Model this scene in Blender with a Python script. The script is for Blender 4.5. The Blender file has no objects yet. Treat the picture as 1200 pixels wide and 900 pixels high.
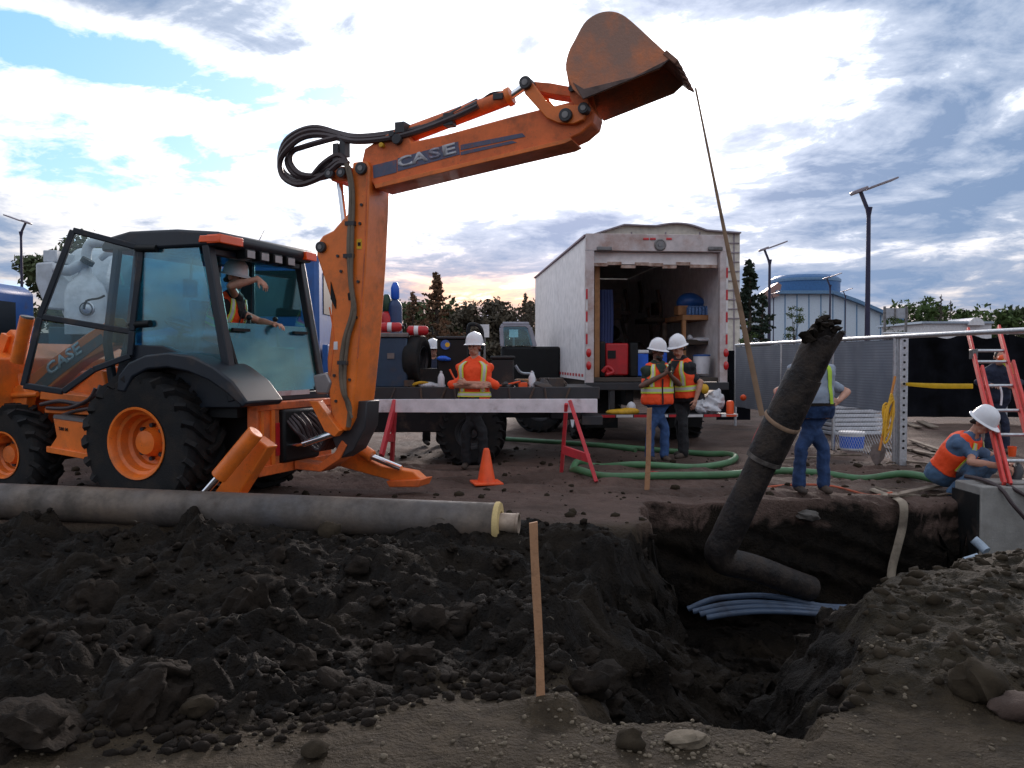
import bpy, bmesh, math, random
import numpy as np
from mathutils import Vector, Matrix, Quaternion
random.seed(7)
rng = np.random.default_rng(11)
SC = bpy.context.scene
COL = SC.collection
R = math.radians
V = Vector

# ---------------------------------------------------------------- camera
CAM_H = 1.48
PITCH = math.atan(28 / 1000.0)
cam_d = bpy.data.cameras.new('camera')
cam = bpy.data.objects.new('camera', cam_d)
COL.objects.link(cam)
cam.location = (0, 0, CAM_H)
cam.rotation_euler = (math.pi / 2 - PITCH, 0, 0)
cam_d.sensor_width = 36
cam_d.lens = 30.0
cam_d.clip_end = 6000
SC.camera = cam

# ---------------------------------------------------------------- exposure
SC.view_settings.view_transform = 'Standard'
SC.view_settings.look = 'None'
SC.view_settings.exposure = 1.22
SC.view_settings.gamma = 1.0

# ---------------------------------------------------------------- sun and sky
SUN_AZ, SUN_EL = R(9), R(15)
sun_d = bpy.data.lights.new('sun', 'SUN')
sun_d.energy = 1.5
sun_d.angle = R(12)
sun_d.color = (1.0, 0.86, 0.78)
sun = bpy.data.objects.new('sun', sun_d)
COL.objects.link(sun)
sdir = V((math.sin(SUN_AZ) * math.cos(SUN_EL), math.cos(SUN_AZ) * math.cos(SUN_EL), math.sin(SUN_EL)))
sun.rotation_euler = (-sdir).to_track_quat('-Z', 'Y').to_euler()
sun.location = sdir * 50

W = bpy.data.worlds.new('World')
SC.world = W
W.use_nodes = True
WT = W.node_tree
WT.nodes.clear()


class NT:
    """tiny node-graph writer"""
    def __init__(s, nt): s.nt = nt
    def n(s, typ, **kw):
        nd = s.nt.nodes.new(typ)
        for k, v in kw.items():
            setattr(nd, k, v)
        return nd
    def link(s, a, b): s.nt.links.new(a, b)
    def put(s, sock, v):
        if isinstance(v, bpy.types.NodeSocket): s.link(v, sock)
        else: sock.default_value = v
    def m(s, op, a, b=0.0, c=None, clamp=False):
        nd = s.n('ShaderNodeMath', operation=op, use_clamp=clamp)
        s.put(nd.inputs[0], a); s.put(nd.inputs[1], b)
        if c is not None: s.put(nd.inputs[2], c)
        return nd.outputs[0]
    def mixc(s, f, a, b, bt='MIX'):
        nd = s.n('ShaderNodeMix', data_type='RGBA', blend_type=bt)
        s.put(nd.inputs[0], f)
        for k, v in ((6, a), (7, b)):
            s.put(nd.inputs[k], v if isinstance(v, bpy.types.NodeSocket) else (*v[:3], 1))
        return nd.outputs[2]
    def ramp(s, f, stops):
        nd = s.n('ShaderNodeValToRGB')
        cr = nd.color_ramp
        while len(cr.elements) < len(stops): cr.elements.new(0.5)
        for e, (p, c) in zip(cr.elements, stops):
            e.position = p
            e.color = (*c, 1) if not isinstance(c, (int, float)) else (c, c, c, 1)
        s.put(nd.inputs[0], f)
        return nd.outputs[0]
    def noise(s, vec, scale, detail=4, rough=0.55, dist=0.0):
        nd = s.n('ShaderNodeTexNoise')
        if vec is not None: s.link(vec, nd.inputs['Vector'])
        nd.inputs['Scale'].default_value = scale
        nd.inputs['Detail'].default_value = detail
        nd.inputs['Roughness'].default_value = rough
        nd.inputs['Distortion'].default_value = dist
        return nd.outputs[0]


g = NT(WT)
sky = g.n('ShaderNodeTexSky', sky_type='NISHITA', sun_disc=False)
sky.sun_elevation = SUN_EL
sky.sun_rotation = SUN_AZ
sky.air_density = 1.0; sky.dust_density = 1.0; sky.ozone_density = 2.0
tc = g.n('ShaderNodeTexCoord').outputs['Generated']
sx = g.n('ShaderNodeSeparateXYZ'); g.link(tc, sx.inputs[0])
X_, Y_, Z_ = sx.outputs
az = g.m('ARCTAN2', X_, Y_)
el = g.m('ARCSINE', Z_)
zc = g.m('ADD', g.m('MAXIMUM', Z_, 0.0), 0.16)
cmb = g.n('ShaderNodeCombineXYZ')
g.put(cmb.inputs[0], g.m('DIVIDE', X_, zc)); g.put(cmb.inputs[1], g.m('DIVIDE', Y_, zc)); cmb.inputs[2].default_value = 3.7
cp = cmb.outputs[0]


def azel(px, py):
    return math.atan((px - 600) / 1000), math.atan((422 - py) / 1000.0)


def blob(px, py, sx_, sy_):
    a0, e0 = azel(px, py)
    da = g.m('DIVIDE', g.m('SUBTRACT', az, a0), sx_ / 1000.0)
    de = g.m('DIVIDE', g.m('SUBTRACT', el, e0), sy_ / 1000.0)
    q = g.m('ADD', g.m('MULTIPLY', da, da), g.m('MULTIPLY', de, de))
    return g.m('POWER', 2.71828, g.m('MULTIPLY', q, -1.0))


n1 = g.noise(cp, 1.0, 9, 0.60, 0.6)
n2 = g.noise(cp, 4.2, 7, 0.64, 0.4)
T = g.m('ADD', g.m('MULTIPLY', g.m('SUBTRACT', n1, 0.5), 1.7), g.m('MULTIPLY', g.m('SUBTRACT', n2, 0.5), 0.85))
T = g.m('ADD', T, 0.575)
for (px, py, a, b, wgt) in [
        (70, 92, 150, 24, -0.34), (210, 118, 190, 16, -0.24), (110, 232, 170, 22, -0.24), (20, 80, 60, 30, -0.16), (230, 55, 190, 26, 0.10), (120, 165, 220, 22, 0.07),
        (330, 235, 120, 25, -0.10),
        (480, 66, 130, 34, 0.24), (180, 30, 120, 22, 0.10), (120, 150, 200, 16, 0.08), (560, 90, 70, 25, 0.10),
        (1000, 15, 260, 42, 0.26), (1000, 195, 200, 40, 0.20), (1080, 275, 300, 100, 0.36), (700, 330, 300, 40, 0.16), (350, 345, 300, 26, 0.10),
        (1130, 120, 110, 36, 0.14), (560, 275, 200, 36, 0.18), (700, 60, 200, 80, -0.07), (780, 160, 110, 80, -0.16),
        (1060, 308, 240, 14, -0.24), (545, 350, 130, 20, -0.30), (215, 300, 200, 40, -0.06), (1100, 350, 300, 22, 0.12), (60, 330, 200, 40, 0.02)]:
    T = g.m('ADD', T, g.m('MULTIPLY', blob(px, py, a, b), wgt))
# clear / thin / bright / thick
cover = g.ramp(T, [(0.30, 0.0), (0.43, 0.75), (0.50, 1.0)])
thick = g.ramp(T, [(0.54, 0.0), (0.64, 0.36), (0.78, 0.80), (1.0, 1.0)])
glow = g.m('ADD', blob(720, 170, 420, 260), g.m('MULTIPLY', blob(560, 200, 700, 300), 0.30))
white_i = g.m('ADD', 0.42, g.m('MULTIPLY', glow, 0.85))
white_i = g.m('MULTIPLY', white_i, g.m('SUBTRACT', 1.0, g.m('MULTIPLY', g.m('POWER', 2.71828, g.m('MULTIPLY', g.m('MAXIMUM', el, 0.0), -9.0)), 0.78)))
lowc = g.m('POWER', 2.71828, g.m('MULTIPLY', g.m('MAXIMUM', el, 0.0), -16.0))
wcol = g.mixc(g.m('ADD', g.m('MULTIPLY', lowc, 0.7), g.m('MULTIPLY', blob(545, 352, 200, 44), 0.9), clamp=True), (0.96, 0.97, 1.0), (1.0, 0.62, 0.44))
wmul = g.n('ShaderNodeVectorMath', operation='SCALE'); g.link(wcol, wmul.inputs[0]); g.put(wmul.inputs['Scale'], white_i)
gcol = g.mixc(blob(690, 170, 260, 190), (0.100, 0.148, 0.235), (0.225, 0.250, 0.340))
cloud = g.mixc(thick, wmul.outputs[0], gcol)
up = g.n('ShaderNodeVectorMath', operation='SCALE'); g.link(cloud, up.inputs[0]); up.inputs['Scale'].default_value = 10.0
blue = g.mixc(0.6, sky.outputs[0], (0.95, 2.7, 5.6))
full = g.mixc(cover, blue, up.outputs[0])
bg = g.n('ShaderNodeBackground'); g.link(full, bg.inputs[0]); bg.inputs[1].default_value = 0.1
wo = g.n('ShaderNodeOutputWorld'); g.link(bg.outputs[0], wo.inputs[0])

# ---------------------------------------------------------------- picture <-> place
CF = V((0, math.cos(PITCH), -math.sin(PITCH)))
CU = V((0, math.sin(PITCH), math.cos(PITCH)))
CO = V((0, 0, CAM_H))


def ray(px, py):
    return CF + V((1, 0, 0)) * ((px - 600) / 1000.0) + CU * ((450 - py) / 1000.0)


def at(px, py, Y):
    d = ray(px, py)
    return CO + d * (Y / d.y)


def gp(px, py, z=0.0):
    d = ray(px, py)
    return CO + d * ((z - CAM_H) / d.z)


def onplane(px, py, P, N):
    d = ray(px, py)
    return CO + d * ((V(P) - CO).dot(N) / d.dot(N))


# ---------------------------------------------------------------- mesh writing
class MB:
    def __init__(s): s.v = []; s.f = []
    def add(s, vs, fs):
        o = len(s.v)
        s.v += [tuple(p) for p in vs]
        s.f += [tuple(i + o for i in f) for f in fs]
        return s
    def obox(s, c, ax, ay, az_):
        """box by centre and three half-axis vectors"""
        c = V(c); ax = V(ax); ay = V(ay); az_ = V(az_)
        vs = [c + ax * i + ay * j + az_ * k for k in (-1, 1) for j in (-1, 1) for i in (-1, 1)]
        fs = [(0, 2, 3, 1), (4, 5, 7, 6), (0, 1, 5, 4), (2, 6, 7, 3), (0, 4, 6, 2), (1, 3, 7, 5)]
        if ax.cross(ay).dot(az_) < 0: fs = [f[::-1] for f in fs]
        return s.add(vs, fs)
    def box(s, x0, x1, y0, y1, z0, z1):
        return s.obox(((x0 + x1) / 2, (y0 + y1) / 2, (z0 + z1) / 2), ((x1 - x0) / 2, 0, 0), (0, (y1 - y0) / 2, 0), (0, 0, (z1 - z0) / 2))
    def beam(s, p0, p1, w, h, side=None):
        """bar from p0 to p1, w along `side`, h across it"""
        p0 = V(p0); p1 = V(p1); d = p1 - p0
        L = d.length; d = d / max(L, 1e-9)
        sd = V(side) if side is not None else (V((0, 0, 1)).cross(d) if abs(d.z) < 0.95 else V((1, 0, 0)))
        sd = (sd - d * sd.dot(d)).normalized()
        u = d.cross(sd)
        return s.obox((p0 + p1) / 2, d * (L / 2), sd * (w / 2), u * (h / 2))
    def cyl(s, p0, p1, r0, r1=None, n=14, cap=True):
        p0 = V(p0); p1 = V(p1)
        r1 = r0 if r1 is None else r1
        d = (p1 - p0).normalized()
        a = d.orthogonal().normalized(); b = d.cross(a)
        vs = []
        for p, r in ((p0, r0), (p1, r1)):
            for i in range(n):
                t = 2 * math.pi * i / n
                vs.append(p + a * (r * math.cos(t)) + b * (r * math.sin(t)))
        fs = [(i, (i + 1) % n, n + (i + 1) % n, n + i) for i in range(n)]
        if cap: fs += [tuple(range(n))[::-1], tuple(range(n, 2 * n))]
        return s.add(vs, fs)
    def tube(s, pts, r, n=8, smooth=4, closed=False, flat=1.0, flat_dir=None):
        P = [V(p) for p in pts]
        rr = list(r) if isinstance(r, (list, tuple)) else [r] * len(P)
        if smooth:
            Q = []; RQ = []
            m = len(P)
            for i in range(m if closed else m - 1):
                if closed: a, b, c, d = P[(i - 1) % m], P[i], P[(i + 1) % m], P[(i + 2) % m]
                else: a, b, c, d = P[max(i - 1, 0)], P[i], P[i + 1], P[min(i + 2, m - 1)]
                for k in range(smooth):
                    t = k / smooth
                    Q.append(0.5 * ((2 * b) + (c - a) * t + (2 * a - 5 * b + 4 * c - d) * t * t + (3 * b - a - 3 * c + d) * t ** 3))
                    RQ.append(rr[i] * (1 - t) + rr[(i + 1) % m] * t)
            if not closed: Q.append(P[-1]); RQ.append(rr[-1])
            P, rr = Q, RQ
        m = len(P)
        vs = []; u = None
        for i in range(m):
            d = (P[(i + 1) % m] - P[i - 1]) if closed else (P[min(i + 1, m - 1)] - P[max(i - 1, 0)])
            if d.length < 1e-9: d = V((0, 0, 1))
            d.normalize()
            if flat_dir is not None: u = V(flat_dir) - d * V(flat_dir).dot(d)
            elif u is None: u = d.orthogonal()
            else: u = u - d * u.dot(d)
            if u.length < 1e-6: u = d.orthogonal()
            u = u.normalized(); w = d.cross(u)
            for k in range(n):
                t = 2 * math.pi * k / n
                vs.append(P[i] + u * (rr[i] * math.cos(t)) + w * (rr[i] * flat * math.sin(t)))
        fs = []
        for i in range(m if closed else m - 1):
            j = (i + 1) % m
            for k in range(n):
                fs.append((i * n + k, i * n + (k + 1) % n, j * n + (k + 1) % n, j * n + k))
        if not closed: fs += [tuple(range(n))[::-1], tuple((m - 1) * n + k for k in range(n))]
        return s.add(vs, fs)
    def lathe(s, prof, c, axis, n=24, closed=False, cap0=True):
        """prof: (r, h) along axis from c"""
        c = V(c); d = V(axis).normalized()
        a = d.orthogonal().normalized(); b = d.cross(a)
        m = len(prof); vs = []
        for r, h in prof:
            for i in range(n):
                t = 2 * math.pi * i / n
                vs.append(c + d * h + a * (r * math.cos(t)) + b * (r * math.sin(t)))
        fs = []
        for i in range(m if closed else m - 1):
            j = (i + 1) % m
            for k in range(n):
                fs.append((i * n + k, i * n + (k + 1) % n, j * n + (k + 1) % n, j * n + k))
        if not closed:
            if cap0 and prof[0][0] > 1e-6: fs.append(tuple(range(n))[::-1])
            if prof[-1][0] > 1e-6: fs.append(tuple((m - 1) * n + k for k in range(n)))
        return s.add(vs, fs)
    def prism(s, poly, vec):
        P = [V(p) for p in poly]; vec = V(vec); n = len(P)
        nrm = V((0, 0, 0))
        for i in range(n): nrm += (P[i] - P[0]).cross(P[(i + 1) % n] - P[0])
        vs = P + [p + vec for p in P]
        fs = [tuple(range(n))[::-1], tuple(range(n, 2 * n))] + [(i, (i + 1) % n, n + (i + 1) % n, n + i) for i in range(n)]
        if nrm.dot(vec) < 0: fs = [f[::-1] for f in fs]
        return s.add(vs, fs)
    def ball(s, c, r, nu=12, nv=8, M=None):
        c = V(c)
        r = (r, r, r) if isinstance(r, (int, float)) else r
        vs = [V((0, 0, -1))]
        for j in range(1, nv):
            p = math.pi * j / nv - math.pi / 2
            for i in range(nu):
                t = 2 * math.pi * i / nu
                vs.append(V((math.cos(p) * math.cos(t), math.cos(p) * math.sin(t), math.sin(p))))
        vs.append(V((0, 0, 1)))
        out = []
        for p in vs:
            q = V((p.x * r[0], p.y * r[1], p.z * r[2]))
            if M is not None: q = M @ q
            out.append(c + q)
        fs = [(0, 1 + (i + 1) % nu, 1 + i) for i in range(nu)]
        for j in range(nv - 2):
            for i in range(nu):
                a = 1 + j * nu + i; b = 1 + j * nu + (i + 1) % nu
                fs.append((a, b, b + nu, a + nu))
        o = 1 + (nv - 2) * nu; top = len(vs) - 1
        fs += [(o + i, o + (i + 1) % nu, top) for i in range(nu)]
        return s.add(out, fs)
    def capsule(s, p0, p1, r0, r1, n=10):
        p0 = V(p0); p1 = V(p1)
        d = p1 - p0
        if d.length < 1e-6: d = V((0, 0, 1e-6))
        L = d.length
        prof = []
        for k in range(0, 5): t = math.pi / 2 * (1 - k / 4); prof.append((max(r0 * math.cos(t), 1e-4), -r0 * math.sin(t)))
        for k in range(0, 5): t = math.pi / 2 * (k / 4); prof.append((max(r1 * math.cos(t), 1e-4), L + r1 * math.sin(t)))
        return s.lathe(prof, p0, d, n)
    def build(s, name, mat, parent=None, bevel=0.0, seg=2, ang=38, origin=None, remesh=0.0, smooth=0, kind=None, label=None, sharp=True):
        if parent is not None:
            w = parent.get('_o')
            org = V((w[0], w[1], w[2])) if w is not None else V((0, 0, 0))
        elif origin is not None: org = V(origin)
        else:
            a = np.array(s.v)
            org = V(((a[:, 0].min() + a[:, 0].max()) / 2, (a[:, 1].min() + a[:, 1].max()) / 2, a[:, 2].min()))
        me = bpy.data.meshes.new(name)
        me.from_pydata([(p[0] - org.x, p[1] - org.y, p[2] - org.z) for p in s.v], [], s.f)
        me.polygons.foreach_set('use_smooth', [True] * len(me.polygons))
        if sharp and not remesh: me.set_sharp_from_angle(angle=R(ang))
        me.update()
        o = bpy.data.objects.new(name, me)
        COL.objects.link(o)
        if mat is not None: me.materials.append(mat)
        if parent is not None: o.parent = parent
        else: o.location = org
        ORG[o.name] = org
        o['_o'] = (org.x, org.y, org.z)
        if remesh:
            m = o.modifiers.new('remesh', 'REMESH'); m.mode = 'VOXEL'; m.voxel_size = remesh; m.use_smooth_shade = True
            if smooth:
                q = o.modifiers.new('smooth', 'SMOOTH'); q.factor = 0.5; q.iterations = smooth
        if bevel:
            m = o.modifiers.new('bevel', 'BEVEL'); m.width = bevel; m.segments = seg; m.limit_method = 'ANGLE'; m.angle_limit = R(40)
            m.harden_normals = False
        if kind: o['kind'] = kind
        if label: o['label'] = label
        return o


ORG = {}


def tag(o, label=None, cat=None, group=None, kind=None):
    if label: o['label'] = label
    if cat: o['category'] = cat
    if group: o['group'] = group
    if kind: o['kind'] = kind
    return o


def thing(name, loc, label, cat, group=None, parent=None):
    o = bpy.data.objects.new(name, None)
    COL.objects.link(o)
    o.empty_display_size = 0.2
    if parent is None: o.location = loc
    else: o.parent = parent
    if parent is None: o['_o'] = tuple(loc)
    else: o['_o'] = tuple(parent['_o'])
    return tag(o, label, cat, group)


def node(name, parent):
    """an empty part that holds sub-parts"""
    return thing(name, None, None, None, None, parent)


def copy_tree(o, parent=None):
    c = o.copy(); COL.objects.link(c)
    if parent is not None: c.parent = parent
    for ch in [x for x in KIDS.get(o.name, [])]: copy_tree(ch, c)
    return c


def kids_index():
    KIDS.clear()
    for x in bpy.data.objects:
        if x.parent: KIDS.setdefault(x.parent.name, []).append(x)


KIDS = {}


def text_mesh(body, P, xdir, ydir, h, mat, name, parent, extrude=0.003, shear=0.0, bold=0.0, w=None):
    """flat lettering standing on the plane P + x*xdir + y*ydir"""
    cu = bpy.data.curves.new('lettering', 'FONT')
    cu.body = body; cu.size = 1.0; cu.shear = shear; cu.offset = bold; cu.extrude = 0.0
    cu.resolution_u = 3
    o = bpy.data.objects.new('lettering_tmp', cu)
    COL.objects.link(o)
    dg = bpy.context.evaluated_depsgraph_get()
    me = bpy.data.meshes.new_from_object(o.evaluated_get(dg))
    bpy.data.objects.remove(o)
    a = np.array([v.co[:] for v in me.vertices])
    lo = a.min(0); hi = a.max(0)
    sy = h / (hi[1] - lo[1]); sx_ = sy if w is None else w / (hi[0] - lo[0])
    xd = V(xdir).normalized(); yd = V(ydir).normalized(); nd = xd.cross(yd).normalized()
    mb = MB()
    vs = [V(P) + xd * ((p[0] - lo[0]) * sx_) + yd * ((p[1] - lo[1]) * sy) for p in a]
    fs = [tuple(p.vertices) for p in me.polygons]
    n = len(vs)
    # give the letters a film thickness
    edge = {}
    for f in fs:
        for i in range(len(f)):
            e = (f[i], f[(i + 1) % len(f)])
            if (e[1], e[0]) in edge: edge.pop((e[1], e[0]))
            else: edge[e] = 1
    top = [p + nd * extrude for p in vs]
    F = [tuple(i for i in f) for f in fs]
    allf = [tuple(i + n for i in f) for f in F] + [(a_, b_, b_ + n, a_ + n) for a_, b_ in edge]
    mb.add(vs + top, allf)
    bpy.data.meshes.remove(me)
    return mb.build(name, mat, parent, sharp=False)


# ---------------------------------------------------------------- materials
MATS = {}


def mat(name, col, rough=0.6, metal=0.0, var=0.12, scale=6.0, dirt=None, dirt_amt=0.0, dirt_scale=3.0, bump=0.0, bump_scale=60.0, spec=0.5, coat=0.0, col2=None, speck=0.0):
    if name in MATS: return MATS[name]
    m = bpy.data.materials.new(name); m.use_nodes = True
    q = NT(m.node_tree)
    b = m.node_tree.nodes['Principled BSDF']
    oc = q.n('ShaderNodeTexCoord').outputs['Object']
    nz = q.noise(oc, scale, 5, 0.6)
    f = q.ramp(nz, [(0.3, 0.0), (0.7, 1.0)])
    c2 = col2 if col2 is not None else tuple(min(1, c * (1 - var * 1.6)) for c in col)
    c = q.mixc(f, tuple(min(1, c * (1 + var)) for c in col), c2)
    if dirt is not None:
        dn = q.noise(oc, dirt_scale, 7, 0.68)
        df = q.ramp(dn, [(max(0.0, 0.62 - dirt_amt * 0.5), 0.0), (min(1.0, 0.80 - dirt_amt * 0.35), 1.0)])
        c = q.mixc(q.m('MULTIPLY', df, min(1.0, 0.35 + dirt_amt)), c, dirt)
        rr = q.m('ADD', rough, q.m('MULTIPLY', df, 0.3), clamp=True)
        q.put(b.inputs['Roughness'], rr)
    else:
        q.put(b.inputs['Roughness'], q.m('ADD', rough - 0.06, q.m('MULTIPLY', nz, 0.12), clamp=True))
    if speck:
        sn = q.noise(oc, 26, 6, 0.75); c = q.mixc(q.m('MULTIPLY', q.ramp(sn, [(0.60, 0), (0.70, 1)]), speck), c, (0.09, 0.055, 0.04))
    q.link(c, b.inputs['Base Color'])
    b.inputs['Metallic'].default_value = metal
    b.inputs['Specular IOR Level'].default_value = spec
    b.inputs['Coat Weight'].default_value = coat
    if bump:
        bn = q.n('ShaderNodeBump'); bn.inputs['Strength'].default_value = bump; bn.inputs['Distance'].default_value = 0.02
        q.link(q.noise(oc, bump_scale, 5, 0.6), bn.inputs['Height']); q.link(bn.outputs[0], b.inputs['Normal'])
    MATS[name] = m
    return m


def glass(name, tint, refl=0.10, smear=0.0):
    if name in MATS: return MATS[name]
    m = bpy.data.materials.new(name); m.use_nodes = True
    nt = m.node_tree; q = NT(nt)
    nt.nodes.remove(nt.nodes['Principled BSDF'])
    out = nt.nodes['Material Output']
    tr = q.n('ShaderNodeBsdfTransparent'); tr.inputs[0].default_value = (*tint, 1)
    gl = q.n('ShaderNodeBsdfGlossy'); gl.inputs['Roughness'].default_value = 0.04; gl.inputs[0].default_value = (0.9, 0.97, 1, 1)
    fr = q.n('ShaderNodeLayerWeight'); fr.inputs[0].default_value = 0.35
    oc = q.n('ShaderNodeTexCoord').outputs['Object']
    mx = q.n('ShaderNodeMixShader')
    q.put(mx.inputs[0], q.m('ADD', refl, q.m('MULTIPLY', fr.outputs['Fresnel'], 0.45), clamp=True))
    q.link(tr.outputs[0], mx.inputs[1]); q.link(gl.outputs[0], mx.inputs[2])
    df = q.n('ShaderNodeBsdfDiffuse'); df.inputs[0].default_value = (0.06, 0.20, 0.22, 1)
    mx2 = q.n('ShaderNodeMixShader')
    dn = q.ramp(q.noise(oc, 2.2, 6, 0.6), [(0.35, smear * 0.35), (0.75, smear)])
    q.link(dn, mx2.inputs[0]); q.link(mx.outputs[0], mx2.inputs[1]); q.link(df.outputs[0], mx2.inputs[2])
    q.link(mx2.outputs[0], out.inputs[0])
    MATS[name] = m
    return m


MUD = (0.035, 0.026, 0.022)
DUST = (0.16, 0.11, 0.085)
M_orange = mat('orange_paint', (0.84, 0.185, 0.020), 0.42, dirt=(0.20, 0.085, 0.045), dirt_amt=0.26, dirt_scale=2.5, speck=0.5, coat=0.15, var=0.10)
M_orange_old = mat('worn_orange_paint', (0.78, 0.155, 0.030), 0.5, dirt=(0.16, 0.075, 0.05), dirt_amt=0.36, dirt_scale=3.2, speck=0.6)
M_bucket = mat('bucket_steel', (0.80, 0.23, 0.07), 0.6, dirt=(0.34, 0.21, 0.165), dirt_amt=0.62, dirt_scale=1.7, bump=0.25, bump_scale=40)
M_bucket_in = mat('bucket_inner_steel', (0.27, 0.12, 0.075), 0.6, dirt=(0.06, 0.04, 0.035), dirt_amt=0.4, dirt_scale=4, bump=0.4, bump_scale=30)
M_steel = mat('dull_steel', (0.20, 0.19, 0.19), 0.45, 0.7, dirt=MUD, dirt_amt=0.2)
M_dsteel = mat('dark_steel', (0.045, 0.045, 0.05), 0.5, 0.3, dirt=DUST, dirt_amt=0.1)
M_chrome = mat('chrome_rod', (0.80, 0.82, 0.86), 0.16, 1.0, var=0.03)
M_galv = mat('galvanised_steel', (0.55, 0.57, 0.60), 0.38, 0.75, scale=25, var=0.15)
M_rubber = mat('tyre_rubber', (0.012, 0.0125, 0.014), 0.7, dirt=(0.045, 0.037, 0.032), dirt_amt=0.34, dirt_scale=5, bump=0.3, spec=0.25)
M_hose = mat('black_hose', (0.050, 0.032, 0.034), 0.5, dirt=DUST, dirt_amt=0.12, dirt_scale=9)
M_cab = mat('cab_black', (0.014, 0.019, 0.028), 0.42, dirt=DUST, dirt_amt=0.14, spec=0.4)
M_black = mat('black_plastic', (0.010, 0.011, 0.012), 0.5, dirt=DUST, dirt_amt=0.08, spec=0.25)
M_glass = glass('cab_glass', (0.55, 0.86, 0.92), 0.08, 0.10)
M_glass_side = glass('side_glass', (0.40, 0.78, 0.88), 0.09, 0.12)
M_glass_dusty = glass('dusty_glass', (0.34, 0.66, 0.66), 0.06, 0.28)
M_amber = mat('amber_lens', (0.95, 0.10, 0.008), 0.2, coat=0.3)
M_redlens = mat('red_lens', (0.55, 0.012, 0.014), 0.2, coat=0.6)
M_lampglass = mat('lamp_lens', (0.30, 0.27, 0.27), 0.2, 0.3)
M_white = mat('white_paint', (0.72, 0.71, 0.73), 0.5, dirt=(0.25, 0.20, 0.17), dirt_amt=0.10, dirt_scale=2)
M_boxwhite = mat('box_truck_white', (0.86, 0.81, 0.80), 0.45, dirt=(0.46, 0.36, 0.32), dirt_amt=0.06, dirt_scale=1.1)
M_cream = mat('cream_panel', (0.66, 0.60, 0.52), 0.6, dirt=(0.45, 0.38, 0.32), dirt_amt=0.1)
M_red = mat('red_paint', (0.50, 0.015, 0.02), 0.4, dirt=DUST, dirt_amt=0.1)
M_barr = mat('barricade_red', (0.62, 0.045, 0.06), 0.5, dirt=DUST, dirt_amt=0.15)
M_blue = mat('blue_paint', (0.02, 0.10, 0.34), 0.4, dirt=DUST, dirt_amt=0.1)
M_brblue = mat('bright_blue_plastic', (0.012, 0.11, 0.62), 0.4)
M_wood = mat('stake_wood', (0.42, 0.22, 0.115), 0.75, dirt=(0.10, 0.06, 0.04), dirt_amt=0.2, dirt_scale=12, bump=0.3, bump_scale=90)
M_wood2 = mat('plywood', (0.42, 0.20, 0.085), 0.7, dirt=(0.14, 0.08, 0.05), dirt_amt=0.25)
M_oldwood = mat('weathered_wood', (0.22, 0.17, 0.13), 0.85, dirt=MUD, dirt_amt=0.35, dirt_scale=8, bump=0.4)
M_conc = mat('concrete', (0.30, 0.285, 0.265), 0.85, dirt=(0.15, 0.13, 0.11), dirt_amt=0.25, dirt_scale=2.5, bump=0.3, bump_scale=40)
M_green = mat('green_hose', (0.070, 0.185, 0.080), 0.45, dirt=(0.10, 0.09, 0.06), dirt_amt=0.18, dirt_scale=5)
M_coneo = mat('cone_orange', (0.90, 0.10, 0.015), 0.5, dirt=DUST, dirt_amt=0.08)
M_yellow = mat('yellow_plastic', (0.72, 0.40, 0.02), 0.55, dirt=MUD, dirt_amt=0.2, dirt_scale=9)
M_bagwhite = mat('white_bag', (0.66, 0.66, 0.70), 0.6, bump=0.5, bump_scale=14)
# ---------------------------------------------------------------- ground
def _hash(ix, iy, seed):
    h = (ix.astype(np.int64) * 374761393 + iy.astype(np.int64) * 668265263 + seed * 1442695041) & 0x7fffffff
    h = (h ^ (h >> 13)) * 1274126177 & 0x7fffffff
    return ((h ^ (h >> 16)) & 0xffff) / 65535.0


def vnoise(x, y, seed=0):
    ix = np.floor(x); iy = np.floor(y)
    fx = x - ix; fy = y - iy
    fx = fx * fx * fx * (fx * (fx * 6 - 15) + 10); fy = fy * fy * fy * (fy * (fy * 6 - 15) + 10)
    a = _hash(ix, iy, seed); b = _hash(ix + 1, iy, seed); c = _hash(ix, iy + 1, seed); d = _hash(ix + 1, iy + 1, seed)
    return (a * (1 - fx) + b * fx) * (1 - fy) + (c * (1 - fx) + d * fx) * fy - 0.5


def fbm(x, y, sc, octv=5, gain=0.5, seed=0, ridge=False):
    s = np.zeros_like(x); amp = 1.0; f = sc
    for k in range(octv):
        v = vnoise(x * f + k * 17.3, y * f - k * 9.1, seed + k)
        s += amp * ((0.5 - np.abs(v) * 2) if ridge else v)
        amp *= gain; f *= 2.03
    return s


def worley(x, y, sc, seed=0):
    """cell noise: F2 - F1 and a random number per cell"""
    X = x * sc; Y = y * sc; ix = np.floor(X); iy = np.floor(Y)
    f1 = np.full(x.shape, 9.0); f2 = np.full(x.shape, 9.0); rd = np.zeros(x.shape)
    for dx in (-1, 0, 1):
        for dy in (-1, 0, 1):
            cx = ix + dx; cy = iy + dy
            d = np.hypot(cx + _hash(cx, cy, seed) - X, cy + _hash(cx, cy, seed + 7) - Y)
            c = d < f1
            f2 = np.where(c, f1, np.minimum(f2, d)); rd = np.where(c, _hash(cx, cy, seed + 13), rd); f1 = np.where(c, d, f1)
    return f2 - f1, rd


def clods(x, y):
    wx = x + fbm(x, y, 2.0, 4, 0.6, 101) * 0.30; wy = y + fbm(x, y, 2.0, 4, 0.6, 111) * 0.30
    z = np.zeros_like(x)
    for sc, amp, sd in ((1.5, 0.20, 3), (3.4, 0.115, 5), (8.0, 0.05, 8)):
        e, r = worley(wx, wy * 1.25, sc, sd)
        z += amp * np.minimum(1, e * 2.6) ** 0.7 * (r ** 1.6)
    return z


def clamp01(t): return np.clip(t, 0, 1)
def sstep(a, b, x):
    t = clamp01((x - a) / (b - a)); return t * t * (3 - 2 * t)


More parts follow.
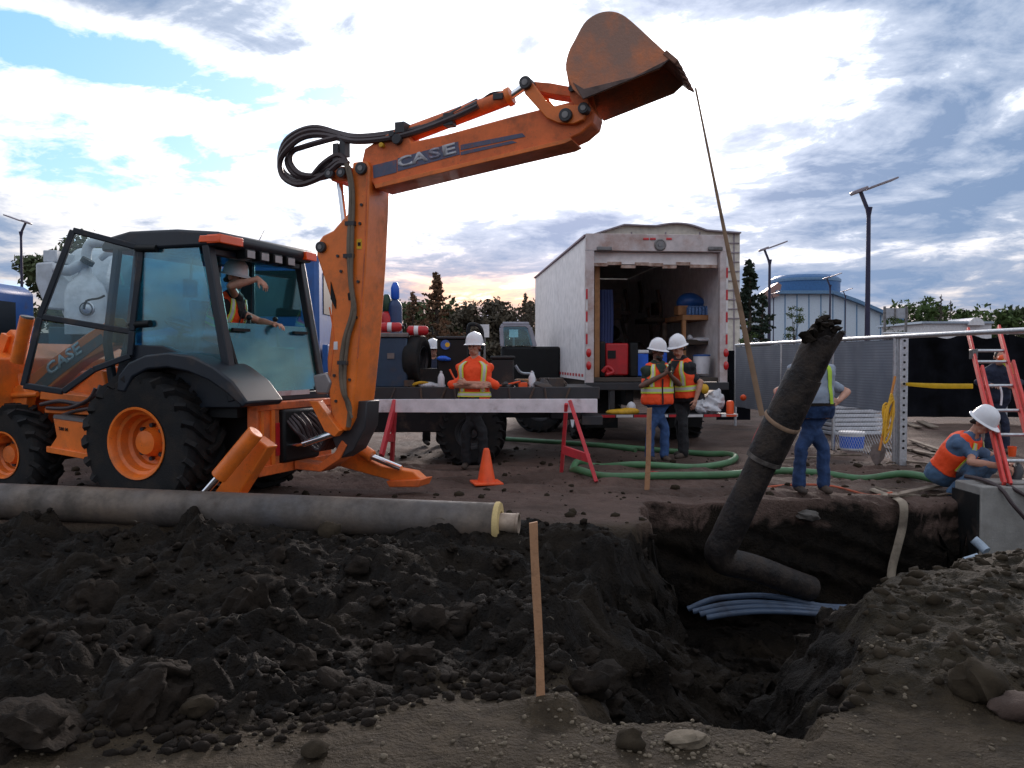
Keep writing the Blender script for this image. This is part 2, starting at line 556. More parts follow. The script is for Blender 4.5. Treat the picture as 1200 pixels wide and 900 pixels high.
# rim of the excavation: (x, y, slope of the side that starts here)
RIM = [(0.16, 3.50, 1.6), (1.15, 3.32, 1.9), (1.68, 4.15, 1.25), (2.45, 5.45, 1.15), (3.35, 6.05, 1.1), (4.60, 6.35, 1.1), (9.0, 6.9, 3.0), (9.0, 8.95, 9.0), (4.80, 8.95, 9.0),
       (4.80, 9.10, 9.0), (1.45, 9.10, 9.0), (1.15, 7.70, 3.0), (0.60, 6.0, 1.15), (0.22, 4.5, 1.0)]
DEPTH = 1.36


def pit(x, y):
    """how far below the rim, 0 outside"""
    wx = x + fbm(x, y, 1.3, 4, 0.55, 31) * 0.22; wy = y + fbm(x, y, 1.5, 4, 0.55, 57) * 0.20 * sstep(9.1, 8.1, y) + fbm(x, y * .2, 1.6, 3, 0.5, 58) * 0.05 * (x < 4.6)
    n = len(RIM); inside = np.zeros(x.shape, bool)
    dep = np.full(x.shape, 9.0)
    for i in range(n):
        x0, y0, sl = RIM[i]; x1, y1, _ = RIM[(i + 1) % n]
        c = ((y0 > wy) != (y1 > wy)) & (wx < (x1 - x0) * (wy - y0) / ((y1 - y0) if y1 != y0 else 1e-9) + x0)
        inside ^= c
        t = clamp01(((wx - x0) * (x1 - x0) + (wy - y0) * (y1 - y0)) / ((x1 - x0) ** 2 + (y1 - y0) ** 2))
        d = np.hypot(wx - x0 - t * (x1 - x0), wy - y0 - t * (y1 - y0))
        dep = np.minimum(dep, d * sl)
    dep = np.where(inside, dep, 0.0)
    fl = DEPTH + fbm(x, y, 1.4, 4, 0.5, 5) * 0.18 + 0.10 * sstep(5.4, 4.0, y)
    k = 0.12
    h = clamp01(0.5 + 0.5 * (fl - dep) / k)
    return np.where(dep > 0, fl * (1 - h) + dep * h - k * h * (1 - h) * 0.5, 0.0).clip(0)


def masks(x, y):
    """spoil = black topsoil heap, gravel = brown stony strip in front, pit depth"""
    e = fbm(x, y, 0.9, 4, 0.5, 77) * 0.5
    left = sstep(3.55, 3.95, y + e + 0.22 * np.maximum(-x - 0.3, 0)) * sstep(7.85, 7.4, y + e * 0.4) * sstep(1.65, 1.15, x)
    right = sstep(0.9, 1.6, x) * sstep(3.4, 4.0, y + e * 0.5 - 0.10 * x + 0.15) * sstep(7.9, 6.9, y + e) * sstep(9.0, 6.5, x)
    plate = sstep(7.5, 8.2, y)
    return left, right, plate


def height(x, y):
    p = pit(x, y)
    left, right, plate = masks(x, y)
    z = fbm(x, y, 0.35, 3, 0.5, 3) * 0.05
    near = sstep(40, 15, np.hypot(x, y))
    z += near * fbm(x, y, 2.2, 5, 0.55, 9) * 0.035
    z += plate * near * fbm(x, y, 1.1, 4, 0.5, 12) * 0.05
    # black heap: broad swell, big lumps, clods
    lum = fbm(x, y, 0.8, 3, 0.5, 21) * 0.18 + clods(x, y) - 0.12 + fbm(x, y, 4.0, 6, 0.62, 25) * 0.075
    swell = 0.10 * sstep(-0.5, -3.5, x) * sstep(3.9, 5.0, y) * sstep(7.4, 6.5, y)
    z += left * (lum + swell + 0.02)
    z += right * (fbm(x, y, 0.9, 3, 0.5, 41) * 0.12 + fbm(x, y, 3.0, 5, 0.6, 43, True) * 0.05 + 0.10 * sstep(1.1, 2.3, x) * sstep(3.6, 4.8, y))
    # wheel ruts across the yard
    for (a0, b0_, sl) in ((9.75, .10, -.16), (11.3, .16, -.10), (10.5, .12, .05)):
        for off in (-.0, .55):
            t = y - (a0 + off + sl * x + .12 * np.sin(x * .7))
            z += -0.045 * np.exp(-(t / .13) ** 2) * (1 + .5 * np.sin(x * 38 + np.abs(t) * 30)) * near * plate + 0.02 * np.exp(-((np.abs(t) - .22) / .06) ** 2) * near * plate
    # pad under the digger
    pad = sstep(-1.2, -2.2, x) * sstep(7.5, 8.0, y) * sstep(14, 11, y)
    z = z * (1 - 0.6 * pad) + pad * -0.01
    # footprint of the stake in front
    z += 0.07 * np.exp(-((x - 0.20) / 0.20) ** 2 - ((y - 3.62) / 0.11) ** 2)
    rough = (p > 0.02) * np.minimum(p, 0.5) * 2
    z += rough * (fbm(x, y, 2.4, 5, 0.6, 63) * 0.14 + (clods(x + 9, y) - .1) * 0.75) * sstep(9.0, 8.5, y)
    return z - p


def zg(x, y):
    return float(height(np.array([float(x)]), np.array([float(y)]))[0])


def gline(a, b, step):
    return list(np.arange(a, b, step))


gx = sorted(set([-3000, -1200, -500, -220, -110, -60, -38, -27, -20, -16] + gline(-13, -7, 0.16) + gline(-7, -3.6, 0.04) + gline(-3.6, 4.2, 0.029) + gline(4.2, 7.6, 0.04) + gline(7.6, 14, 0.16) + [15, 17, 20, 27, 38, 60, 110, 220, 500, 1200, 3000]))
gy = sorted(set([-3000, -1000, -300, -90, -30, -12, -5, -1, 0.5, 1.5, 2.2] + gline(2.4, 5.2, 0.022) + gline(5.2, 8.7, 0.032) + gline(8.7, 8.88, 0.02) + gline(8.88, 9.16, 0.0065) + gline(9.16, 9.25, 0.02) + gline(9.25, 12.5, 0.042) + gline(12.5, 20, 0.15) + [21, 23, 26, 30, 36, 45, 60, 90, 140, 220, 400, 800, 1600, 4000]))
GX, GY = np.meshgrid(np.array(gx), np.array(gy))
GZ = height(GX, GY)
pd = pit(GX, GY)
# break the straight cut faces sideways
wob = (pd > 0.05) * np.minimum(pd * 2, 1.0)
HX = GX + wob * fbm(GX * 1.0 + GZ * 1.7, GY + GZ * 2.3, 3.1, 4, 0.55, 90) * 0.10
HY = GY + wob * fbm(GX * 1.3 + GZ * 2.9, GY - GZ * 1.1, 3.4, 4, 0.55, 95) * 0.13
ny, nx = GX.shape
verts = np.stack([HX, HY, GZ], -1).reshape(-1, 3)
idx = np.arange(nx * ny).reshape(ny, nx)
quads = np.stack([idx[:-1, :-1], idx[:-1, 1:], idx[1:, 1:], idx[1:, :-1]], -1).reshape(-1, 4)
me = bpy.data.meshes.new('ground')
me.vertices.add(len(verts)); me.vertices.foreach_set('co', verts.ravel())
me.loops.add(quads.size); me.loops.foreach_set('vertex_index', quads.ravel())
me.polygons.add(len(quads)); me.polygons.foreach_set('loop_start', np.arange(0, quads.size, 4)); me.polygons.foreach_set('loop_total', np.full(len(quads), 4))
me.update(calc_edges=True); me.validate()
me.polygons.foreach_set('use_smooth', [True] * len(me.polygons))
L_, R_, P_ = masks(GX, GY)
soil = np.clip(np.maximum(L_, sstep(0.02, 0.30, pd + fbm(GX, GY + GZ * 2, 4.0, 4, 0.6, 88) * 0.30 * (pd > 0.01))), 0, 1)
ca = me.attributes.new('soil', 'FLOAT', 'POINT'); ca.data.foreach_set('value', soil.ravel().astype(np.float32))
cb = me.attributes.new('plateau', 'FLOAT', 'POINT'); cb.data.foreach_set('value', P_.ravel().astype(np.float32))
cc = me.attributes.new('bank', 'FLOAT', 'POINT'); cc.data.foreach_set('value', (R_ * (1 - (pd > 0.9))).ravel().astype(np.float32))
ground = bpy.data.objects.new('ground', me); COL.objects.link(ground); ground['kind'] = 'structure'

m = bpy.data.materials.new('earth'); m.use_nodes = True
q = NT(m.node_tree); b = m.node_tree.nodes['Principled BSDF']
oc = q.n('ShaderNodeTexCoord').outputs['Object']
def attr(n):
    a = q.n('ShaderNodeAttribute'); a.attribute_name = n; return a.outputs['Fac']
nA = q.noise(oc, 1.1, 6, 0.6); nB = q.noise(oc, 9, 6, 0.65); nC = q.noise(oc, 45, 4, 0.6)
black = q.mixc(q.ramp(nB, [(0.35, 0), (0.72, 1)]), (0.0050, 0.0035, 0.0025), (0.0160, 0.0110, 0.0072))
black = q.mixc(q.m('MULTIPLY', q.ramp(nA, [(0.50, 0), (0.72, 1)]), 0.7), black, (0.034, 0.0245, 0.016))
grav = q.mixc(q.ramp(nB, [(0.3, 0), (0.7, 1)]), (0.028, 0.0195, 0.0115), (0.070, 0.050, 0.030))
vor = q.n('ShaderNodeTexVoronoi'); q.link(oc, vor.inputs['Vector']); vor.inputs['Scale'].default_value = 55
grav = q.mixc(q.m('MULTIPLY', q.ramp(vor.outputs['Distance'], [(0.0, 1), (0.22, 0)]), q.ramp(nA, [(0.45, 0), (0.62, 0.7)])), grav, (0.15, 0.118, 0.084))
red = q.mixc(q.ramp(nA, [(0.32, 0), (0.68, 1)]), (0.092, 0.060, 0.048), (0.180, 0.120, 0.099))
red = q.mixc(q.m('MULTIPLY', q.ramp(nB, [(0.5, 0), (0.8, 1)]), 0.5), red, (0.075, 0.045, 0.037))
nD = q.noise(oc, 0.45, 5, 0.6); red = q.mixc(q.m('MULTIPLY', q.ramp(nD, [(0.48, 0), (0.60, 1)]), 0.65), red, (0.055, 0.035, 0.027))
bank = q.mixc(q.ramp(nB, [(0.35, 0), (0.7, 1)]), (0.0155, 0.0115, 0.0064), (0.043, 0.0315, 0.0175))
c = q.mixc(attr('plateau'), grav, red)
c = q.mixc(attr('bank'), c, bank)
sm = q.m('ADD', attr('soil'), q.m('MULTIPLY', q.m('SUBTRACT', nB, 0.5), 0.5))
c = q.mixc(q.ramp(sm, [(0.12, 0), (0.75, 1)]), c, black)
q.link(c, b.inputs['Base Color']); q.put(b.inputs['Roughness'], q.m('ADD', 0.50, q.m('MULTIPLY', nA, 0.5), clamp=True)); b.inputs['Specular IOR Level'].default_value = 0.16
bn = q.n('ShaderNodeBump'); bn.inputs['Strength'].default_value = 1.0; bn.inputs['Distance'].default_value = 0.06
q.link(q.m('ADD', q.m('MULTIPLY', nB, 0.8), q.m('MULTIPLY', nC, 0.5)), bn.inputs['Height']); q.link(bn.outputs[0], b.inputs['Normal'])
me.materials.append(m)
M_earth = m
M_clod = mat('clod_soil', (0.0165, 0.0115, 0.0080), 0.9, var=0.35, scale=7, bump=1.0, bump_scale=26, spec=0.15, col2=(0.0062, 0.0044, 0.0033))
M_clodb = mat('brown_clod', (0.034, 0.025, 0.016), 0.95, var=0.3, scale=7, bump=0.5, bump_scale=25, spec=0.15)
M_stone = mat('pale_stone', (0.16, 0.125, 0.085), 0.85, var=0.2, scale=8, bump=0.4, dirt=MUD, dirt_amt=0.25)


def _ico(sub):
    bm = bmesh.new(); bmesh.ops.create_icosphere(bm, subdivisions=sub, radius=1.0)
    v = np.array([x.co[:] for x in bm.verts]); f = np.array([[y.index for y in x.verts] for x in bm.faces]); bm.free()
    return v, f


ICO1, ICO2, ICO3, ICO4 = _ico(1), _ico(2), _ico(3), _ico(4)


def lump(ico, c, r, squash=0.7, rough=0.28, seed=None):
    """an uneven clod or stone"""
    v, f = ico
    s = rng.integers(0, 9999) if seed is None else seed
    d = 1 + rough * (fbm(v[:, 0] * 1.0 + v[:, 2] * 0.7 + s, v[:, 1] + v[:, 2] * 1.3 - s, 1.3, 5, 0.62, 7) * 1.7)
    sc = np.array([rng.uniform(0.8, 1.25), rng.uniform(0.8, 1.25), squash * rng.uniform(0.8, 1.2)]) * r
    a = rng.uniform(0, 6.28); b_ = rng.uniform(-0.4, 0.4)
    p = v * d[:, None] * sc
    ca_, sa = math.cos(a), math.sin(a); cb_, sb = math.cos(b_), math.sin(b_)
    p = np.stack([p[:, 0], p[:, 1] * cb_ - p[:, 2] * sb, p[:, 1] * sb + p[:, 2] * cb_], -1)
    p = np.stack([p[:, 0] * ca_ - p[:, 1] * sa, p[:, 0] * sa + p[:, 1] * ca_, p[:, 2]], -1)
    return p + np.array(c), f


def zga(x, y): return height(x, y)


def scatter(name, n, pick, rmin, rmax, material, ico=ICO1, label=None, power=3.0, cat=None, rough=0.30, sink=0.0):
    X, Y = pick(n * 12); X, Y = X[:n], Y[:n]; n = len(X)
    Rr = rmin + (rmax - rmin) * rng.random(n) ** power
    Z = height(X, Y) + Rr * (0.18 - sink)
    # a stock of uneven shapes, each copy turned and stretched its own way
    v, f = ico
    nv, nf = len(v), len(f)
    stock = []
    for s in range(24):
        d = 1 + rough * (fbm(v[:, 0] + v[:, 2] * 0.7 + s * 13.7, v[:, 1] + v[:, 2] * 1.3 - s * 7.1, 1.3, 5, 0.62, 7) * 1.7)
        stock.append(v * d[:, None])
    stock = np.array(stock)[rng.integers(0, 24, n)]
    sc = np.stack([rng.uniform(.8, 1.25, n), rng.uniform(.8, 1.25, n), .7 * rng.uniform(.8, 1.2, n)], -1) * Rr[:, None]
    p = stock * sc[:, None, :]
    a = rng.uniform(0, 6.28, n)[:, None]; b_ = rng.uniform(-.4, .4, n)[:, None]
    px, py, pz = p[..., 0], p[..., 1] * np.cos(b_) - p[..., 2] * np.sin(b_), p[..., 1] * np.sin(b_) + p[..., 2] * np.cos(b_)
    p = np.stack([px * np.cos(a) - py * np.sin(a) + X[:, None], px * np.sin(a) + py * np.cos(a) + Y[:, None], pz + Z[:, None]], -1).reshape(-1, 3)
    F = (f[None] + (np.arange(n) * nv)[:, None, None]).reshape(-1, 3)
    me = bpy.data.meshes.new(name)
    me.vertices.add(len(p)); me.vertices.foreach_set('co', p.ravel())
    me.loops.add(F.size); me.loops.foreach_set('vertex_index', F.ravel())
    me.polygons.add(len(F)); me.polygons.foreach_set('loop_start', np.arange(0, F.size, 3)); me.polygons.foreach_set('loop_total', np.full(len(F), 3))
    me.update(calc_edges=True); me.validate()
    me.polygons.foreach_set('use_smooth', [True] * len(me.polygons))
    ob = bpy.data.objects.new(name, me); COL.objects.link(ob); me.materials.append(material); ob['kind'] = 'stuff'
    if label: ob['label'] = label
    if cat: ob['category'] = cat
    return ob


def pick_left(n):
    y = rng.uniform(3.3, 7.6, n); x = rng.uniform(-0.66, 0, n) * y + rng.uniform(0, 1.3, n)
    k = (masks(x, y)[0] > 0.4) & (rng.random(n) < 1.0 - (y - 3.4) * 0.1); return x[k], y[k]
def pick_pit(n):
    y = rng.uniform(3.4, 9.0, n); x = rng.uniform(0.3, 4.75, n)
    k = pit(x, y) > 0.12; return x[k], y[k]
def pick_bank(n):
    y = rng.uniform(3.1, 7.2, n); x = rng.uniform(0.9, 4.9, n)
    k = (masks(x, y)[1] > 0.3) & (pit(x, y) < 0.1); return x[k], y[k]
def pick_front(n):
    y = rng.uniform(2.9, 4.3, n); x = rng.uniform(-2.3, 2.5, n)
    k = (masks(x, y)[0] < 0.5) & (rng.random(n) < .12 + np.maximum(0, fbm(x, y, 1.6, 3, .5, 300)) * 2.2) & (pit(x, y) < 0.02); return x[k], y[k]
def pick_plate(n):
    y = rng.uniform(7.8, 14, n); x = rng.uniform(-6, 8, n)
    k = pit(x, y) < 0.02; return x[k], y[k]


scatter('soil_crumbs', 2600, pick_left, 0.006, 0.035, M_clod, ICO1, 'loose black crumbs of dug soil over the heap', 3.0, 'soil')
scatter('soil_lumps', 170, pick_left, 0.03, 0.11, M_clod, ICO3, 'bigger uneven lumps of black soil over the heap', 2.4, 'soil', .62, .35)
scatter('pit_rubble', 500, pick_pit, 0.010, 0.06, M_clod, ICO2, 'dark crumbled soil lying in the open trench', 3.0, 'soil', .55, .25)
def pick_edge(n):
    y = rng.uniform(3.0, 4.2, n); x = rng.uniform(-2.4, 1.6, n); l = masks(x, y + .22)[0]
    k = (l > .25) & (rng.random(n) < l) & (masks(x, y)[0] < .7) & (pit(x, y) < .02); return x[k], y[k]
scatter('spilled_crumbs', 1100, pick_edge, 0.004, 0.04, M_clod, ICO1, 'black crumbs spilled from the heap onto the gravel strip', 3.0, 'soil', .5, .1)
scatter('bank_rubble', 1500, pick_bank, 0.005, 0.055, M_clodb, ICO1, 'brown crumbs of earth on the bank beside the trench', 4.0, 'soil', .5, .2)
scatter('gravel', 1500, pick_front, 0.002, 0.014, M_stone, ICO1, 'small pale gravel on the strip nearest the camera', 3.0, 'gravel')
scatter('dirt_crumbs', 900, pick_plate, 0.008, 0.06, M_clodb, ICO1, 'small dirt crumbs scattered over the worn reddish yard', 4.0, 'soil')


def rock(name, px, py, rpx, label, material, squash=0.75, cat='rock', group=None, z=None, ico=None, rough=None, seed=3):
    soil_ = name == 'soil_clod'; ico = ico or (ICO4 if soil_ else ICO3); rough = rough or (.42 if soil_ else .27)
    p = gp(px, py, 0.0 if z is None else z)
    zz = zg(p.x, p.y) if z is None else z
    r = rpx * p.y / 1000.0
    vv, ff = lump(ico, (p.x, p.y, zz + r * squash * (0.15 if name == 'soil_clod' else 0.35)), r, squash, rough, seed)
    o = MB().add(vv.tolist(), ff.tolist()).build(name, material, ang=60)
    return tag(o, label, cat, group)


# roots, straw and pale splinters lying on the heap
X, Y = pick_left(900); X, Y = X[:55], Y[:55]; Zs = height(X, Y)
mb = MB()
for x, y, z in zip(X, Y, Zs):
    a = rng.uniform(0, 6.28); L_ = rng.uniform(.02, .09); c_ = V((x, y, z + .012)); d_ = V((math.cos(a), math.sin(a), rng.uniform(-.2, .5)))
    mb.tube([c_, c_ + d_ * L_ * .5 + V((0, 0, .012)), c_ + d_ * L_], [.004, .003, .002], n=4, smooth=2)
tag(mb.build('roots', mat('pale_root', (.09, .07, .048), .8), None, kind='stuff'), 'thin pale roots and straw caught in the black soil heap', 'roots')


rock('soil_clod', 24, 872, 46, 'large blocky dark clod at the near left corner of the heap', M_clod, 0.8, 'soil clod', 'large soil clods', seed=17)
rock('soil_clod', 168, 838, 42, 'wide black clod at the foot of the heap, beside gravel strip', M_clod, 0.7, 'soil clod', 'large soil clods', seed=23)
rock('soil_clod', 232, 738, 34, 'upright black clod in the middle of the soil heap', M_clod, 1.0, 'soil clod', 'large soil clods', seed=5)
rock('soil_clod', 300, 728, 30, 'split dark clod high on the heap right of the upright one', M_clod, 1.05, 'soil clod', 'large soil clods', seed=31)
rock('soil_clod', 356, 772, 30, 'smooth flat topped clod low on the heap, left of the wooden stake', M_clod, 0.75, 'soil clod', 'large soil clods', seed=41)
rock('soil_clod', 455, 770, 26, 'dark clod on the edge of gravel strip, nearest to the stake on its left', M_clod, 0.8, 'soil clod', 'large soil clods', seed=53)
rock('soil_clod', 105, 700, 22, 'small round clod on the left of the heap below the long pipe', M_clod, 0.85, 'soil clod', 'large soil clods', seed=61)
rock('soil_clod', 60, 606, 14, 'black clod leaning against the underside of the long pipe at far left', M_clod, 0.9, 'soil clod', 'large soil clods', seed=67)
rock('boulder', 388, 635, 15, 'grey round stone just under the middle of the long pipe', M_clodb, 0.9, 'rock', 'rocks round the dig', seed=71)
rock('boulder', 738, 870, 17, 'dark round rock at the near lip of the pit', M_clodb, 0.9, 'rock', 'rocks round the dig', seed=73)
rock('boulder', 804, 862, 20, 'pale flat stone on the near lip of the pit', M_stone, 0.5, 'rock', 'rocks round the dig', seed=79)
rock('boulder', 1148, 812, 32, 'large dull boulder half sunk in the bank right of the pit', M_clodb, 0.8, 'rock', 'rocks round the dig', seed=83)
rock('boulder', 1196, 832, 26, 'reddish boulder cut off by the right edge of the picture', mat('reddish_stone', (0.065, 0.040, 0.030), 0.9, bump=0.4), 0.9, 'rock', 'rocks round the dig', seed=89)
rock('boulder', 232, 838, 16, 'small dark rock between two big clods at the heap foot', M_clodb, 0.8, 'rock', 'rocks round the dig', seed=97)
rock('boulder', 370, 878, 14, 'dark stone lying alone on the gravel strip in front', M_clodb, 0.9, 'rock', 'rocks round the dig', seed=101)
# ---------------------------------------------------------------- backhoe loader (own frame: s to the rear, t to its left side, z up)
TO = V((-3.31, 9.28, 0)); TR = V((0.937, -0.349, 0)); TN = V((-0.349, -0.937, 0)); UZ = V((0, 0, 1))
def T3(s, t, z): return TO + TR * s + TN * t + UZ * (z - 0.10)
def TP(px, py, t): return onplane(px, py, TO + TN * t, TN)
def RP(px, py, s): return onplane(px, py, TO + TR * s, TR)
def tprism(mb, pl, t, w): return mb.prism([TP(x, y, t) for x, y in pl], TN * (-w))
def tprism2(mb, pl, tref, t, w): return mb.prism([TP(x, y, tref) + TN * (t - tref) for x, y in pl], TN * (-w))
def ttube(mb, pl, r, **k): return mb.tube([TP(x, y, t) for x, y, t in pl], r, **k)
def sbox(mb, s0, s1, t0, t1, z0, z1):
    return mb.obox(T3((s0 + s1) / 2, (t0 + t1) / 2, (z0 + z1) / 2), TR * ((s1 - s0) / 2), TN * ((t1 - t0) / 2), UZ * ((z1 - z0) / 2))

BH = thing('backhoe_loader', T3(0, 0, 0.10), 'orange backhoe loader with open cab door and raised digging arm behind the long pipe', 'backhoe loader')


def wheel(parent, C, axis, Ro, Rr, w, nl, mat_rim, name='wheel', hub=0.13, lug=0.05):
    """C = centre of the outer rim plane; axis points outwards"""
    axis = V(axis).normalized()
    nd = node(name, parent)
    c = V(C) - axis * (w / 2)
    mb = MB()
    pr = [(Rr, -w * .40), (Ro * .80, -w * .5), (Ro * .93, -w * .48), (Ro * .985, -w * .38), (Ro, -w * .2), (Ro, w * .2), (Ro * .985, w * .38), (Ro * .93, w * .48), (Ro * .80, w * .5), (Rr * 1.08, w * .46), (Rr, w * .40)]
    mb.lathe(pr, c, axis, 48, closed=True)
    a = axis.orthogonal().normalized(); b_ = axis.cross(a)
    for sd in (-1, 1):
        for i in range(nl if lug else 0):
            t0 = 2 * math.pi * (i + (0.5 if sd > 0 else 0)) / nl
            pts = []
            for k, (h, dt, dr) in enumerate([(-0.04, 0.0, 0.0), (0.20, 0.10, 0.0), (0.40, 0.24, -0.012), (0.50, 0.31, -0.07)]):
                t = t0 + dt; rr = Ro + dr + 0.012
                pts.append((c + axis * (sd * h * w) + (a * math.cos(t) + b_ * math.sin(t)) * rr, (a * math.cos(t) + b_ * math.sin(t))))
            for (p, u), (p2, u2) in zip(pts[:-1], pts[1:]):
                d = (p2 - p); L = d.length; d.normalize()
                uu = (u + u2).normalized(); uu = (uu - d * uu.dot(d)).normalized()
                mb.obox((p + p2) / 2, d * (L / 2 + 0.008), uu * 0.035, d.cross(uu) * (lug / 2))
    mb.build('tyre', M_rubber, nd, kind='stuff')
    rm = MB().lathe([(Rr * 1.07, w * .475), (Rr * 1.06, w * .49), (Rr * 1.0, w * .485), (Rr * .95, w * .42), (Rr * .93, w * .33), (Rr * .84, w * .30), (Rr * .81, w * .12), (Rr * .70, w * .08), (Rr * .67, -w * .02), (Rr * .55, -w * .04), (Rr * .42, w * .0), (0.0001, w * 0.0)], c, axis, 40, cap0=False)
    rm.build('rim', mat_rim, nd, ang=28)
    hb = MB().lathe([(hub * 1.15, 0.0), (hub * 1.1, w * .10), (hub, w * .13), (hub * .9, w * .24), (0.0001, w * .27)], c, axis, 24)
    ho = hb.build('hub', mat_rim, nd)
    bl = MB()
    for k in range(8):
        t = 2 * math.pi * k / 8
        p = c + (a * math.cos(t) + b_ * math.sin(t)) * (Rr * .5)
        bl.cyl(p, p + axis * (w * .09), 0.022, n=6)
    bl.build('wheel_nuts', M_dsteel, nd, kind='stuff')
    return nd


# wheels: near rear, far rear, near front, far front
wheel(BH, T3(0, 1.05, .765), TN, 0.68, .335, .50, 22, M_orange)
wheel(BH, T3(0, -1.05, .775), -TN, 0.68, .335, .50, 22, M_orange)
wheel(BH, T3(-1.86, 1.0, .575), TN, 0.50, .235, .36, 18, M_orange, hub=.10, lug=.045)
wheel(BH, T3(-1.86, -1.0, .575), -TN, 0.50, .235, .36, 18, M_orange, hub=.10, lug=.045)

# chassis, hood, steps
mb = MB(); sbox(mb, -2.3, 1.05, -.33, .33, .52, 1.0); sbox(mb, -.25, .25, -.62, .62, .58, .92); sbox(mb, -2.0, -1.72, -.72, .72, .46, .66)
mb.build('chassis', M_dsteel, BH, bevel=.015)
mb = MB(); mb.prism([T3(-.72, .36, .95), T3(-.72, .36, 1.52), T3(-1.2, .36, 1.50), T3(-2.2, .36, 1.32), T3(-2.42, .36, 1.15), T3(-2.42, .36, .80)], TN * -.72)
mb.build('engine_hood', M_orange, BH, bevel=.03)
mb = MB(); tprism(mb, [(62, 490), (111, 497), (109, 536), (56, 527), (66, 512)], 0.98, .34)
bb = mb.build('battery_box', M_orange, BH, bevel=.012)
mb = MB(); tprism(mb, [(54, 523), (110, 533), (109, 540), (54, 530)], 1.0, .40); mb.build('step', M_orange, BH, bevel=.006)
mb = MB(); tprism(mb, [(63, 486), (112, 494), (112, 497), (62, 490)], 0.99, .36); mb.build('box_lid', M_steel, BH)
p0 = TP(69, 500, .985); p1 = TP(86, 502.5, .985)
text_mesh('580 M', p0 - UZ * .035, (p1 - p0), UZ, .035, M_black, 'lettering', BH, bold=.012)
mb = MB(); tprism(mb, [(48, 458), (116, 466), (116, 474), (46, 468)], .80, .3); tprism(mb, [(52, 478), (118, 482), (118, 487), (52, 484)], .84, .3)
mb.build('side_frame', M_orange, BH, bevel=.008)
mb = MB(); ttube(mb, [(48, 474, .86), (70, 470, .87), (95, 473, .86), (112, 462, .85), (118, 452, .8)], .022); ttube(mb, [(55, 478, .86), (80, 478, .87), (104, 468, .87), (112, 455, .85)], .02)
ttube(mb, [(72, 487, .84), (90, 481, .86), (110, 478, .86)], .018)
mb.build('hydraulic_hoses', M_hose, BH, kind='stuff')
mb = MB(); tprism(mb, [(78, 462), (114, 434), (119, 434), (128, 470), (90, 474)], .52, .9); mb.build('cowl', M_orange, BH, bevel=.02)

# loader arm, lift cylinder and links at the front
mb = MB(); tprism(mb, [(27, 447), (60, 420), (100, 392), (132, 372), (140, 384), (134, 405), (96, 424), (62, 452), (40, 470), (26, 462)], .62, .16)
la = mb.build('loader_arm', M_orange, BH, bevel=.012)
mb = MB(); tprism(mb, [(38, 452), (62, 430), (118, 391), (123, 400), (70, 440), (46, 460)], .626, .006); dec = mb.build('decal', mat('decal_grey', (0.11, 0.105, 0.12), .5, dirt=(.5, .12, .03), dirt_amt=.2, dirt_scale=14), la)
p0 = TP(57, 439, .632); p1 = TP(96, 411, .632)
xd = (p1 - p0); yd = TN.cross(xd).normalized()
if yd.z < 0: yd = -yd
text_mesh('CASE', p0 - yd * .02, xd, yd, .135, mat('decal_silver', (0.46, 0.55, 0.62), .5, dirt=(.2, .15, .12), dirt_amt=.2), 'lettering', la, bold=.03, w=xd.length)
mb = MB(); tprism(mb, [(3, 394), (12, 386), (19, 396), (14, 402), (24, 455), (30, 478), (8, 482), (4, 470), (12, 460), (6, 420)], .74, .10); mb.build('loader_link', M_orange, BH, bevel=.008)
mb = MB(); tprism(mb, [(14, 455), (24, 450), (32, 462), (30, 478), (4, 478)], .80, .12); mb.build('loader_bracket', M_orange, BH, bevel=.008)
mb = MB(); mb.cyl(TP(32, 372, .9), TP(20, 424, .86), .072, .072, 18); lc = mb.build('lift_cylinder', M_orange, BH)
MB().cyl(TP(32.4, 370.5, .9), TP(32.0, 373, .9), .066, n=18).build('cylinder_cap', M_steel, lc)
mb = MB(); mb.beam(TP(-14, 455, .8), TP(8, 392, .76), .06, .10); mb.cyl(TP(-30, 466, .8), TP(44, 462, .8), .03); mb.build('tilt_link', M_orange, BH, bevel=.006)
mb = MB(); tprism(mb, [(-40, 400), (-5, 420), (-5, 520), (-40, 540)], 1.0, 2.0); mb.build('loader_bucket', M_orange, BH, bevel=.02)

# ------------------------------------------------ cab
def rs(z): return .66 + (2.70 - z) / 1.5 * .29          # the sloped rear face
def fs(z): return -.47 - (2.70 - z) / 1.3 * .22
cab = node('cab', BH)
mb = MB()
mb.prism([T3(-.66, .80, 2.69), T3(.80, .82, 2.68), T3(.84, .82, 2.74), T3(.82, .80, 2.82), T3(.3, .80, 2.87), T3(-.3, .80, 2.88), T3(-.62, .78, 2.83), T3(-.68, .78, 2.75)], TN * -1.62)
mb.build('roof', M_cab, cab, bevel=.03, seg=3)
for t in (.76, -.76):
    n0 = 'corner_post'
    MB().beam(T3(rs(2.7), t, 2.70), T3(rs(1.18), t, 1.18), .085, .10, TR).build(n0, M_cab, cab, bevel=.012)
    MB().beam(T3(fs(2.72), t, 2.72), T3(fs(1.75), t, 1.75), .07, .07, TR).build(n0, M_cab, cab, bevel=.012)
    MB().beam(T3(fs(1.75), t, 1.77), T3(-.50, t, 1.0), .07, .07, TR).build(n0, M_cab, cab, bevel=.012)
mb = MB(); mb.beam(TP(163, 286, .77), TP(152, 395, .77), .07, .06, TR); mb.beam(TP(152, 393, .77), TP(138, 455, .77), .07, .06, TR); mb.build('door_post', M_cab, cab, bevel=.01)
MB().beam(T3(-.05, -.76, 2.7), T3(-.05, -.76, 1.2), .07, .16, TN).build('door_post', M_cab, cab, bevel=.01)
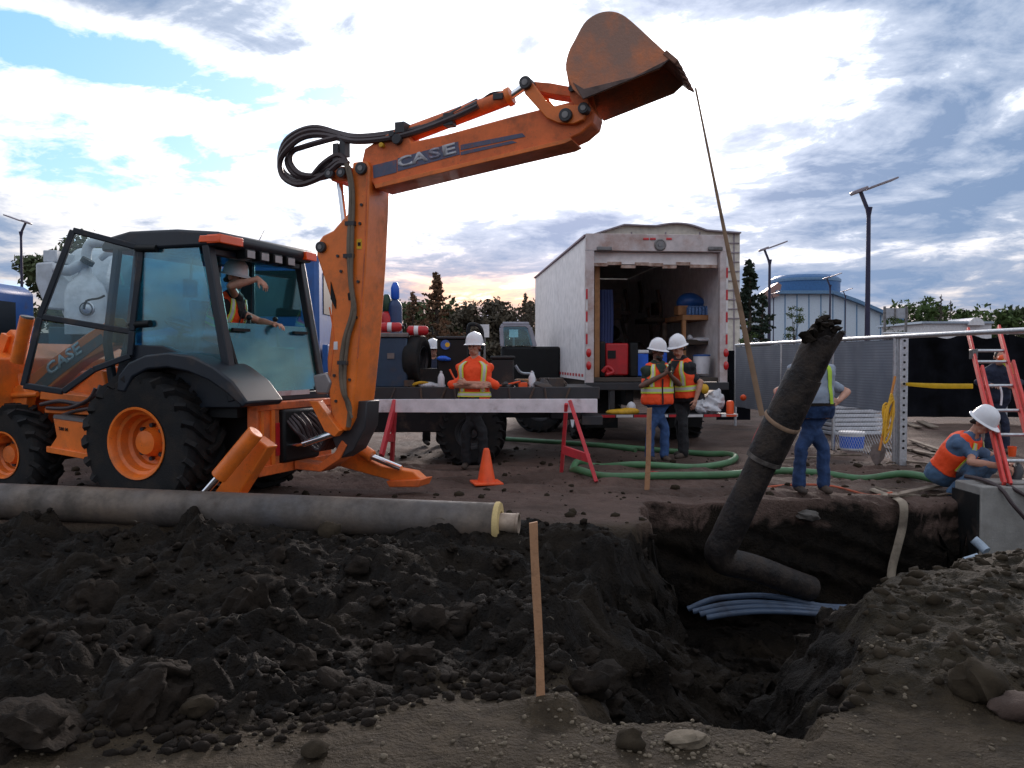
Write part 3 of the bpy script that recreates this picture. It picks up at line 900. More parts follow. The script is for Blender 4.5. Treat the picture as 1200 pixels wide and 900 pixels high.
# lower body, floor
mb = MB(); tprism(mb, [(150, 404), (190, 405), (268, 438), (283, 470), (282, 478), (128, 478), (140, 440)], .80, .10); mb.build('side_panel', M_cab, cab, bevel=.012)
mb = MB(); sbox(mb, -.66, rs(1.1), -.74, .74, 1.02, 1.12); mb.build('floor', M_black, cab)
mb = MB(); sbox(mb, -.60, .9, -.78, -.72, 1.1, 1.50); mb.build('side_panel', M_cab, cab)
MB().beam(T3(rs(1.20), -.78, 1.20), T3(rs(1.20), .78, 1.20), .09, .12, UZ).build('rear_sill', M_cab, cab, bevel=.012)
MB().beam(T3(rs(2.66), -.76, 2.64), T3(rs(2.66), .76, 2.64), .07, .07, UZ).build('rear_header', M_cab, cab, bevel=.012)
mb = MB(); mb.beam(T3(rs(1.22) + .06, -.42, 1.235), T3(rs(1.22) + .06, .42, 1.235), .05, .02, UZ); mb.build('sill_strip', mat('pale_strip', (.5, .48, .5), .5, dirt=(.35, .05, .05), dirt_amt=.2), cab)
# lower rear pane, pushed-up upper pane frame, side panes
def rearpane(pts, off): return [T3(rs(z) + off, t, z) for t, z in pts]
mb = MB(); mb.prism(rearpane([(.72, 1.95), (-.72, 1.95), (-.70, 1.32), (-.62, 1.25), (.40, 1.25), (.60, 1.40)], 0.0), TR * .008); pn = mb.build('rear_window', M_glass_dusty, cab)
mb = MB()
for a, b_ in (((.72, 1.95), (.62, 1.40)), ((.62, 1.40), (.42, 1.24)), ((.42, 1.24), (-.62, 1.24)), ((-.62, 1.24), (-.72, 1.34)), ((-.72, 1.34), (-.73, 1.95))):
    mb.beam(rearpane([a], 0)[0], rearpane([b_], 0)[0], .03, .035, TR)
mb.build('rear_frame', M_black, cab)
for t in (.52, -.50):
    MB().beam(T3(rs(1.88) + .03, t + .13, 1.88), T3(rs(1.88) + .03, t - .13, 1.88), .03, .03, UZ).build('window_latch', M_black, cab)
mb = MB(); mb.prism([TP(x, y, .775) for x, y in [(166, 291), (232, 286), (263, 436), (245, 430), (192, 408), (154, 404)]], TN * -.008); mb.build('side_window', M_glass_side, cab)
mb = MB(); mb.prism([T3(rs(2.66) - .04, -.765, 2.66), T3(.02, -.765, 2.66), T3(.02, -.765, 1.5), T3(rs(1.5) - .04, -.765, 1.5)], TN * .008); mb.build('side_window', M_glass, cab)
mb = MB(); mb.prism([T3(-.10, -.765, 2.66), T3(fs(2.66) + .05, -.765, 2.66), T3(fs(1.76) + .05, -.765, 1.76), T3(-.10, -.765, 1.5)], TN * .008); mb.build('side_window', M_glass, cab)
mb = MB(); mb.prism([T3(fs(2.66) + .02, .72, 2.66), T3(fs(2.66) + .02, -.72, 2.66), T3(fs(1.76), -.72, 1.76), T3(fs(1.76), .72, 1.76)], TR * .008); mb.build('windscreen', M_glass, cab)
mb = MB(); mb.prism([T3(rs(2.62) - .02, .66, 2.62), T3(rs(2.62) - .02, -.66, 2.62), T3(-.05, -.62, 2.655), T3(-.05, .62, 2.655)], UZ * .006); mb.build('lifted_window', M_glass, cab)
# inside
mb = MB(); sbox(mb, -.62, -.42, -.32, .32, 1.1, 1.85); mb.build('dashboard', M_black, cab, bevel=.03)
mb = MB(); c = T3(-.28, .05, 1.95); ax = (TR * .45 + UZ * .9).normalized(); a_ = ax.orthogonal().normalized(); b_ = ax.cross(a_)
mb.tube([c + (a_ * math.cos(i * math.pi / 8) + b_ * math.sin(i * math.pi / 8)) * .19 for i in range(16)], .016, n=6, smooth=2, closed=True); mb.beam(c - a_ * .18, c + a_ * .18, .02, .02); mb.cyl(c, c - ax * .3, .025)
mb.build('steering_wheel', M_black, cab)
mb = MB(); sbox(mb, .05, .52, -.26, .26, 1.50, 1.64); mb.prism([T3(.02, .25, 1.6), T3(.14, .25, 1.6), T3(.03, .25, 2.22), T3(-.06, .25, 2.22)], TN * -.5); sbox(mb, .12, .45, -.16, .16, 1.12, 1.5); mb.build('seat', M_black, cab, bevel=.04, seg=3)
mb = MB(); sbox(mb, .70, .84, -.42, .42, 1.1, 1.72); mb.build('control_tower', M_black, cab, bevel=.02)
mb = MB()
for t in (.22, -.22): mb.cyl(T3(.77, t, 1.7), T3(.72, t, 2.0), .012); mb.ball(T3(.72, t, 2.02), .03)
mb.build('control_levers', M_black, cab, kind='stuff')
mb = MB(); mb.obox(T3(.30, .60, 2.30), TR * .02, TN * .09, UZ * .09); mb.cyl(T3(.30, .60, 2.38), T3(.35, .62, 2.66), .01); mb.build('inside_mirror', M_black, cab, bevel=.01)
# lights
mb = MB(); mb.prism([T3(.60, .835, 2.72), T3(.845, .835, 2.712), T3(.845, .835, 2.78), T3(.62, .835, 2.785)], TN * -.2); sbox(mb, .70, .86, .48, .832, 2.705, 2.79); mb.build('amber_light', M_amber, cab, bevel=.008)
mb = MB(); sbox(mb, .78, .865, -.81, -.60, 2.70, 2.79); mb.build('amber_light', M_amber, cab, bevel=.008)
for t in (.34, .11, -.12, -.35):
    h = MB(); sbox(h, .72, .84, t - .075, t + .075, 2.60, 2.70); lo = h.build('work_light', M_black, cab, bevel=.01)
    l2 = MB(); sbox(l2, .84, .846, t - .06, t + .06, 2.612, 2.685); l2.build('lens', M_lampglass, lo)
MB().cyl(T3(.10, -.70, 2.86), T3(.22, -.72, 3.08), .006, .003, 6).build('antenna', M_black, cab)
# open door
hin = TP(161, 290, .79); dd = (-TR * math.cos(R(28)) + TN * math.sin(R(28))).normalized(); dn_ = dd.cross(UZ).normalized()
def DP(x, y): return onplane(x, y, hin, dn_)
door = node('cab_door', BH)
fr = [(166, 291), (86, 270), (47, 372), (28, 452), (74, 459), (110, 433), (153, 417), (155, 388)]
mb = MB()
for i in range(len(fr)):
    mb.beam(DP(*fr[i]), DP(*fr[(i + 1) % len(fr)]), .055, .06, dn_)
mb.beam(DP(47, 371), DP(155, 389), .05, .06, dn_)
mb.build('door_frame', M_cab, door, bevel=.01)
mb = MB(); mb.prism([DP(x, y) for x, y in [(163, 294), (88, 274), (50, 370), (153, 387)]], dn_ * .006); mb.build('upper_pane', glass('door_glass', (.90, .96, .97), .03, .06), door)
mb = MB(); mb.prism([DP(x, y) for x, y in [(47, 376), (31, 449), (73, 455), (108, 430), (151, 414), (152, 391)]], dn_ * .006); mb.build('lower_pane', glass('door_glass_low', (.66, .78, .80), .05, .14), door)
mb = MB(); mb.tube([DP(96, 362) + dn_ * .06, DP(98, 352) + dn_ * .08, DP(112, 349) + dn_ * .08, DP(120, 346) + dn_ * .06], .012, n=6); mb.build('door_handle', M_black, door)
mb = MB(); mb.cyl(TP(160, 291, .80), TP(184, 291, .80), .035); mb.cyl(TP(150, 381, .80), TP(176, 379, .80), .035); mb.build('hinge_arms', M_black, door, kind='stuff')

# fender
arc_o = [(136, 458), (138, 440), (150, 425), (170, 416), (196, 413), (224, 417), (250, 430), (272, 447), (290, 472)]
arc_i = [(284, 478), (264, 460), (244, 446), (220, 436), (196, 431), (172, 433), (155, 442), (146, 460)]
mb = MB(); tprism(mb, arc_o + arc_i, 1.06, .56); mb.build('fender', M_cab, BH, bevel=.02, seg=3)
# rear hoe frame
hf = node('hoe_frame', BH)
mb = MB(); sbox(mb, 1.02, 1.14, .30, .66, .50, 1.12); sbox(mb, 1.02, 1.14, -.66, -.34, .50, 1.12); sbox(mb, 1.02, 1.16, -.66, .66, .44, .54); sbox(mb, 1.02, 1.16, -.66, .66, 1.08, 1.16)
mb.build('frame_plate', M_orange_old, hf, bevel=.01)
mb = MB(); sbox(mb, 1.141, 1.16, .40, .46, .54, 1.08); sbox(mb, 1.141, 1.16, .58, .62, .54, 1.08); mb.build('frame_rib', M_orange, hf)
mb = MB(); sbox(mb, 1.141, 1.15, .31, .38, .62, .95); mb.build('red_decal', M_red, hf)
mb = MB(); sbox(mb, .95, 1.2, -.34, .30, .54, 1.08); mb.build('valve_block', M_black, hf, bevel=.03)
mb = MB()
for k in range(16):
    t = -.30 + .036 * k; z = 1.05 - .02 * (k % 4)
    mb.tube([T3(1.16, t, z), T3(1.30, t + .03 * math.sin(k), z - .12), T3(1.34, t - .05, .80 - .03 * (k % 3)), T3(1.45, t * .4 - .04, .66), T3(1.60, t * .2, .74 + .015 * k)], .018, n=6)
mb.build('hydraulic_hoses', M_hose, hf, kind='stuff')
mb = MB(); tprism(mb, [(345, 540), (372, 545), (392, 530), (400, 516), (406, 522), (398, 538), (376, 553), (345, 550)], .12, .24); mb.build('swing_bracket', M_orange_old, hf, bevel=.008)
mb = MB(); tprism(mb, [(362, 470), (372, 470), (398, 505), (392, 512), (380, 505)], .26, .1); mb.build('swing_arm', M_orange, hf, bevel=.006)
mb = MB(); tprism(mb, [(392, 470), (430, 470), (428, 500), (414, 528), (398, 538), (388, 510)], .10, .26); mb.build('swing_tower', M_dsteel, hf, bevel=.01)
mb = MB(); mb.cyl(TP(355, 520, .2), TP(397, 506, .1), .035); mb.cyl(TP(338, 522, .2), TP(360, 520, .2), .022); mb.build('swing_cylinder', M_chrome, hf)
mb = MB(); tprism(mb, [(366, 440), (382, 436), (388, 448), (384, 462), (370, 462)], .22, .12); mb.build('lamp_housing', M_lampglass, hf, bevel=.02)

# stabilisers
def stab(pl, t, w, c0, c1, r0, foot, rod):
    sn = node('stabiliser', BH)
    mb = MB(); tprism(mb, pl, t, w); mb.build('stabiliser_leg', M_orange, sn, bevel=.012)
    mb = MB(); mb.cyl(TP(*c0), TP(*c1), .085 if r0 is None else r0, n=18); mb.build('ram_body', M_orange, sn, bevel=.01)
    MB().cyl(TP(*c1), TP(*rod), .034, n=14).build('ram_rod', M_chrome, sn)
    if foot: mb = MB(); tprism(mb, foot, t + .06, w + .12); mb.build('stabiliser_foot', M_orange_old, sn, bevel=.01)
    return sn
stab([(298, 512), (314, 524), (282, 575), (272, 592), (240, 592), (262, 562), (284, 534)], .86, .16, (300, 506, 1.0), (256, 559, 1.08), .078, [(222, 590), (292, 588), (296, 600), (218, 602)], (232, 586, 1.1))
stab([(396, 530), (404, 524), (446, 546), (484, 553), (494, 562), (488, 568), (468, 566), (392, 545)], -.72, .16, (408, 516, -.66), (436, 535, -.66), .07, [(452, 564), (494, 562), (490, 571), (456, 571)], (470, 549, -.66))

# ------------------------------------------------ boom, dipper, bucket
boom = node('boom', BH)
mb = MB()
tprism(mb, [(413, 190), (430, 188), (433, 196), (431, 250), (428, 310), (422, 394), (416, 455), (412, 490), (404, 506), (394, 500), (388, 484), (384, 450), (383, 421), (388, 380), (388, 352), (376, 315), (371, 300), (371, 286), (378, 276), (390, 270), (410, 247)], .20, .42)
mb.build('boom_beam', M_orange, boom, bevel=.018, seg=2)
mb = MB()
for (x, y) in [(396, 300), (400, 318), (392, 440), (394, 470), (404, 452), (424, 240), (422, 262), (420, 330), (418, 372), (410, 445)]:
    a = TP(x, y, .2); mb.cyl(a, a + TN * .014, .016, n=6)
mb.build('bolts', M_dsteel, boom, kind='stuff')
mb = MB(); mb.obox(TP(421, 286, .202), TR * .028, UZ * .05, TN * .002); mb.build('warning_sticker', M_yellow, boom)
mb = MB(); mb.obox(TP(421, 286, .204), TR * .016, UZ * .018, TN * .002); mb.build('warning_sticker', M_black, boom)
mb = MB(); mb.obox(TP(393, 405, .202), TR * .026, UZ * .04, TN * .002); mb.build('warning_sticker', M_white, boom)
mb = MB()
for L_ in ([(386, 360), (391, 395), (387, 440)], [(430, 205), (427, 300), (419, 420)]): ttube(mb, [(x, y, .2) for x, y in L_], .008, n=5)
mb.build('weld_seam', M_orange_old, boom, kind='stuff')
# back face: recess and panel
mb = MB(); p = [TP(x, y, 0) for x, y in [(432.5, 214), (431.5, 258)]]
mb.obox((p[0] + p[1]) / 2 + TR * .03, (p[1] - p[0]) / 2, TN * .12, TR * .012); mb.build('boom_slot', M_black, boom)
mb = MB(); p = [TP(x, y, 0) for x, y in [(429, 292), (418, 440)]]
mb.obox((p[0] + p[1]) / 2 + TR * .03, (p[1] - p[0]) / 2, TN * .17, TR * .012); mb.build('boom_rib', M_orange, boom, bevel=.006)
mb = MB(); mb.prism([TP(x, y, .201) for x, y in [(388, 330), (394, 352), (394, 362), (388, 350)]], TN * .01); mb.prism([TP(x, y, .201) for x, y in [(408, 344), (414, 340), (415, 352), (409, 352)]], TN * .012); mb.build('boom_opening', M_black, boom)
mb = MB(); tprism(mb, [(384, 198), (392, 194), (412, 196), (410, 212), (388, 212)], .16, .32); mb.build('boom_lug', M_orange_old, boom, bevel=.01)
for (x, y, rr) in [(378, 290, .055), (425, 198, .06), (388, 204, .05), (402, 203, .05)]:
    a = TP(x, y, .19); MB().cyl(a, a + TN * .05, rr, n=18).build('pin', M_dsteel, boom, bevel=.006)
    MB().cyl(a + TN * .045, a + TN * .055, rr * .45, n=12).build('pin_end', M_steel, boom)
MB().cyl(TP(397, 206, 0), TP(404, 262, 0), .032, n=14).build('boom_rod', M_chrome, boom)
mb = MB()
ttube(mb, [(406, 192, .24), (411, 215, .23), (411, 250, .225), (409, 290, .225), (411, 330, .225), (414, 362, .23), (404, 398, .225), (400, 430, .225), (402, 458, .225), (410, 478, .2), (408, 500, .18)], .026, n=8)
ttube(mb, [(409, 195, .26), (414, 225, .235), (413, 280, .23), (412, 330, .235), (416, 366, .235), (408, 398, .23), (404, 440, .23), (406, 470, .22), (412, 490, .2)], .018, n=8)
mb.build('boom_hose', mat('tan_hose', (.16, .12, .085), .6, dirt=MUD, dirt_amt=.3), boom, kind='stuff')
mb = MB()
for (x, y) in [(411, 262), (409, 300), (402, 425)]:
    a = TP(x, y, .22); mb.obox(a, TR * .05, UZ * .02, TN * .03)
mb.build('hose_clamps', M_dsteel, boom, kind='stuff')

dip = node('dipper', BH)
mb = MB()
tprism(mb, [(424, 188), (427, 174), (455, 156), (462, 152), (474, 153), (482, 166), (520, 158), (600, 136), (648, 124), (672, 118), (690, 121), (697, 132), (694, 145), (680, 157), (660, 166), (560, 189), (440, 219), (430, 210)], .15, .30)
mb.build('dipper_beam', M_orange_old, dip, bevel=.016)
mb = MB(); tprism(mb, [(438, 216), (560, 187), (660, 163.5), (668, 160.5), (670, 164), (662, 168), (560, 192), (440, 221)], .17, .34); mb.build('dipper_flange', M_orange, dip, bevel=.004)
mb = MB(); mb.prism([TP(x, y, .151) for x, y in [(437, 194), (465, 187), (465, 202), (438, 209)]], TN * .004); mb.prism([TP(x, y, .151) for x, y in [(466, 185.5), (537, 166), (539, 181), (466, 201)]], TN * .004)
mb.prism([TP(x, y, .151) for x, y in [(540, 170), (612, 156), (616, 160), (540, 176)]], TN * .004); mb.prism([TP(x, y, .151) for x, y in [(540, 178), (600, 165), (606, 167), (540, 182)]], TN * .004)
dc = mb.build('decal', mat('decal_slate', (0.085, 0.095, 0.16), .5, dirt=(.40, .10, .03), dirt_amt=.22, dirt_scale=16), dip)
p0 = TP(467, 199, .157); p1 = TP(505, 189.2, .157); p2 = TP(520, 185.2, .157); p3 = TP(538, 181.0, .157)
xd = (p1 - p0).normalized(); yd = UZ - xd * UZ.dot(xd)
MSL = mat('decal_silver2', (0.50, 0.50, 0.54), .5, dirt=(.3, .25, .24), dirt_amt=.3, dirt_scale=20)
hh = (TP(466, 184, .157) - TP(466, 199, .157)).length * .84
text_mesh('CA', p0 + yd * .016, xd, yd, hh, MSL, 'lettering', dip, bold=.035, w=(p1 - p0).length * .93)
text_mesh('S', p1 + yd * .016 - xd * .01, xd, yd, hh, mat('decal_worn', (.16, .15, .22), .5, dirt=(.45, .42, .45), dirt_amt=.45, dirt_scale=30), 'lettering', dip, bold=.035, w=(p2 - p1).length * .9)
text_mesh('E', p2 + yd * .016, xd, yd, hh, MSL, 'lettering', dip, bold=.03, w=(p3 - p2).length * .85)
for (x, y, rr) in [(467, 164, .05), (461, 158, .03), (449, 171, .024)]:
    a = TP(x, y, .15); MB().cyl(a, a + TN * .05, rr, n=18).build('pin', M_dsteel if x != 449 else M_yellow, dip, bevel=.005)
cyl_ = node('bucket_cylinder', BH)
MB().cyl(TP(470, 161, 0), TP(598, 113, 0), .082, .075, 20).build('ram_body', M_orange_old, cyl_, bevel=.008)
MB().cyl(TP(594, 115, 0), TP(600, 112, 0), .088, n=20).build('ram_collar', M_orange, cyl_, bevel=.006)
MB().cyl(TP(598, 113, 0), TP(618, 99, 0) , .036, n=14).build('ram_rod', M_chrome, cyl_)
mb = MB(); mb.obox(TP(527, 141, .07), TR * .05, UZ * .06, TN * .05); mb.obox(TP(585, 114, .05), TR * .05, UZ * .03, TN * .04); mb.build('valve_block', M_dsteel, cyl_, bevel=.006)
mb = MB()
for dy, tt in ((0, .05), (3.5, .11), (-2.5, 0.0), (1.5, -.05)):
    ttube(mb, [(560, 121 + dy, tt), (535, 133 + dy, tt), (500, 147 + dy, tt), (470, 156 + dy, tt + .05), (440, 161 + dy, tt + .06), (415, 162 + dy, tt + .05), (395, 158 + dy, tt), (372, 153 + dy * 1.5, tt), (352, 157 + dy * 1.6, tt + .02), (335, 170 + dy * 2, tt + .03), (328, 188 + dy, tt), (332, 204 + dy, tt), (348, 213 + dy, tt + .03), (368, 208 + dy, tt), (386, 196 + dy * 1.5, tt + .1), (398, 188 + dy, tt + .12), (408, 192, tt + .12)], .029, n=7)
ttube(mb, [(400, 160, .1), (380, 165, .14), (356, 172, .1), (342, 178, .08), (341, 192, .08), (352, 204, .1), (372, 206, .12), (392, 203, .12)], .029, n=7)
ttube(mb, [(366, 206, .12), (378, 192, .16), (394, 182, .16), (404, 186, .16), (409, 200, .2)], .026, n=7)
ttube(mb, [(345, 176, .06), (336, 188, .05), (344, 204, .08), (364, 210, .08), (384, 207, .1)], .026, n=7)
ttube(mb, [(478, 154, .08), (510, 143, .08), (541, 126, .05)], .02, n=7)
ttube(mb, [(560, 121, .04), (575, 110, .04), (588, 108, .04)], .012, n=6)
mb.build('hydraulic_hoses', M_hose, dip, kind='stuff')
mb = MB()
for (x, y, t) in [(404, 173, .1), (396, 180, .12)]: mb.obox(TP(x, y, t), TR * .03, UZ * .09, TN * .05)
mb.obox(TP(472, 151, .1), TR * .05, UZ * .05, TN * .07); mb.build('hose_clamp', M_dsteel, dip, kind='stuff')
lk = node('bucket_linkage', BH)
mb = MB(); tprism(mb, [(612, 93), (622, 95), (645, 97), (672, 102), (680, 112), (672, 114), (644, 110), (618, 104)], .11, .22); mb.build('link', M_orange_old, lk, bevel=.008)
for t in (.21, -.15):
    mb = MB(); tprism2(mb, [(611, 96), (620, 92), (628, 102), (640, 118), (650, 124), (678, 122), (686, 130), (684, 140), (672, 145), (654, 144), (640, 138), (626, 122), (615, 110)], .21, t, .06); mb.build('link_plate', M_orange, lk, bevel=.008)
for (x, y, rr, t) in [(617, 98, .058, .2), (664, 136, .06, .2), (685, 128, .05, .2)]:
    a = TP(x, y, t); MB().cyl(a - TN * .45, a + TN * .05, rr, n=18).build('pin', M_dsteel, lk, bevel=.006)
    MB().cyl(a + TN * .045, a + TN * .056, rr * .5, n=12).build('pin_end', M_steel, lk)

# bucket
bk = node('bucket', BH)
side = [(671, 104), (663, 82), (666, 62), (674, 46), (684, 28), (694, 19), (706, 14), (718, 13.5), (729, 17), (740, 25), (760, 43), (786, 67), (772, 80), (683, 116)]
bw = .74
_c = side[:12]; _d = []
for i in range(11):
    p0_, p1_, p2_, p3_ = [V((*_c[max(0, min(11, i + k))], 0)) for k in (-1, 0, 1, 2)]
    for k in range(3):
        t = k / 3; w_ = 0.5 * (2 * p1_ + (p2_ - p0_) * t + (2 * p0_ - 5 * p1_ + 4 * p2_ - p3_) * t * t + (3 * p1_ - p0_ - 3 * p2_ + p3_) * t ** 3); _d.append((w_.x, w_.y))
NS = len(_d) + 1; side = _d + side[11:]
tn_ = .37
mb = MB(); tprism(mb, side, tn_, .03); mb.build('side_plate', M_bucket, bk, bevel=.006)
mb = MB(); tprism2(mb, side, tn_, -tn_ + .03, .03); mb.build('side_plate', M_bucket, bk, bevel=.006)
# shell: a strip of thick plate along the curved back, from the hinge to the lip
near = [TP(x, y, tn_ - .012) for x, y in side[:NS]]
cen = sum(near, V((0, 0, 0))) / len(near)
mb = MB(); W_ = TN * -(bw - .024)
inn = []
for i, p in enumerate(near):
    d = (near[min(i + 1, NS - 1)] - near[max(i - 1, 0)]).normalized(); nn = TN.cross(d)
    if nn.dot(cen - p) < 0: nn = -nn
    inn.append(p + nn * .025)
n = NS
vs = near + inn + [p + W_ for p in near] + [p + W_ for p in inn]
fs_ = []
for i in range(n - 1):
    fs_ += [(i, i + 1, 2 * n + i + 1, 2 * n + i), (n + i, 3 * n + i, 3 * n + i + 1, n + i + 1), (i, n + i, n + i + 1, i + 1), (2 * n + i, 2 * n + i + 1, 3 * n + i + 1, 3 * n + i)]
fs_ += [(0, 2 * n, 3 * n, n), (n - 1, 2 * n - 1, 4 * n - 1, 3 * n - 1)]
mb.add(vs, fs_); mb.build('shell', M_bucket_in, bk)
# lip, wear strip and teeth
lip = TP(786, 67, tn_); ld = (TP(802, 80, tn_) - TP(772, 55, tn_)).normalized()
mb = MB(); mb.obox(lip + ld * .0 + TN * (-bw / 2), ld * .07, TN * (bw / 2 + .01), ld.cross(TN) * .022); mb.build('cutting_lip', M_bucket_in, bk, bevel=.006)
for k in range(5):
    o_ = lip + TN * (-(.06 + k * (bw - .12) / 4))
    mb = MB(); mb.prism([o_ + ld * .05 + TN * .04 - UZ * .03, o_ + ld * .12 + TN * .025 - UZ * .015, o_ + ld * .12 + TN * .025 + UZ * .01, o_ + ld * .05 + TN * .04 + UZ * .035], TN * -.07); mb.build('tooth', M_bucket_in, bk, bevel=.004)
mb = MB(); tprism(mb, [(671, 96), (684, 104), (742, 90), (786, 68), (774, 79), (683, 116)], tn_ + .012, .016); mb.build('side_edge', mat('bare_edge', (.13, .085, .075), .5, .3, dirt=MUD, dirt_amt=.3), bk, bevel=.004)
for t in (.17, -.11):
    mb = MB(); tprism2(mb, [(663, 82), (674, 74), (684, 100), (688, 116), (694, 130), (684, 140), (676, 128), (668, 116), (666, 98)], .17, t, .06); mb.build('bucket_ear', M_orange_old, bk, bevel=.008)
for (x, y) in [(669, 88), (670, 104), (675, 98)]:
    a = TP(x, y, .18); MB().cyl(a - TN * .36, a + TN * .02, .028, n=14).build('pin', M_dsteel, bk)

# ---------------------------------------------------------------- sling from the bucket to the old pipe
SL = TP(815, 103, -.1)
# ---------------------------------------------------------------- pipes, stakes, small things in front
M_jacket = mat('pipe_jacket', (0.165, 0.118, 0.082), 0.5, dirt=(0.045, 0.037, 0.031), dirt_amt=0.40, dirt_scale=3.2, bump=0.2, bump_scale=30, scale=1.2, speck=.5, col2=(0.090, 0.083, 0.085))
M_foam = mat('insulation_foam', (0.62, 0.46, 0.20), 0.8, dirt=MUD, dirt_amt=0.2, dirt_scale=9, bump=0.3)
M_core = mat('inner_steel_pipe', (0.42, 0.33, 0.26), 0.5, 0.4, dirt=(.2, .13, .09), dirt_amt=.3)
pA = at(-150, 580.5, 8.30); pB = at(581, 612.5, 7.22)
pd_ = (pB - pA).normalized()
lp = thing('insulated_pipe', (pA.x * .5 + pB.x * .5, pA.y * .5 + pB.y * .5, (pA.z + pB.z) / 2 - .17), 'long grey insulated pipe lying across the soil heap with its steel core bare', 'pipe')
MB().lathe([(.168, 0), (.168, (pB - pA).length)], pA, pd_, 40).build('pipe_jacket', M_jacket, lp)
MB().lathe([(.092, -.02), (.16, -.02), (.166, -.008), (.178, 0), (.180, .025), (.172, .04), (.10, .045), (.092, .03)], pB, pd_, 40).build('foam_ring', M_foam, lp)
MB().lathe([(.085, -.05), (.085, .175), (.090, .18), (.090, .20), (.078, .20), (.078, .05), (.0001, .05)], pB, pd_, 32).build('inner_pipe', M_core, lp)
# tilted old pipe standing out of the trench
M_old = mat('tarred_pipe', (0.018, 0.015, 0.015), 0.5, dirt=(0.075, 0.055, 0.043), dirt_amt=0.36, dirt_scale=4, bump=0.7, bump_scale=25, spec=.28)
op0 = at(846, 640, 8.15); op1 = at(968, 388, 7.6); od = (op1 - op0).normalized(); oL = (op1 - op0).length
po = thing('broken_pipe', op0 - UZ * .2, 'black tarred pipe with a ragged top leaning up out of the trench', 'pipe')
mb = MB(); mb.tube([op0 + od * k for k in np.linspace(0, oL * .46, 10)], [.142 + .006 * math.sin(k * 7) for k in range(10)], n=28, smooth=3); mb.build('lower_length', M_old, po)
mb = MB(); mb.tube([op0 + od * (oL * .43), op0 + od * (oL * .50), op0 + od * (oL * .78), op0 + od * (oL * .80)], [.160, .168, .162, .155], n=28, smooth=3); mb.build('sleeve', M_old, po)
mb = MB(); n = 30; vs = []; zz = np.linspace(oL * .78, oL, 8)
a_ = od.orthogonal().normalized(); b_ = od.cross(a_)
for sgn, rr in ((1, .146), (0, .118)):
    for i, h in enumerate(zz if sgn else zz[::-1]):
        for k in range(n):
            t = 2 * math.pi * k / n
            hh = h + ((.05 * math.sin(t + 2) + .03 * math.sin(3 * t) + .02 * math.sin(7 * t + 1) + .03 * (((k * 7919) % 13) / 13 - .5) * 2) * ((h - zz[0]) / (oL - zz[0])) ** 3)
            r_ = rr + .012 * math.sin(5 * t + i) * (i / 8)
            vs.append(op0 + od * hh + a_ * (r_ * math.cos(t)) + b_ * (r_ * math.sin(t)))
mb.add(vs, [(i * n + k, i * n + (k + 1) % n, (i + 1) * n + (k + 1) % n, (i + 1) * n + k) for i in range(15) for k in range(n)])
mb.build('ragged_end', M_old, po)
mb = MB()
for (px, py, yy) in [(952, 390, 7.50), (956, 384, 7.62), (978, 378, 7.62), (980, 386, 7.52), (946, 396, 7.48), (967, 374, 7.65), (970, 381, 7.5), (961, 378, 7.56)]:
    vv, ff = lump(ICO2, at(px, py, yy), .048, .7, .6); mb.add(vv.tolist(), ff.tolist())
mb.build('torn_wrap', M_clod, po, kind='stuff')
mb = MB(); mb.lathe([(.140, -.03), (.166, -.02), (.166, .02), (.140, .03)], op0 + od * (oL * .425), od, 28); mb.build('pale_wrap', mat('pale_wrap', (.16, .14, .125), .7, dirt=MUD, dirt_amt=.6, dirt_scale=7), po)
mb = MB(); e1 = at(950, 690, 8.6)
mb.tube([op0 + od * .10, op0 - od * .06, op0 - od * .12 + (e1 - op0).normalized() * .12, op0 + (e1 - op0) * .35 - UZ * .06, op0 + (e1 - op0) * .7 - UZ * .03, e1], [.142, .146, .140, .128, .128, .128], n=26, smooth=4); mb.build('elbow', M_old, po)
# webbing sling
s1 = op0 + od * (oL * .60)
s1 = at(893, 487, s1.y - .12)
mb = MB(); pts = [SL + (s1 - SL) * t + TN * (.05 * math.sin(t * 3.1)) * .3 for t in np.linspace(0, 1, 14)]
mb.tube(pts, [.009, .009, .010, .011, .013, .015, .018, .02, .021, .023, .024, .025, .025, .025], n=8, smooth=3, flat=.28, flat_dir=(1, -.2, .1))
oc_ = op0 + od * (oL * .60)
mb.tube([oc_ + (a_ * math.cos(t) + b_ * math.sin(t)) * .170 + od * (.03 * math.cos(t - 1)) for t in np.linspace(0, 2 * math.pi, 17)[:-1]], .020, n=6, smooth=2, closed=True, flat=.3, flat_dir=od)
tag(mb.build('lifting_sling', mat('sling_webbing', (.30, .19, .12), .8, dirt=MUD, dirt_amt=.15), None), 'tan webbing sling hanging from the digger bucket to the broken pipe', 'sling')

# stakes
def stake(base, top, w, d, label, material, group):
    b_ = V(base); t_ = V(top)
    dr = (t_ - b_).normalized()
    mb = MB()
    n = 7; vs = []
    for i in range(n):
        f = i / (n - 1); c = b_ + (t_ - b_) * f + V((.004 * math.sin(f * 5), 0, 0)); ww = w * (1 + .05 * math.sin(i * 2.1))
        for (x, y) in ((-1, -1), (1, -1), (1, 1), (-1, 1)): vs.append(c + V((x * ww / 2, y * d / 2, (0.004 * x if i == n - 1 else 0))))
    fs = [(i * 4 + k, i * 4 + (k + 1) % 4, i * 4 + 4 + (k + 1) % 4, i * 4 + 4 + k) for i in range(n - 1) for k in range(4)] + [(3, 2, 1, 0), tuple(range(4 * n - 4, 4 * n))]
    mb.add(vs, fs); o = mb.build('survey_stake', material, bevel=.002)
    return tag(o, label, 'stake', group)
b0 = at(634, 850, 3.63); stake(b0, at(626, 612, 3.63), .036, .018, 'tall wooden stake in the gravel at the front of the heap', M_wood, 'wooden survey stakes')
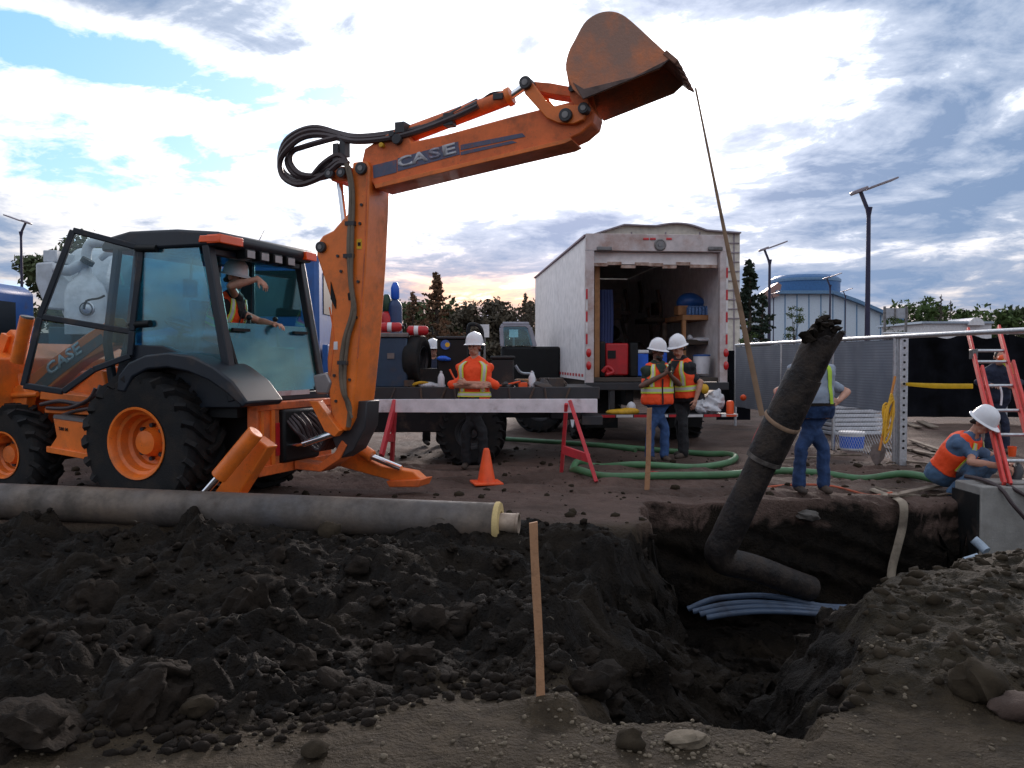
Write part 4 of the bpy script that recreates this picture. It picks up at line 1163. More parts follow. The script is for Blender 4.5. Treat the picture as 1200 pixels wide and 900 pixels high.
b0 = gp(758, 574, -.02); stake(b0, at(761.5, 478, b0.y), .055, .03, 'thin wooden stake standing before the person in blue jeans and vest', M_wood, 'wooden survey stakes')

# traffic cone
p = gp(570, 567, zg(-.3, 10.1)); p = V((p.x, p.y, zg(p.x, p.y)))
cn = thing('traffic_cone', p, 'orange traffic cone on the dirt below the white plank', 'traffic cone')
MB().lathe([(.112, .028), (.105, .05), (.04, .40), (.030, .425), (.024, .43), (.020, .41), (.09, .05)], p, UZ, 26).build('cone_body', M_coneo, cn)
mb = MB(); mb.obox(p + UZ * .016, V((.17, .04, 0)), V((-.04, .17, 0)), V((0, 0, .016))); mb.build('cone_base', M_coneo, cn, bevel=.012)

# barricade
pl = at(430, 475.5, 11.35); pr = at(700, 475.5, 10.75)
ba = thing('barricade', V(((pl.x + pr.x) / 2, 11.05, zg(0, 11))), 'white plank barricade on red A-frame legs in front of the flatbed', 'barricade')
mb = MB(); mb.beam(pl, pr, .03, .175, (pr - pl).cross(UZ)); mb.build('plank', mat('barricade_white', (.82, .79, .84), .55, dirt=DUST, dirt_amt=.12), ba, bevel=.004)
def leg(a, b, y0, y1):
    p = at(a[0], a[1], y0); q = gp(b[0], b[1], 0); q = at(b[0], b[1], y1); MB().beam(p, q, .045, .10, (pr - pl)).build('leg', M_barr, ba, bevel=.006)
leg((668, 470), (699, 565), 10.72, 10.35); leg((664, 472), (658, 554), 10.82, 11.2)
leg((463, 470), (447, 534), 11.30, 10.9); leg((463, 471), (459, 546), 11.36, 11.9)
MB().beam(at(660, 527, 11.0), at(690, 537, 10.5), .04, .11).build('cross_bar', M_barr, ba, bevel=.005)
MB().beam(at(452, 512, 11.0), at(461, 514, 11.7), .04, .11).build('cross_bar', M_barr, ba, bevel=.005)

# hoses on the ground
def gpts(L, r):
    o = []
    for (x, y) in L:
        p = gp(x, y, r); o.append(V((p.x, p.y, zg(p.x, p.y) + r * .95)))
    return o
mb = MB(); mb.tube(gpts([(700, 523), (760, 526), (823, 530), (850, 532), (862, 537), (850, 542), (812, 545), (748, 547), (700, 543), (678, 545), (671, 549), (678, 554), (710, 558), (782, 560), (850, 558), (905, 553), (960, 552), (1010, 554), (1060, 558), (1104, 563)], .046), .046, n=12, smooth=6)
tag(mb.build('green_hose', M_green, None), 'fat green suction hose looping round the pair in vests and running right', 'hose')
mb = MB(); mb.tube(gpts([(588, 516), (640, 520), (700, 523), (745, 527)], .042), .042, n=12, smooth=6)
tag(mb.build('green_hose', M_green, None), 'shorter faded green hose lying behind the loop towards the flatbed', 'hose')
mb = MB(); mb.tube(gpts([(885, 570), (930, 566), (975, 568), (1020, 574), (1045, 572)], .012), .014, n=6)
tag(mb.build('extension_lead', mat('orange_cord', (.60, .12, .05), .6, dirt=DUST, dirt_amt=.3), None), 'orange cord on the ground at the feet of the person in grey', 'cord')
mb = MB(); mb.tube(gpts([(700, 552), (735, 552), (765, 556), (790, 553)], .012), .012, n=6)
tag(mb.build('air_line', mat('red_cord', (.5, .03, .03), .6, dirt=DUST, dirt_amt=.3), None), 'thin red cord lying inside the loop of green hose', 'cord')
mb = MB(); yv = 8.98
hp = gpts([(1022, 570), (1040, 574), (1052, 580)], .02) + [at(1059, 592, 9.0), at(1058, 615, 8.97), at(1052, 640, 8.93), at(1045, 668, 8.9), at(1045, 690, 8.85)]
mb.tube(hp, .045, n=8, flat=.35, flat_dir=(1, 0, .1), smooth=4)
mb.tube(gpts([(1026, 568), (1060, 573), (1078, 576), (1052, 578)], .02), .025, n=6)
tag(mb.build('lay_flat_hose', mat('canvas_hose', (.27, .22, .165), .8, dirt=MUD, dirt_amt=.3), None), 'tan flat hose hanging down the back wall of the trench', 'hose')

# blue conduits in the trench
cg = mat('blue_conduit', (0.085, 0.125, 0.20), 0.4, dirt=MUD, dirt_amt=0.25, dirt_scale=5)
for i, (L, yy, lab) in enumerate([([(806, 714), (832, 703), (860, 699), (893, 698), (925, 702), (962, 710), (1000, 712)], 8.55, 'topmost blue conduit arching across the trench floor'),
                            ([(812, 717), (845, 709), (880, 706), (920, 708), (962, 713), (1000, 715)], 8.50, 'second blue conduit, just under the arching one in the trench'),
                            ([(820, 720), (850, 714), (890, 711), (925, 712), (965, 716), (1000, 718)], 8.45, 'third blue conduit from the top in the trench bundle'),
                            ([(828, 724), (858, 719), (890, 716.5), (925, 717), (965, 720), (1000, 722)], 8.40, 'lowest blue conduit of the bundle, nearest the camera')]):
    mb = MB(); mb.tube([at(x, y, yy) for x, y in L], .029, n=10, smooth=5)
    tag(mb.build('conduit', cg, None), lab, 'conduit', 'blue conduits in the trench')
rock('pipe_stub', 947, 606, 15, 'pale broken lump of old pipe sticking out of the trench back wall', mat('stub_clay', (.10, .09, .08), .8, dirt=MUD, dirt_amt=.3), .6, 'rubble', z=None)
bpy.data.objects['pipe_stub'].location = at(947, 612, 9.02)
mb = MB(); mb.tube([at(1141, 632, 8.5), at(1150, 640, 8.45), at(1156, 646, 8.4)], .045, n=10); mb.tube([at(1130, 657, 8.3), at(1146, 652, 8.3)], .035, n=8)
tag(mb.build('plastic_pipe_offcut', mat('pale_plastic', (.38, .46, .55), .5, dirt=MUD, dirt_amt=.25), None), 'pale blue plastic pipe offcut at the foot of the concrete vault', 'pipe')

# concrete vault
va = thing('concrete_vault', V((6.2, 9.4, -1.1)), 'grey concrete vault at the right end of the trench', 'concrete vault')
MB().box(4.80, 8.2, 8.70, 9.22, -1.3, .185).build('vault_wall', M_conc, va, bevel=.015)
MB().box(4.772, 4.796, 8.72, 9.22, -1.2, .10).build('black_side_sheet', M_black, va)  # thin black sheet covering the left face of the vault wall
MB().box(4.95, 8.2, 8.82, 9.12, .187, .215).build('vault_lid', M_conc, va, bevel=.01)
mb = MB(); mb.tube([at(1130, 558, 9.0), at(1150, 562, 8.9), at(1172, 572, 8.7), at(1186, 590, 8.62), at(1200, 606, 8.6), at(1230, 640, 8.6)], .022, n=8); mb.tube([at(1180, 568, 8.75), at(1200, 580, 8.66), at(1230, 600, 8.62)], .02, n=8)
tag(mb.build('black_cable', M_hose, None), 'black cable draped over the front of the concrete vault', 'cable')

# red ladder
la_ = thing('ladder', V((5.2, 8.9, .19)), 'red fibreglass extension ladder leaning over the fence rail at right', 'ladder')
M_lad = mat('ladder_red', (.66, .055, .045), .45, dirt=DUST, dirt_amt=.12)
f0, f1 = at(1177, 568, 8.78), at(1134, 386, 10.75); g0, g1 = at(1213, 548, 9.1), at(1170, 383, 10.75)
sd_ = (g1 - f1).normalized()
for a_, b_, w_ in ((f0, f1, .075), (g0, g1, .075)): MB().beam(a_, b_, .03, w_, sd_).build('rail', M_lad, la_, bevel=.005)
for a_, b_ in ((f0, f1), (g0, g1)):
    o = sd_ * .035 - CF * .05; MB().beam(a_ + (b_ - a_) * -.0 + o, a_ + (b_ - a_) * .72 + o, .03, .06, sd_).build('rail', M_lad, la_, bevel=.005)
for y in (411, 424, 452, 481, 509.5, 540):
    def on(a, b, yy):
        lo, hi = 0, 1
        for _ in range(30):
            m_ = (lo + hi) / 2; p = a + (b - a) * m_; d = p - CO; s = 450 - 1000 * d.dot(CU) / d.dot(CF)
            if s > yy: lo = m_
            else: hi = m_
        return a + (b - a) * lo
    MB().cyl(on(f0, f1, y), on(g0, g1, y), .019, n=10).build('rung', M_galv, la_)
MB().obox(on(f0, f1, 415), sd_ * .03, UZ * .06, CF * .05).build('rung_lock', M_steel, la_, bevel=.008)
mb = MB(); mb.tube([at(1172, 453, 9.9), at(1174, 462, 9.88), at(1173, 475, 9.86)], .012, n=6); mb.build('pull_rope', M_bagwhite, la_)

# ---------------------------------------------------------------- fence with rail
M_mesh = bpy.data.materials.new('pale_screen'); M_mesh.use_nodes = True
q = NT(M_mesh.node_tree); b = M_mesh.node_tree.nodes['Principled BSDF']; oc = q.n('ShaderNodeTexCoord').outputs['Object']
sp_ = q.n('ShaderNodeSeparateXYZ'); q.link(oc, sp_.inputs[0])
wv = q.m('ABSOLUTE', q.m('SINE', q.m('MULTIPLY', sp_.outputs[2], 75)))
q.link(q.mixc(q.m('MULTIPLY', wv, q.ramp(q.noise(oc, 2.2, 5), [(.3, 0), (.7, 1)])), (.12, .14, .18), (.22, .245, .29)), b.inputs['Base Color']); b.inputs['Roughness'].default_value = .6
FP = [V((4.98, 19.0, 0)), V((5.12, 16.2, 0)), V((5.28, 14.0, 0)), V((5.40, 12.03, 0)), V((5.66, 9.3, 0)), V((5.95, 6.2, 0))]
fe = thing('chain_link_fence', V((5.4, 12.03, 0)), 'galvanised fence with a bright top rail and pale screen running away', 'fence')
for i, p in enumerate(FP):
    if i in (4,): continue
    MB().cyl(p, p + UZ * 1.80, .03, n=10).build('fence_post', M_galv, fe)
mb = MB(); mb.tube([p + UZ * 1.81 for p in FP], .032, n=10, smooth=1); mb.build('top_rail', M_galv, fe)
for i in range(0, 3):
    a_, b_ = FP[i], FP[i + 1]
    mb = MB(); nx_ = 14
    vs = []
    sdn = (b_ - a_).cross(UZ).normalized()
    for off in (0, .006):
        for iz in range(2):
            for k in range(nx_ + 1):
                t = k / nx_; vs.append(a_ + (b_ - a_) * t + UZ * ((.74 if i == 2 else .45) if iz == 0 else 1.77) + sdn * (off + .03 * math.sin(k * 1.7 + i) * (iz == 0)))
    w_ = nx_ + 1
    fs = [(k, k + 1, w_ + k + 1, w_ + k) for k in range(nx_)] + [(2 * w_ + k, 3 * w_ + k, 3 * w_ + k + 1, 2 * w_ + k + 1) for k in range(nx_)]
    mb.add(vs, fs); mb.build('screen_panel', M_mesh, fe)
# perforated gate post
gpst = thing('perforated_post', V((5.46, 11.95, 0)), 'galvanised perforated square post beside the shovel, joining the fence rail', 'post')
x0 = 5.47
mb = MB(); mb.box(x0 - .055, x0 + .055, 11.90, 12.0, -.05, 1.80); mb.build('post_tube', M_galv, gpst, bevel=.006)
for k in range(16): MB().cyl(V((x0, 11.897, .25 + k * .1)), V((x0, 11.903, .25 + k * .1)), .018, n=10).build('hole', M_black, gpst)
# wire mesh on the first bay
mb = MB(); a_, b_ = FP[2], FP[3]; L_ = (b_ - a_).length; dr = (b_ - a_).normalized(); sdn = dr.cross(UZ)
for k in range(-20, 26):
    for s_ in (1, -1):
        x = k * .09; p = [];
        z0, z1 = .06, 1.78
        xa, xb = (x, x + (z1 - z0)) if s_ > 0 else (x + (z1 - z0), x)
        # clip
        def P_(xx, zz): return a_ + dr * xx + UZ * zz - sdn * .035
        t0 = 0; t1 = 1
        dx = xb - xa
        for lim, sg in ((0, 1), (L_, -1)):
            va_ = (xa - lim) * sg; vb_ = (xb - lim) * sg
            if va_ < 0 and vb_ < 0: t0 = 2
            elif va_ < 0: t0 = max(t0, va_ / (va_ - vb_))
            elif vb_ < 0: t1 = min(t1, va_ / (va_ - vb_))
        if t0 < t1: mb.cyl(P_(xa + dx * t0, z0 + (z1 - z0) * t0), P_(xa + dx * t1, z0 + (z1 - z0) * t1), .0022, n=3, cap=False)
mb.build('wire_mesh', M_galv, fe, kind='stuff')
# black screened fence behind
M_bscr = mat('black_screen', (.0055, .006, .009), .8, var=.6, scale=1.5, bump=.6, bump_scale=3, spec=.08)
bf = thing('screened_fence', V((13, 22, 0)), 'black privacy screen fence behind the ladder at right', 'fence')
BFP = [V((8.9 + 2.9 * i, 20.5 - .15 * i, 0)) for i in range(6)]
for p in BFP: MB().cyl(p, p + UZ * 2.12, .03, n=8).build('fence_post', M_galv, bf)
mb = MB(); mb.tube([p + UZ * 2.12 for p in BFP], .028, n=8, smooth=1); mb.build('top_rail', M_galv, bf)
for i in range(5):
    mb = MB(); vs = []; n = 24
    for off in (0, .01):
        for iz in range(7):
            for k in range(n + 1):
                p = BFP[i] + (BFP[i + 1] - BFP[i]) * (k / n)
                sag = .10 * (math.sin(math.pi * k / n * 3) ** 2) * (iz / 6) ** 4
                vs.append(p + UZ * (.12 + 1.97 * iz / 6 - sag) + V((0, -.05 + off + .05 * math.sin(k * 1.1 + iz * .8 + i), 0)))
    w_ = n + 1; o = 7 * w_
    fs = [(r * w_ + k, r * w_ + k + 1, r * w_ + w_ + k + 1, r * w_ + w_ + k) for r in range(6) for k in range(n)] + [(o + r * w_ + k, o + r * w_ + w_ + k, o + r * w_ + w_ + k + 1, o + r * w_ + k + 1) for r in range(6) for k in range(n)]
    mb.add(vs, fs); mb.build('screen_panel', M_bscr, bf)
# dark netting bay at the far left of the fence, next to the truck
nb = thing('netting_panel', V((5.3, 19.6, 0)), 'dark drooping netting panel on the fence beside the box truck', 'netting')
mb = MB()
for k in range(5): mb.tube([V((4.7 + .04 * k, 19.6, 1.7)), V((4.9 + .02 * k, 19.5, 1.2 - .12 * k)), V((5.15, 19.5, .9 - .1 * k)), V((5.45, 19.6, 1.7))], .02, n=5)
mb.box(4.72, 5.5, 19.66, 19.68, .1, 1.7); mb.build('net', M_bscr, nb)

# things by the fence
p = gp(998, 528, 0); pb = thing('pail', V((p.x, p.y, zg(p.x, p.y))), 'blue and white plastic pail beside the person in grey tee', 'pail'); c = V(pb['_o'])
MB().lathe([(.16, 0), (.175, .02), (.185, .06)], c, UZ, 24).build('pail_bottom', M_white, pb)
MB().lathe([(.185, .06), (.197, .25), (.197, .252)], c, UZ, 24).build('blue_label', M_brblue, pb)
MB().lathe([(.197, .252), (.203, .29), (.215, .292), (.215, .31), (.205, .325), (.0001, .33)], c, UZ, 24).build('lid', M_white, pb)
p = gp(1004, 511, 0)
st_ = thing('foam_sheets', V((p.x, p.y, 0)), 'stack of white ribbed sheets behind the blue and white pail', 'stack')
for k in range(7):
    MB().obox(V((p.x + .02 * math.sin(k * 3), p.y + .5, .05 + k * .085)), V((.52, .05, 0)), V((-.04, .42, 0)), V((0, 0, .034))).build('sheet', M_bagwhite, st_, bevel=.015)
# shovel with cord
s0 = at(1028, 540, 11.6); s1_ = at(1049, 441, 11.75)
sh = thing('shovel', V((s0.x, s0.y, 0)), 'shovel with a yellow cord wound handle leaning on the perforated post', 'shovel')
MB().cyl(s0 + (s1_ - s0) * .12, s1_, .017, n=10).build('handle', mat('orange_handle', (.62, .24, .04), .5, dirt=MUD, dirt_amt=.2), sh)
dr = (s1_ - s0).normalized(); sd_ = dr.cross(V((0, 1, 0))).normalized(); up_ = sd_.cross(dr)
mb = MB(); vs = []
prof = [(-.20, .005, 0), (-.15, .06, 0), (-.08, .10, 0), (.02, .105, 0), (.06, .10, 0), (.10, .03, 0)]
for th in (0, .006):
    for h, w_, _ in prof:
        for k in (-1, -.5, 0, .5, 1): vs.append(s0 + dr * (h + .14) + sd_ * (w_ * k) + up_ * (.03 * k * k * (w_ / .1) + th))
fs = [(i * 5 + k, i * 5 + k + 1, i * 5 + k + 6, i * 5 + k + 5) for i in range(5) for k in range(4)] + [(30 + i * 5 + k, 30 + i * 5 + k + 5, 30 + i * 5 + k + 6, 30 + i * 5 + k + 1) for i in range(5) for k in range(4)]
mb.add(vs, fs); mb.build('blade', mat('shovel_steel', (.14, .11, .10), .5, .4, dirt=MUD, dirt_amt=.3), sh)
mb = MB()
for k in range(5):
    c = s0 + (s1_ - s0) * (.46 + .06 * (k % 3)) - up_ * .03 + sd_ * (.01 * k - .02)
    mb.tube([c + sd_ * (.042 * math.cos(t) * (1 + .5 * math.sin(k * 2.1 + t * 2))) + dr * ((.30 - .03 * k) * math.sin(t + .2 * k)) + up_ * (.012 * k - .03) for t in np.linspace(0, 2 * math.pi, 12)[:-1]], .014, n=6, closed=True)
mb.build('cord_wrap', M_yellow, sh, kind='stuff')
mb = MB(); a_, b_ = at(1060, 450, 11.95), at(1140, 452.5, 10.3)
mb.tube([a_, a_ + (b_ - a_) * .5 - UZ * .012, b_], [.022, .034, .03], n=8, flat=.12, flat_dir=(0, 0, 1))
tag(mb.build('caution_tape', mat('yellow_tape', (.80, .48, .01), .5), None), 'yellow caution tape stretched between the perforated post and ladder', 'tape')
# boards and sticks on the ground
nb_ = 0
for (a_, b_, w_, lab) in [((1052, 523), (1096, 538), .13, 'wide weathered board lying behind the green hose by the post'), ((1068, 517), (1102, 530), .09, 'weathered board second behind the hose, nearest the crouching person'),
                          ((1030, 527), (1068, 531), .10, 'weathered plank lying at the foot of the perforated post'), ((1048, 541), (1095, 548), .07, 'thin grey lath just behind the green hose'),
                          ((955, 533), (1010, 536), .08, 'dark plank lying in front of the pail'), ((1062, 497), (1076, 503), .16, 'short pale board end in front of the black screen, left one'),
                          ((1078, 496), (1096, 503), .16, 'short pale board end in front of the black screen, right one'), ((1045, 578), (1100, 570), .10, 'muddy board lying between trench rim and hose end'), ((905, 541), (960, 539), .06, 'narrow dark lath behind the person in grey tee')]:
    p = gp(*a_, .03); q_ = gp(*b_, .03); p.z = zg(p.x, p.y) + .03; q_.z = zg(q_.x, q_.y) + .05
    mb = MB(); mb.beam(p, q_, w_, .028); tag(mb.build('board', M_oldwood, None, bevel=.004), lab, 'board', 'boards left on the yard')
mb = MB()
for k in range(26):
    x = rng.uniform(1035, 1105); y = rng.uniform(520, 582); p = gp(x, y, .01); p.z = zg(p.x, p.y) + .015; a = rng.uniform(-.5, .5); L_ = rng.uniform(.08, .35)
    mb.tube([p, p + V((L_ * .5 * math.cos(a), L_ * .5 * math.sin(a), .02)), p + V((L_ * math.cos(a), L_ * math.sin(a), 0))], rng.uniform(.006, .014), n=5, smooth=2)
tag(mb.build('sticks', M_oldwood, None, kind='stuff'), 'loose sticks and splinters scattered by the trench rim', 'debris')
p = gp(1186, 533, 0); tag(MB().lathe([(.05, 0), (.065, .16), (.06, .16), (.045, .01)], V((p.x, p.y, zg(p.x, p.y))), UZ, 16).build('orange_cup', M_coneo, None), 'small orange cup on the ground behind the ladder', 'cup')
# ---------------------------------------------------------------- box truck
BO = V((1.254, 14.5, 0)); BD = V((-.66, 7.5, 0)).normalized(); BE = V((BD.y, -BD.x, 0)); BW = 2.44; BL = 7.5
ZF, ZT = 1.13, 3.58
def B3(e, d, z): return BO + BE * e + BD * d + UZ * z
def bbox(mb, e0, e1, d0, d1, z0, z1): return mb.obox(B3((e0 + e1) / 2, (d0 + d1) / 2, (z0 + z1) / 2), BE * ((e1 - e0) / 2), BD * ((d1 - d0) / 2), UZ * ((z1 - z0) / 2))
def bpx(px, py, d): return onplane(px, py, BO + BD * d, BD)
def bez(px, py, d):
    p = bpx(px, py, d) - BO; return p.dot(BE), p.z
bt = thing('box_truck', B3(1.22, 3.7, 0), 'white box truck backed in with its rear door rolled up', 'box truck')
def bpart(name, m, e0, e1, d0, d1, z0, z1, bev=.006, par=None): return bbox(MB(), e0, e1, d0, d1, z0, z1).build(name, m, par or bt, bevel=bev)
bpart('side_wall', M_boxwhite, 0, .05, .04, BL, ZF, ZT - .004); bpart('side_wall', M_boxwhite, BW - .05, BW, .04, BL, ZF, ZT - .004)
bpart('front_wall', M_boxwhite, .052, BW - .052, BL - .05, BL - .002, ZF, ZT - .01)
bpart('roof', M_boxwhite, -.01, BW + .01, .0, BL + .02, ZT, ZT + .04)
bpart('floor', mat('truck_floor', (.07, .055, .045), .8), .052, BW - .052, .02, BL - .052, ZF - .02, ZF + .05)
MB().beam(B3(-.012, 0, ZT + .01), B3(-.012, BL, ZT + .01), .03, .05, UZ).build('roof_edge', mat('mauve_trim', (.22, .12, .16), .5), bt)
for e0 in (-.012, BW - .128): bpart('rear_jamb', mat('jamb_white', (.60, .53, .53), .5, dirt=(.30, .12, .06), dirt_amt=.30, dirt_scale=2.2), e0, e0 + .14, -.06, .06, ZF - .05, ZT - .25)
bpart('header', MATS['jamb_white'], -.012, BW + .012, -.062, .06, ZT - .25, ZT + .035)
# rolled door edge, torn
mb = MB(); bbox(mb, .13, BW - .13, .08, .12, ZT - .46, ZT - .26); mb.build('roll_door', M_boxwhite, bt)
for k in range(9):
    e0 = .14 + k * .24; zz = ZT - .50 + .03 * math.sin(k * 2.3); bpart('door_rail', mat('rusty_rail', (.55, .43, .37), .7, dirt=(.2, .07, .03), dirt_amt=.5, dirt_scale=6), e0, e0 + .245, .06, .13, zz, zz + .055, .004)
MB().lathe([(.105, 0), (.105, .012), (.085, .02), (.075, .012), (.04, .012), (.035, .024), (.0001, .024)], B3(*bez(773.5, 287, -.06)[:1], -.062, bez(773.5, 287, -.06)[1]), -BD, 22).build('round_badge', M_steel, bt)
for px in (708, 838):
    e, z = bez(px, 291.5, -.06); mb = MB(); bbox(mb, e - .13, e + .13, -.09, -.058, z - .035, z + .035); mb.build('marker_lamp', M_steel, bt, bevel=.02)
for px in (757, 765, 784):
    e, z = bez(px, 280, -.06); mb = MB(); bbox(mb, e - .05, e + .05, -.075, -.06, z - .02, z + .02); mb.build('clearance_lamp', M_redlens, bt, bevel=.008)
for px in (690, 851):
    for py in (413.5, 428.5):
        e, z = bez(px, py, -.07); p = B3(e, -.062, z); mb = MB(); mb.ball(p, (.045, .022, .075), 14, 10); mb.build('tail_light', M_redlens, bt)
M_tape_r = mat('red_tape', (.55, .02, .03), .4); M_tape_w = mat('white_tape', (.72, .70, .70), .4)
for k in range(8):
    z = 1.75 + k * .19
    for e0 in ((-.013, BW - .025) if k < 5 else (BW - .025,)): bpart('tape', M_tape_r if k % 2 == 0 else M_tape_w, e0, e0 + .032, -.066, -.06, z, z + .17, 0)
for k in range(22):
    d0 = .25 + k * .33; bpart('tape', M_tape_r, -.006, -.001, d0, d0 + .16, ZF + .06, ZF + .11, 0)
bpart('bumper', M_dsteel, -.02, BW + .02, -.12, .05, ZF - .16, ZF - .03, .01)
bpart('chassis_rail', M_black, .70, .85, .1, BL + 2, .70, ZF - .022); bpart('chassis_rail', M_black, BW - .85, BW - .70, .1, BL + 2, .70, ZF - .022)
bpart('step_bar', M_dsteel, .15, BW + .12, -.32, .06, .52, .57)
bpart('bar_strut', M_dsteel, .40, .48, -.1, .05, .571, ZF - .16); bpart('bar_strut', M_dsteel, BW - .48, BW - .40, -.1, .05, .571, ZF - .16)
for k in range(8): bpart('tape', M_tape_r if k % 2 == 0 else M_tape_w, .16 + k * .30, .16 + k * .30 + .28, -.326, -.321, .523, .567, 0)
bpart('mud_flap', M_black, .15, .75, .9, .92, .25, 1.0); bpart('mud_flap', M_black, BW - .75, BW - .15, .9, .92, .25, 1.0)
for e0, s_ in ((.02, -1), (BW - .02, 1)): wheel(bt, B3(e0, 1.6, .47), BE * s_, .47, .25, .56, 20, M_white, lug=.02, hub=.1)
for e0, s_ in ((.05, -1), (BW - .05, 1)): wheel(bt, B3(e0, 8.5, .47), BE * s_, .47, .25, .28, 20, M_white, lug=.02, hub=.1)
mb = MB(); mb.prism([B3(.1, BL + .1, .6), B3(.1, BL + .1, 2.7), B3(.1, BL + .7, 2.65), B3(.1, BL + 1.15, 1.8), B3(.1, BL + 2.1, 1.65), B3(.1, BL + 2.2, .6)], BE * (BW - .2)); mb.build('truck_cab', M_boxwhite, bt, bevel=.05)

# what stands in the box
def inbox(name, m, px0, px1, py0, py1, d, dep, label, cat, bev=.02):
    e0, z1 = bez(px0, py0, d); e1, z0 = bez(px1, py1, d)
    o = bbox(MB(), e0, e1, d, d + dep, z0, z1).build(name, m, bevel=bev); return tag(o, label, cat), e0, e1, z0, z1
e0, z1 = bez(703, 400, .45); e1, _ = bez(737, 400, .45)
gn = thing('generator', B3((e0 + e1) / 2, .7, ZF + .05), 'red portable generator on the left of the box truck floor', 'generator')
bbox(MB(), e0 + .10, e1, .45, .95, ZF + .08, z1 - .03).build('tank_cover', M_red, gn, bevel=.03); bbox(MB(), e0 - .02, e0 + .095, .40, 1.0, ZF + .05, z1).build('frame', M_black, gn, bevel=.03)
bbox(MB(), e1 + .005, e1 + .16, .40, 1.0, ZF + .05, z1 - .02).build('frame', M_black, gn, bevel=.03); bbox(MB(), e0 + .14, e0 + .28, .43, .455, z1 - .30, z1 - .16).build('control_panel', M_black, gn)
o, *_ = inbox('cooler', M_brblue, 739, 760, 414, 441, .5, .5, 'bright blue cooler box on the truck floor behind the pair in vests', 'cooler')
e0, z1 = bez(738.5, 410, .5); e1, z0 = bez(760.5, 414.5, .5); bbox(MB(), e0, e1, .48, 1.02, z0 + .004, z1).build('cooler_lid', M_white, o, bevel=.02)
inbox('cooler', M_brblue, 773, 782, 413, 428, .8, .4, 'small blue box seen between the two hard hats', 'box')
e, z0 = bez(822, 436, .4); wb = thing('white_bucket', B3(e, .4, z0), 'white bucket with blue lid at the right of the truck floor', 'bucket')
MB().lathe([(.13, 0), (.15, .30), (.148, .31)], B3(e, .4, z0 - .03), UZ, 20).build('pail_body', M_bagwhite, wb); MB().lathe([(.155, .31), (.155, .34), (.0001, .345)], B3(e, .4, z0 - .03), UZ, 20).build('lid', M_blue, wb)
# shelf
sh = thing('shelf', B3(2.0, 1.4, ZF), 'plywood shelf unit inside the right of the box truck', 'shelf')
def shp(name, px0, px1, py0, py1, d, dep, m=M_wood2):
    e0, z1 = bez(px0, py0, d); e1, z0 = bez(px1, py1, d); e1 = min(e1, BW - .055); bbox(MB(), e0, e1, d, d + dep, z0, z1).build(name, m, sh, bevel=.004)
shp('board', 800, 850, 369, 375, .8, 1.2); shp('board', 800, 850, 398, 404, .8, 1.2, mat('dark_board', (.05, .035, .025), .8)); shp('post', 800, 804, 375.3, 397.7, .8, .08); shp('post', 800, 804, 404.3, 440, .8, .08)
shp('post', 777, 781, 378, 440, 2.2, .08, M_oldwood); shp('board', 758, 800, 372, 377, 2.2, 1.0, MATS['dark_board'])
e0, z1 = bez(807, 361, .85); e1, z0 = bez(831, 369, .85)
wpk = thing('water_pack', B3((e0 + e1) / 2, 1.0, z0), 'shrink-wrapped pack of small blue water bottles on the shelf', 'water bottles')
for i in range(6):
    for k in range(3):
        c = B3(e0 + (e1 - e0) * (i + .5) / 6, .88 + k * .065, z0 + .002)
        MB().lathe([(.028, 0), (.030, .01), (.030, .07), (.028, .08), (.031, .09), (.030, .12), (.012, .15), (.012, .165), (.0001, .166)], c, UZ, 10).build('bottle', mat('blue_bottle', (.10, .22, .48), .25, var=.3, scale=30), wpk)
mb = MB(); c = bpx(808, 353, 1.2); mb.ball(c, (.24, .2, .16)); mb.ball(c + V((.15, 0, -.03)), (.16, .16, .1)); mb.ball(c + V((-.12, 0, -.03)), (.13, .16, .12))
tag(mb.build('blue_bag', M_blue, None, remesh=.03, smooth=3), 'crumpled blue bag on top of the shelf beside the bottle pack', 'bag')
tag(bbox(MB(), *[bez(795, 358, 1.0)[0], bez(807, 358, 1.0)[0]], 1.0, 1.3, bez(800, 369, 1.0)[1], bez(800, 358, 1.0)[1]).build('small_carton', M_wood2, None, bevel=.01), 'brown carton at the left end of the shelf', 'carton')
mb = MB(); mb.ball(bpx(822, 397, .95) - UZ * .02, (.22, .2, .05)); mb.ball(bpx(808, 396, .9), (.06, .1, .06)); tag(mb.build('crumpled_sheets', M_bagwhite, None, remesh=.02), 'crumpled pale sheets on the lower shelf', 'plastic sheet')
tag(bbox(MB(), bez(697, 320, .3)[0], bez(703, 320, .3)[0], .3, .34, ZF + .05, bez(700, 312, .3)[1]).build('leaning_plank', M_wood2, None, bevel=.004), 'tall brown plank standing against the left inside wall of the truck', 'plank')
mb = MB(); e0 = bez(705, 350, .9)[0]; e1 = bez(715, 350, .9)[0]
for k in range(4): mb.tube([B3(e0 + (e1 - e0) * k / 3, .9, 2.75), B3(e0 + (e1 - e0) * k / 3 + .02, .92, 2.2), B3(e0 + (e1 - e0) * k / 3, .9, 1.62)], .05, n=8)
tag(mb.build('hanging_tarp', mat('navy_tarp', (.015, .03, .12), .6), None), 'folded navy tarp hanging inside the left of the truck', 'tarp')
mb = MB(); mb.tube([bpx(706, 436, .2), bpx(712, 430, .2), bpx(718, 436, .2), bpx(710, 439, .15)], .035, n=8); tag(mb.build('red_strap', M_red, None), 'red strap bundled on the truck sill by the generator', 'strap')
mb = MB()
for k in range(14): mb.ball(B3(.3 + rng.random() * 1.9, 3.5 + rng.random() * 2, ZF + .1 + rng.random() * .9), (.12 + .15 * rng.random(), .2, .1 + .2 * rng.random()), 8, 6)
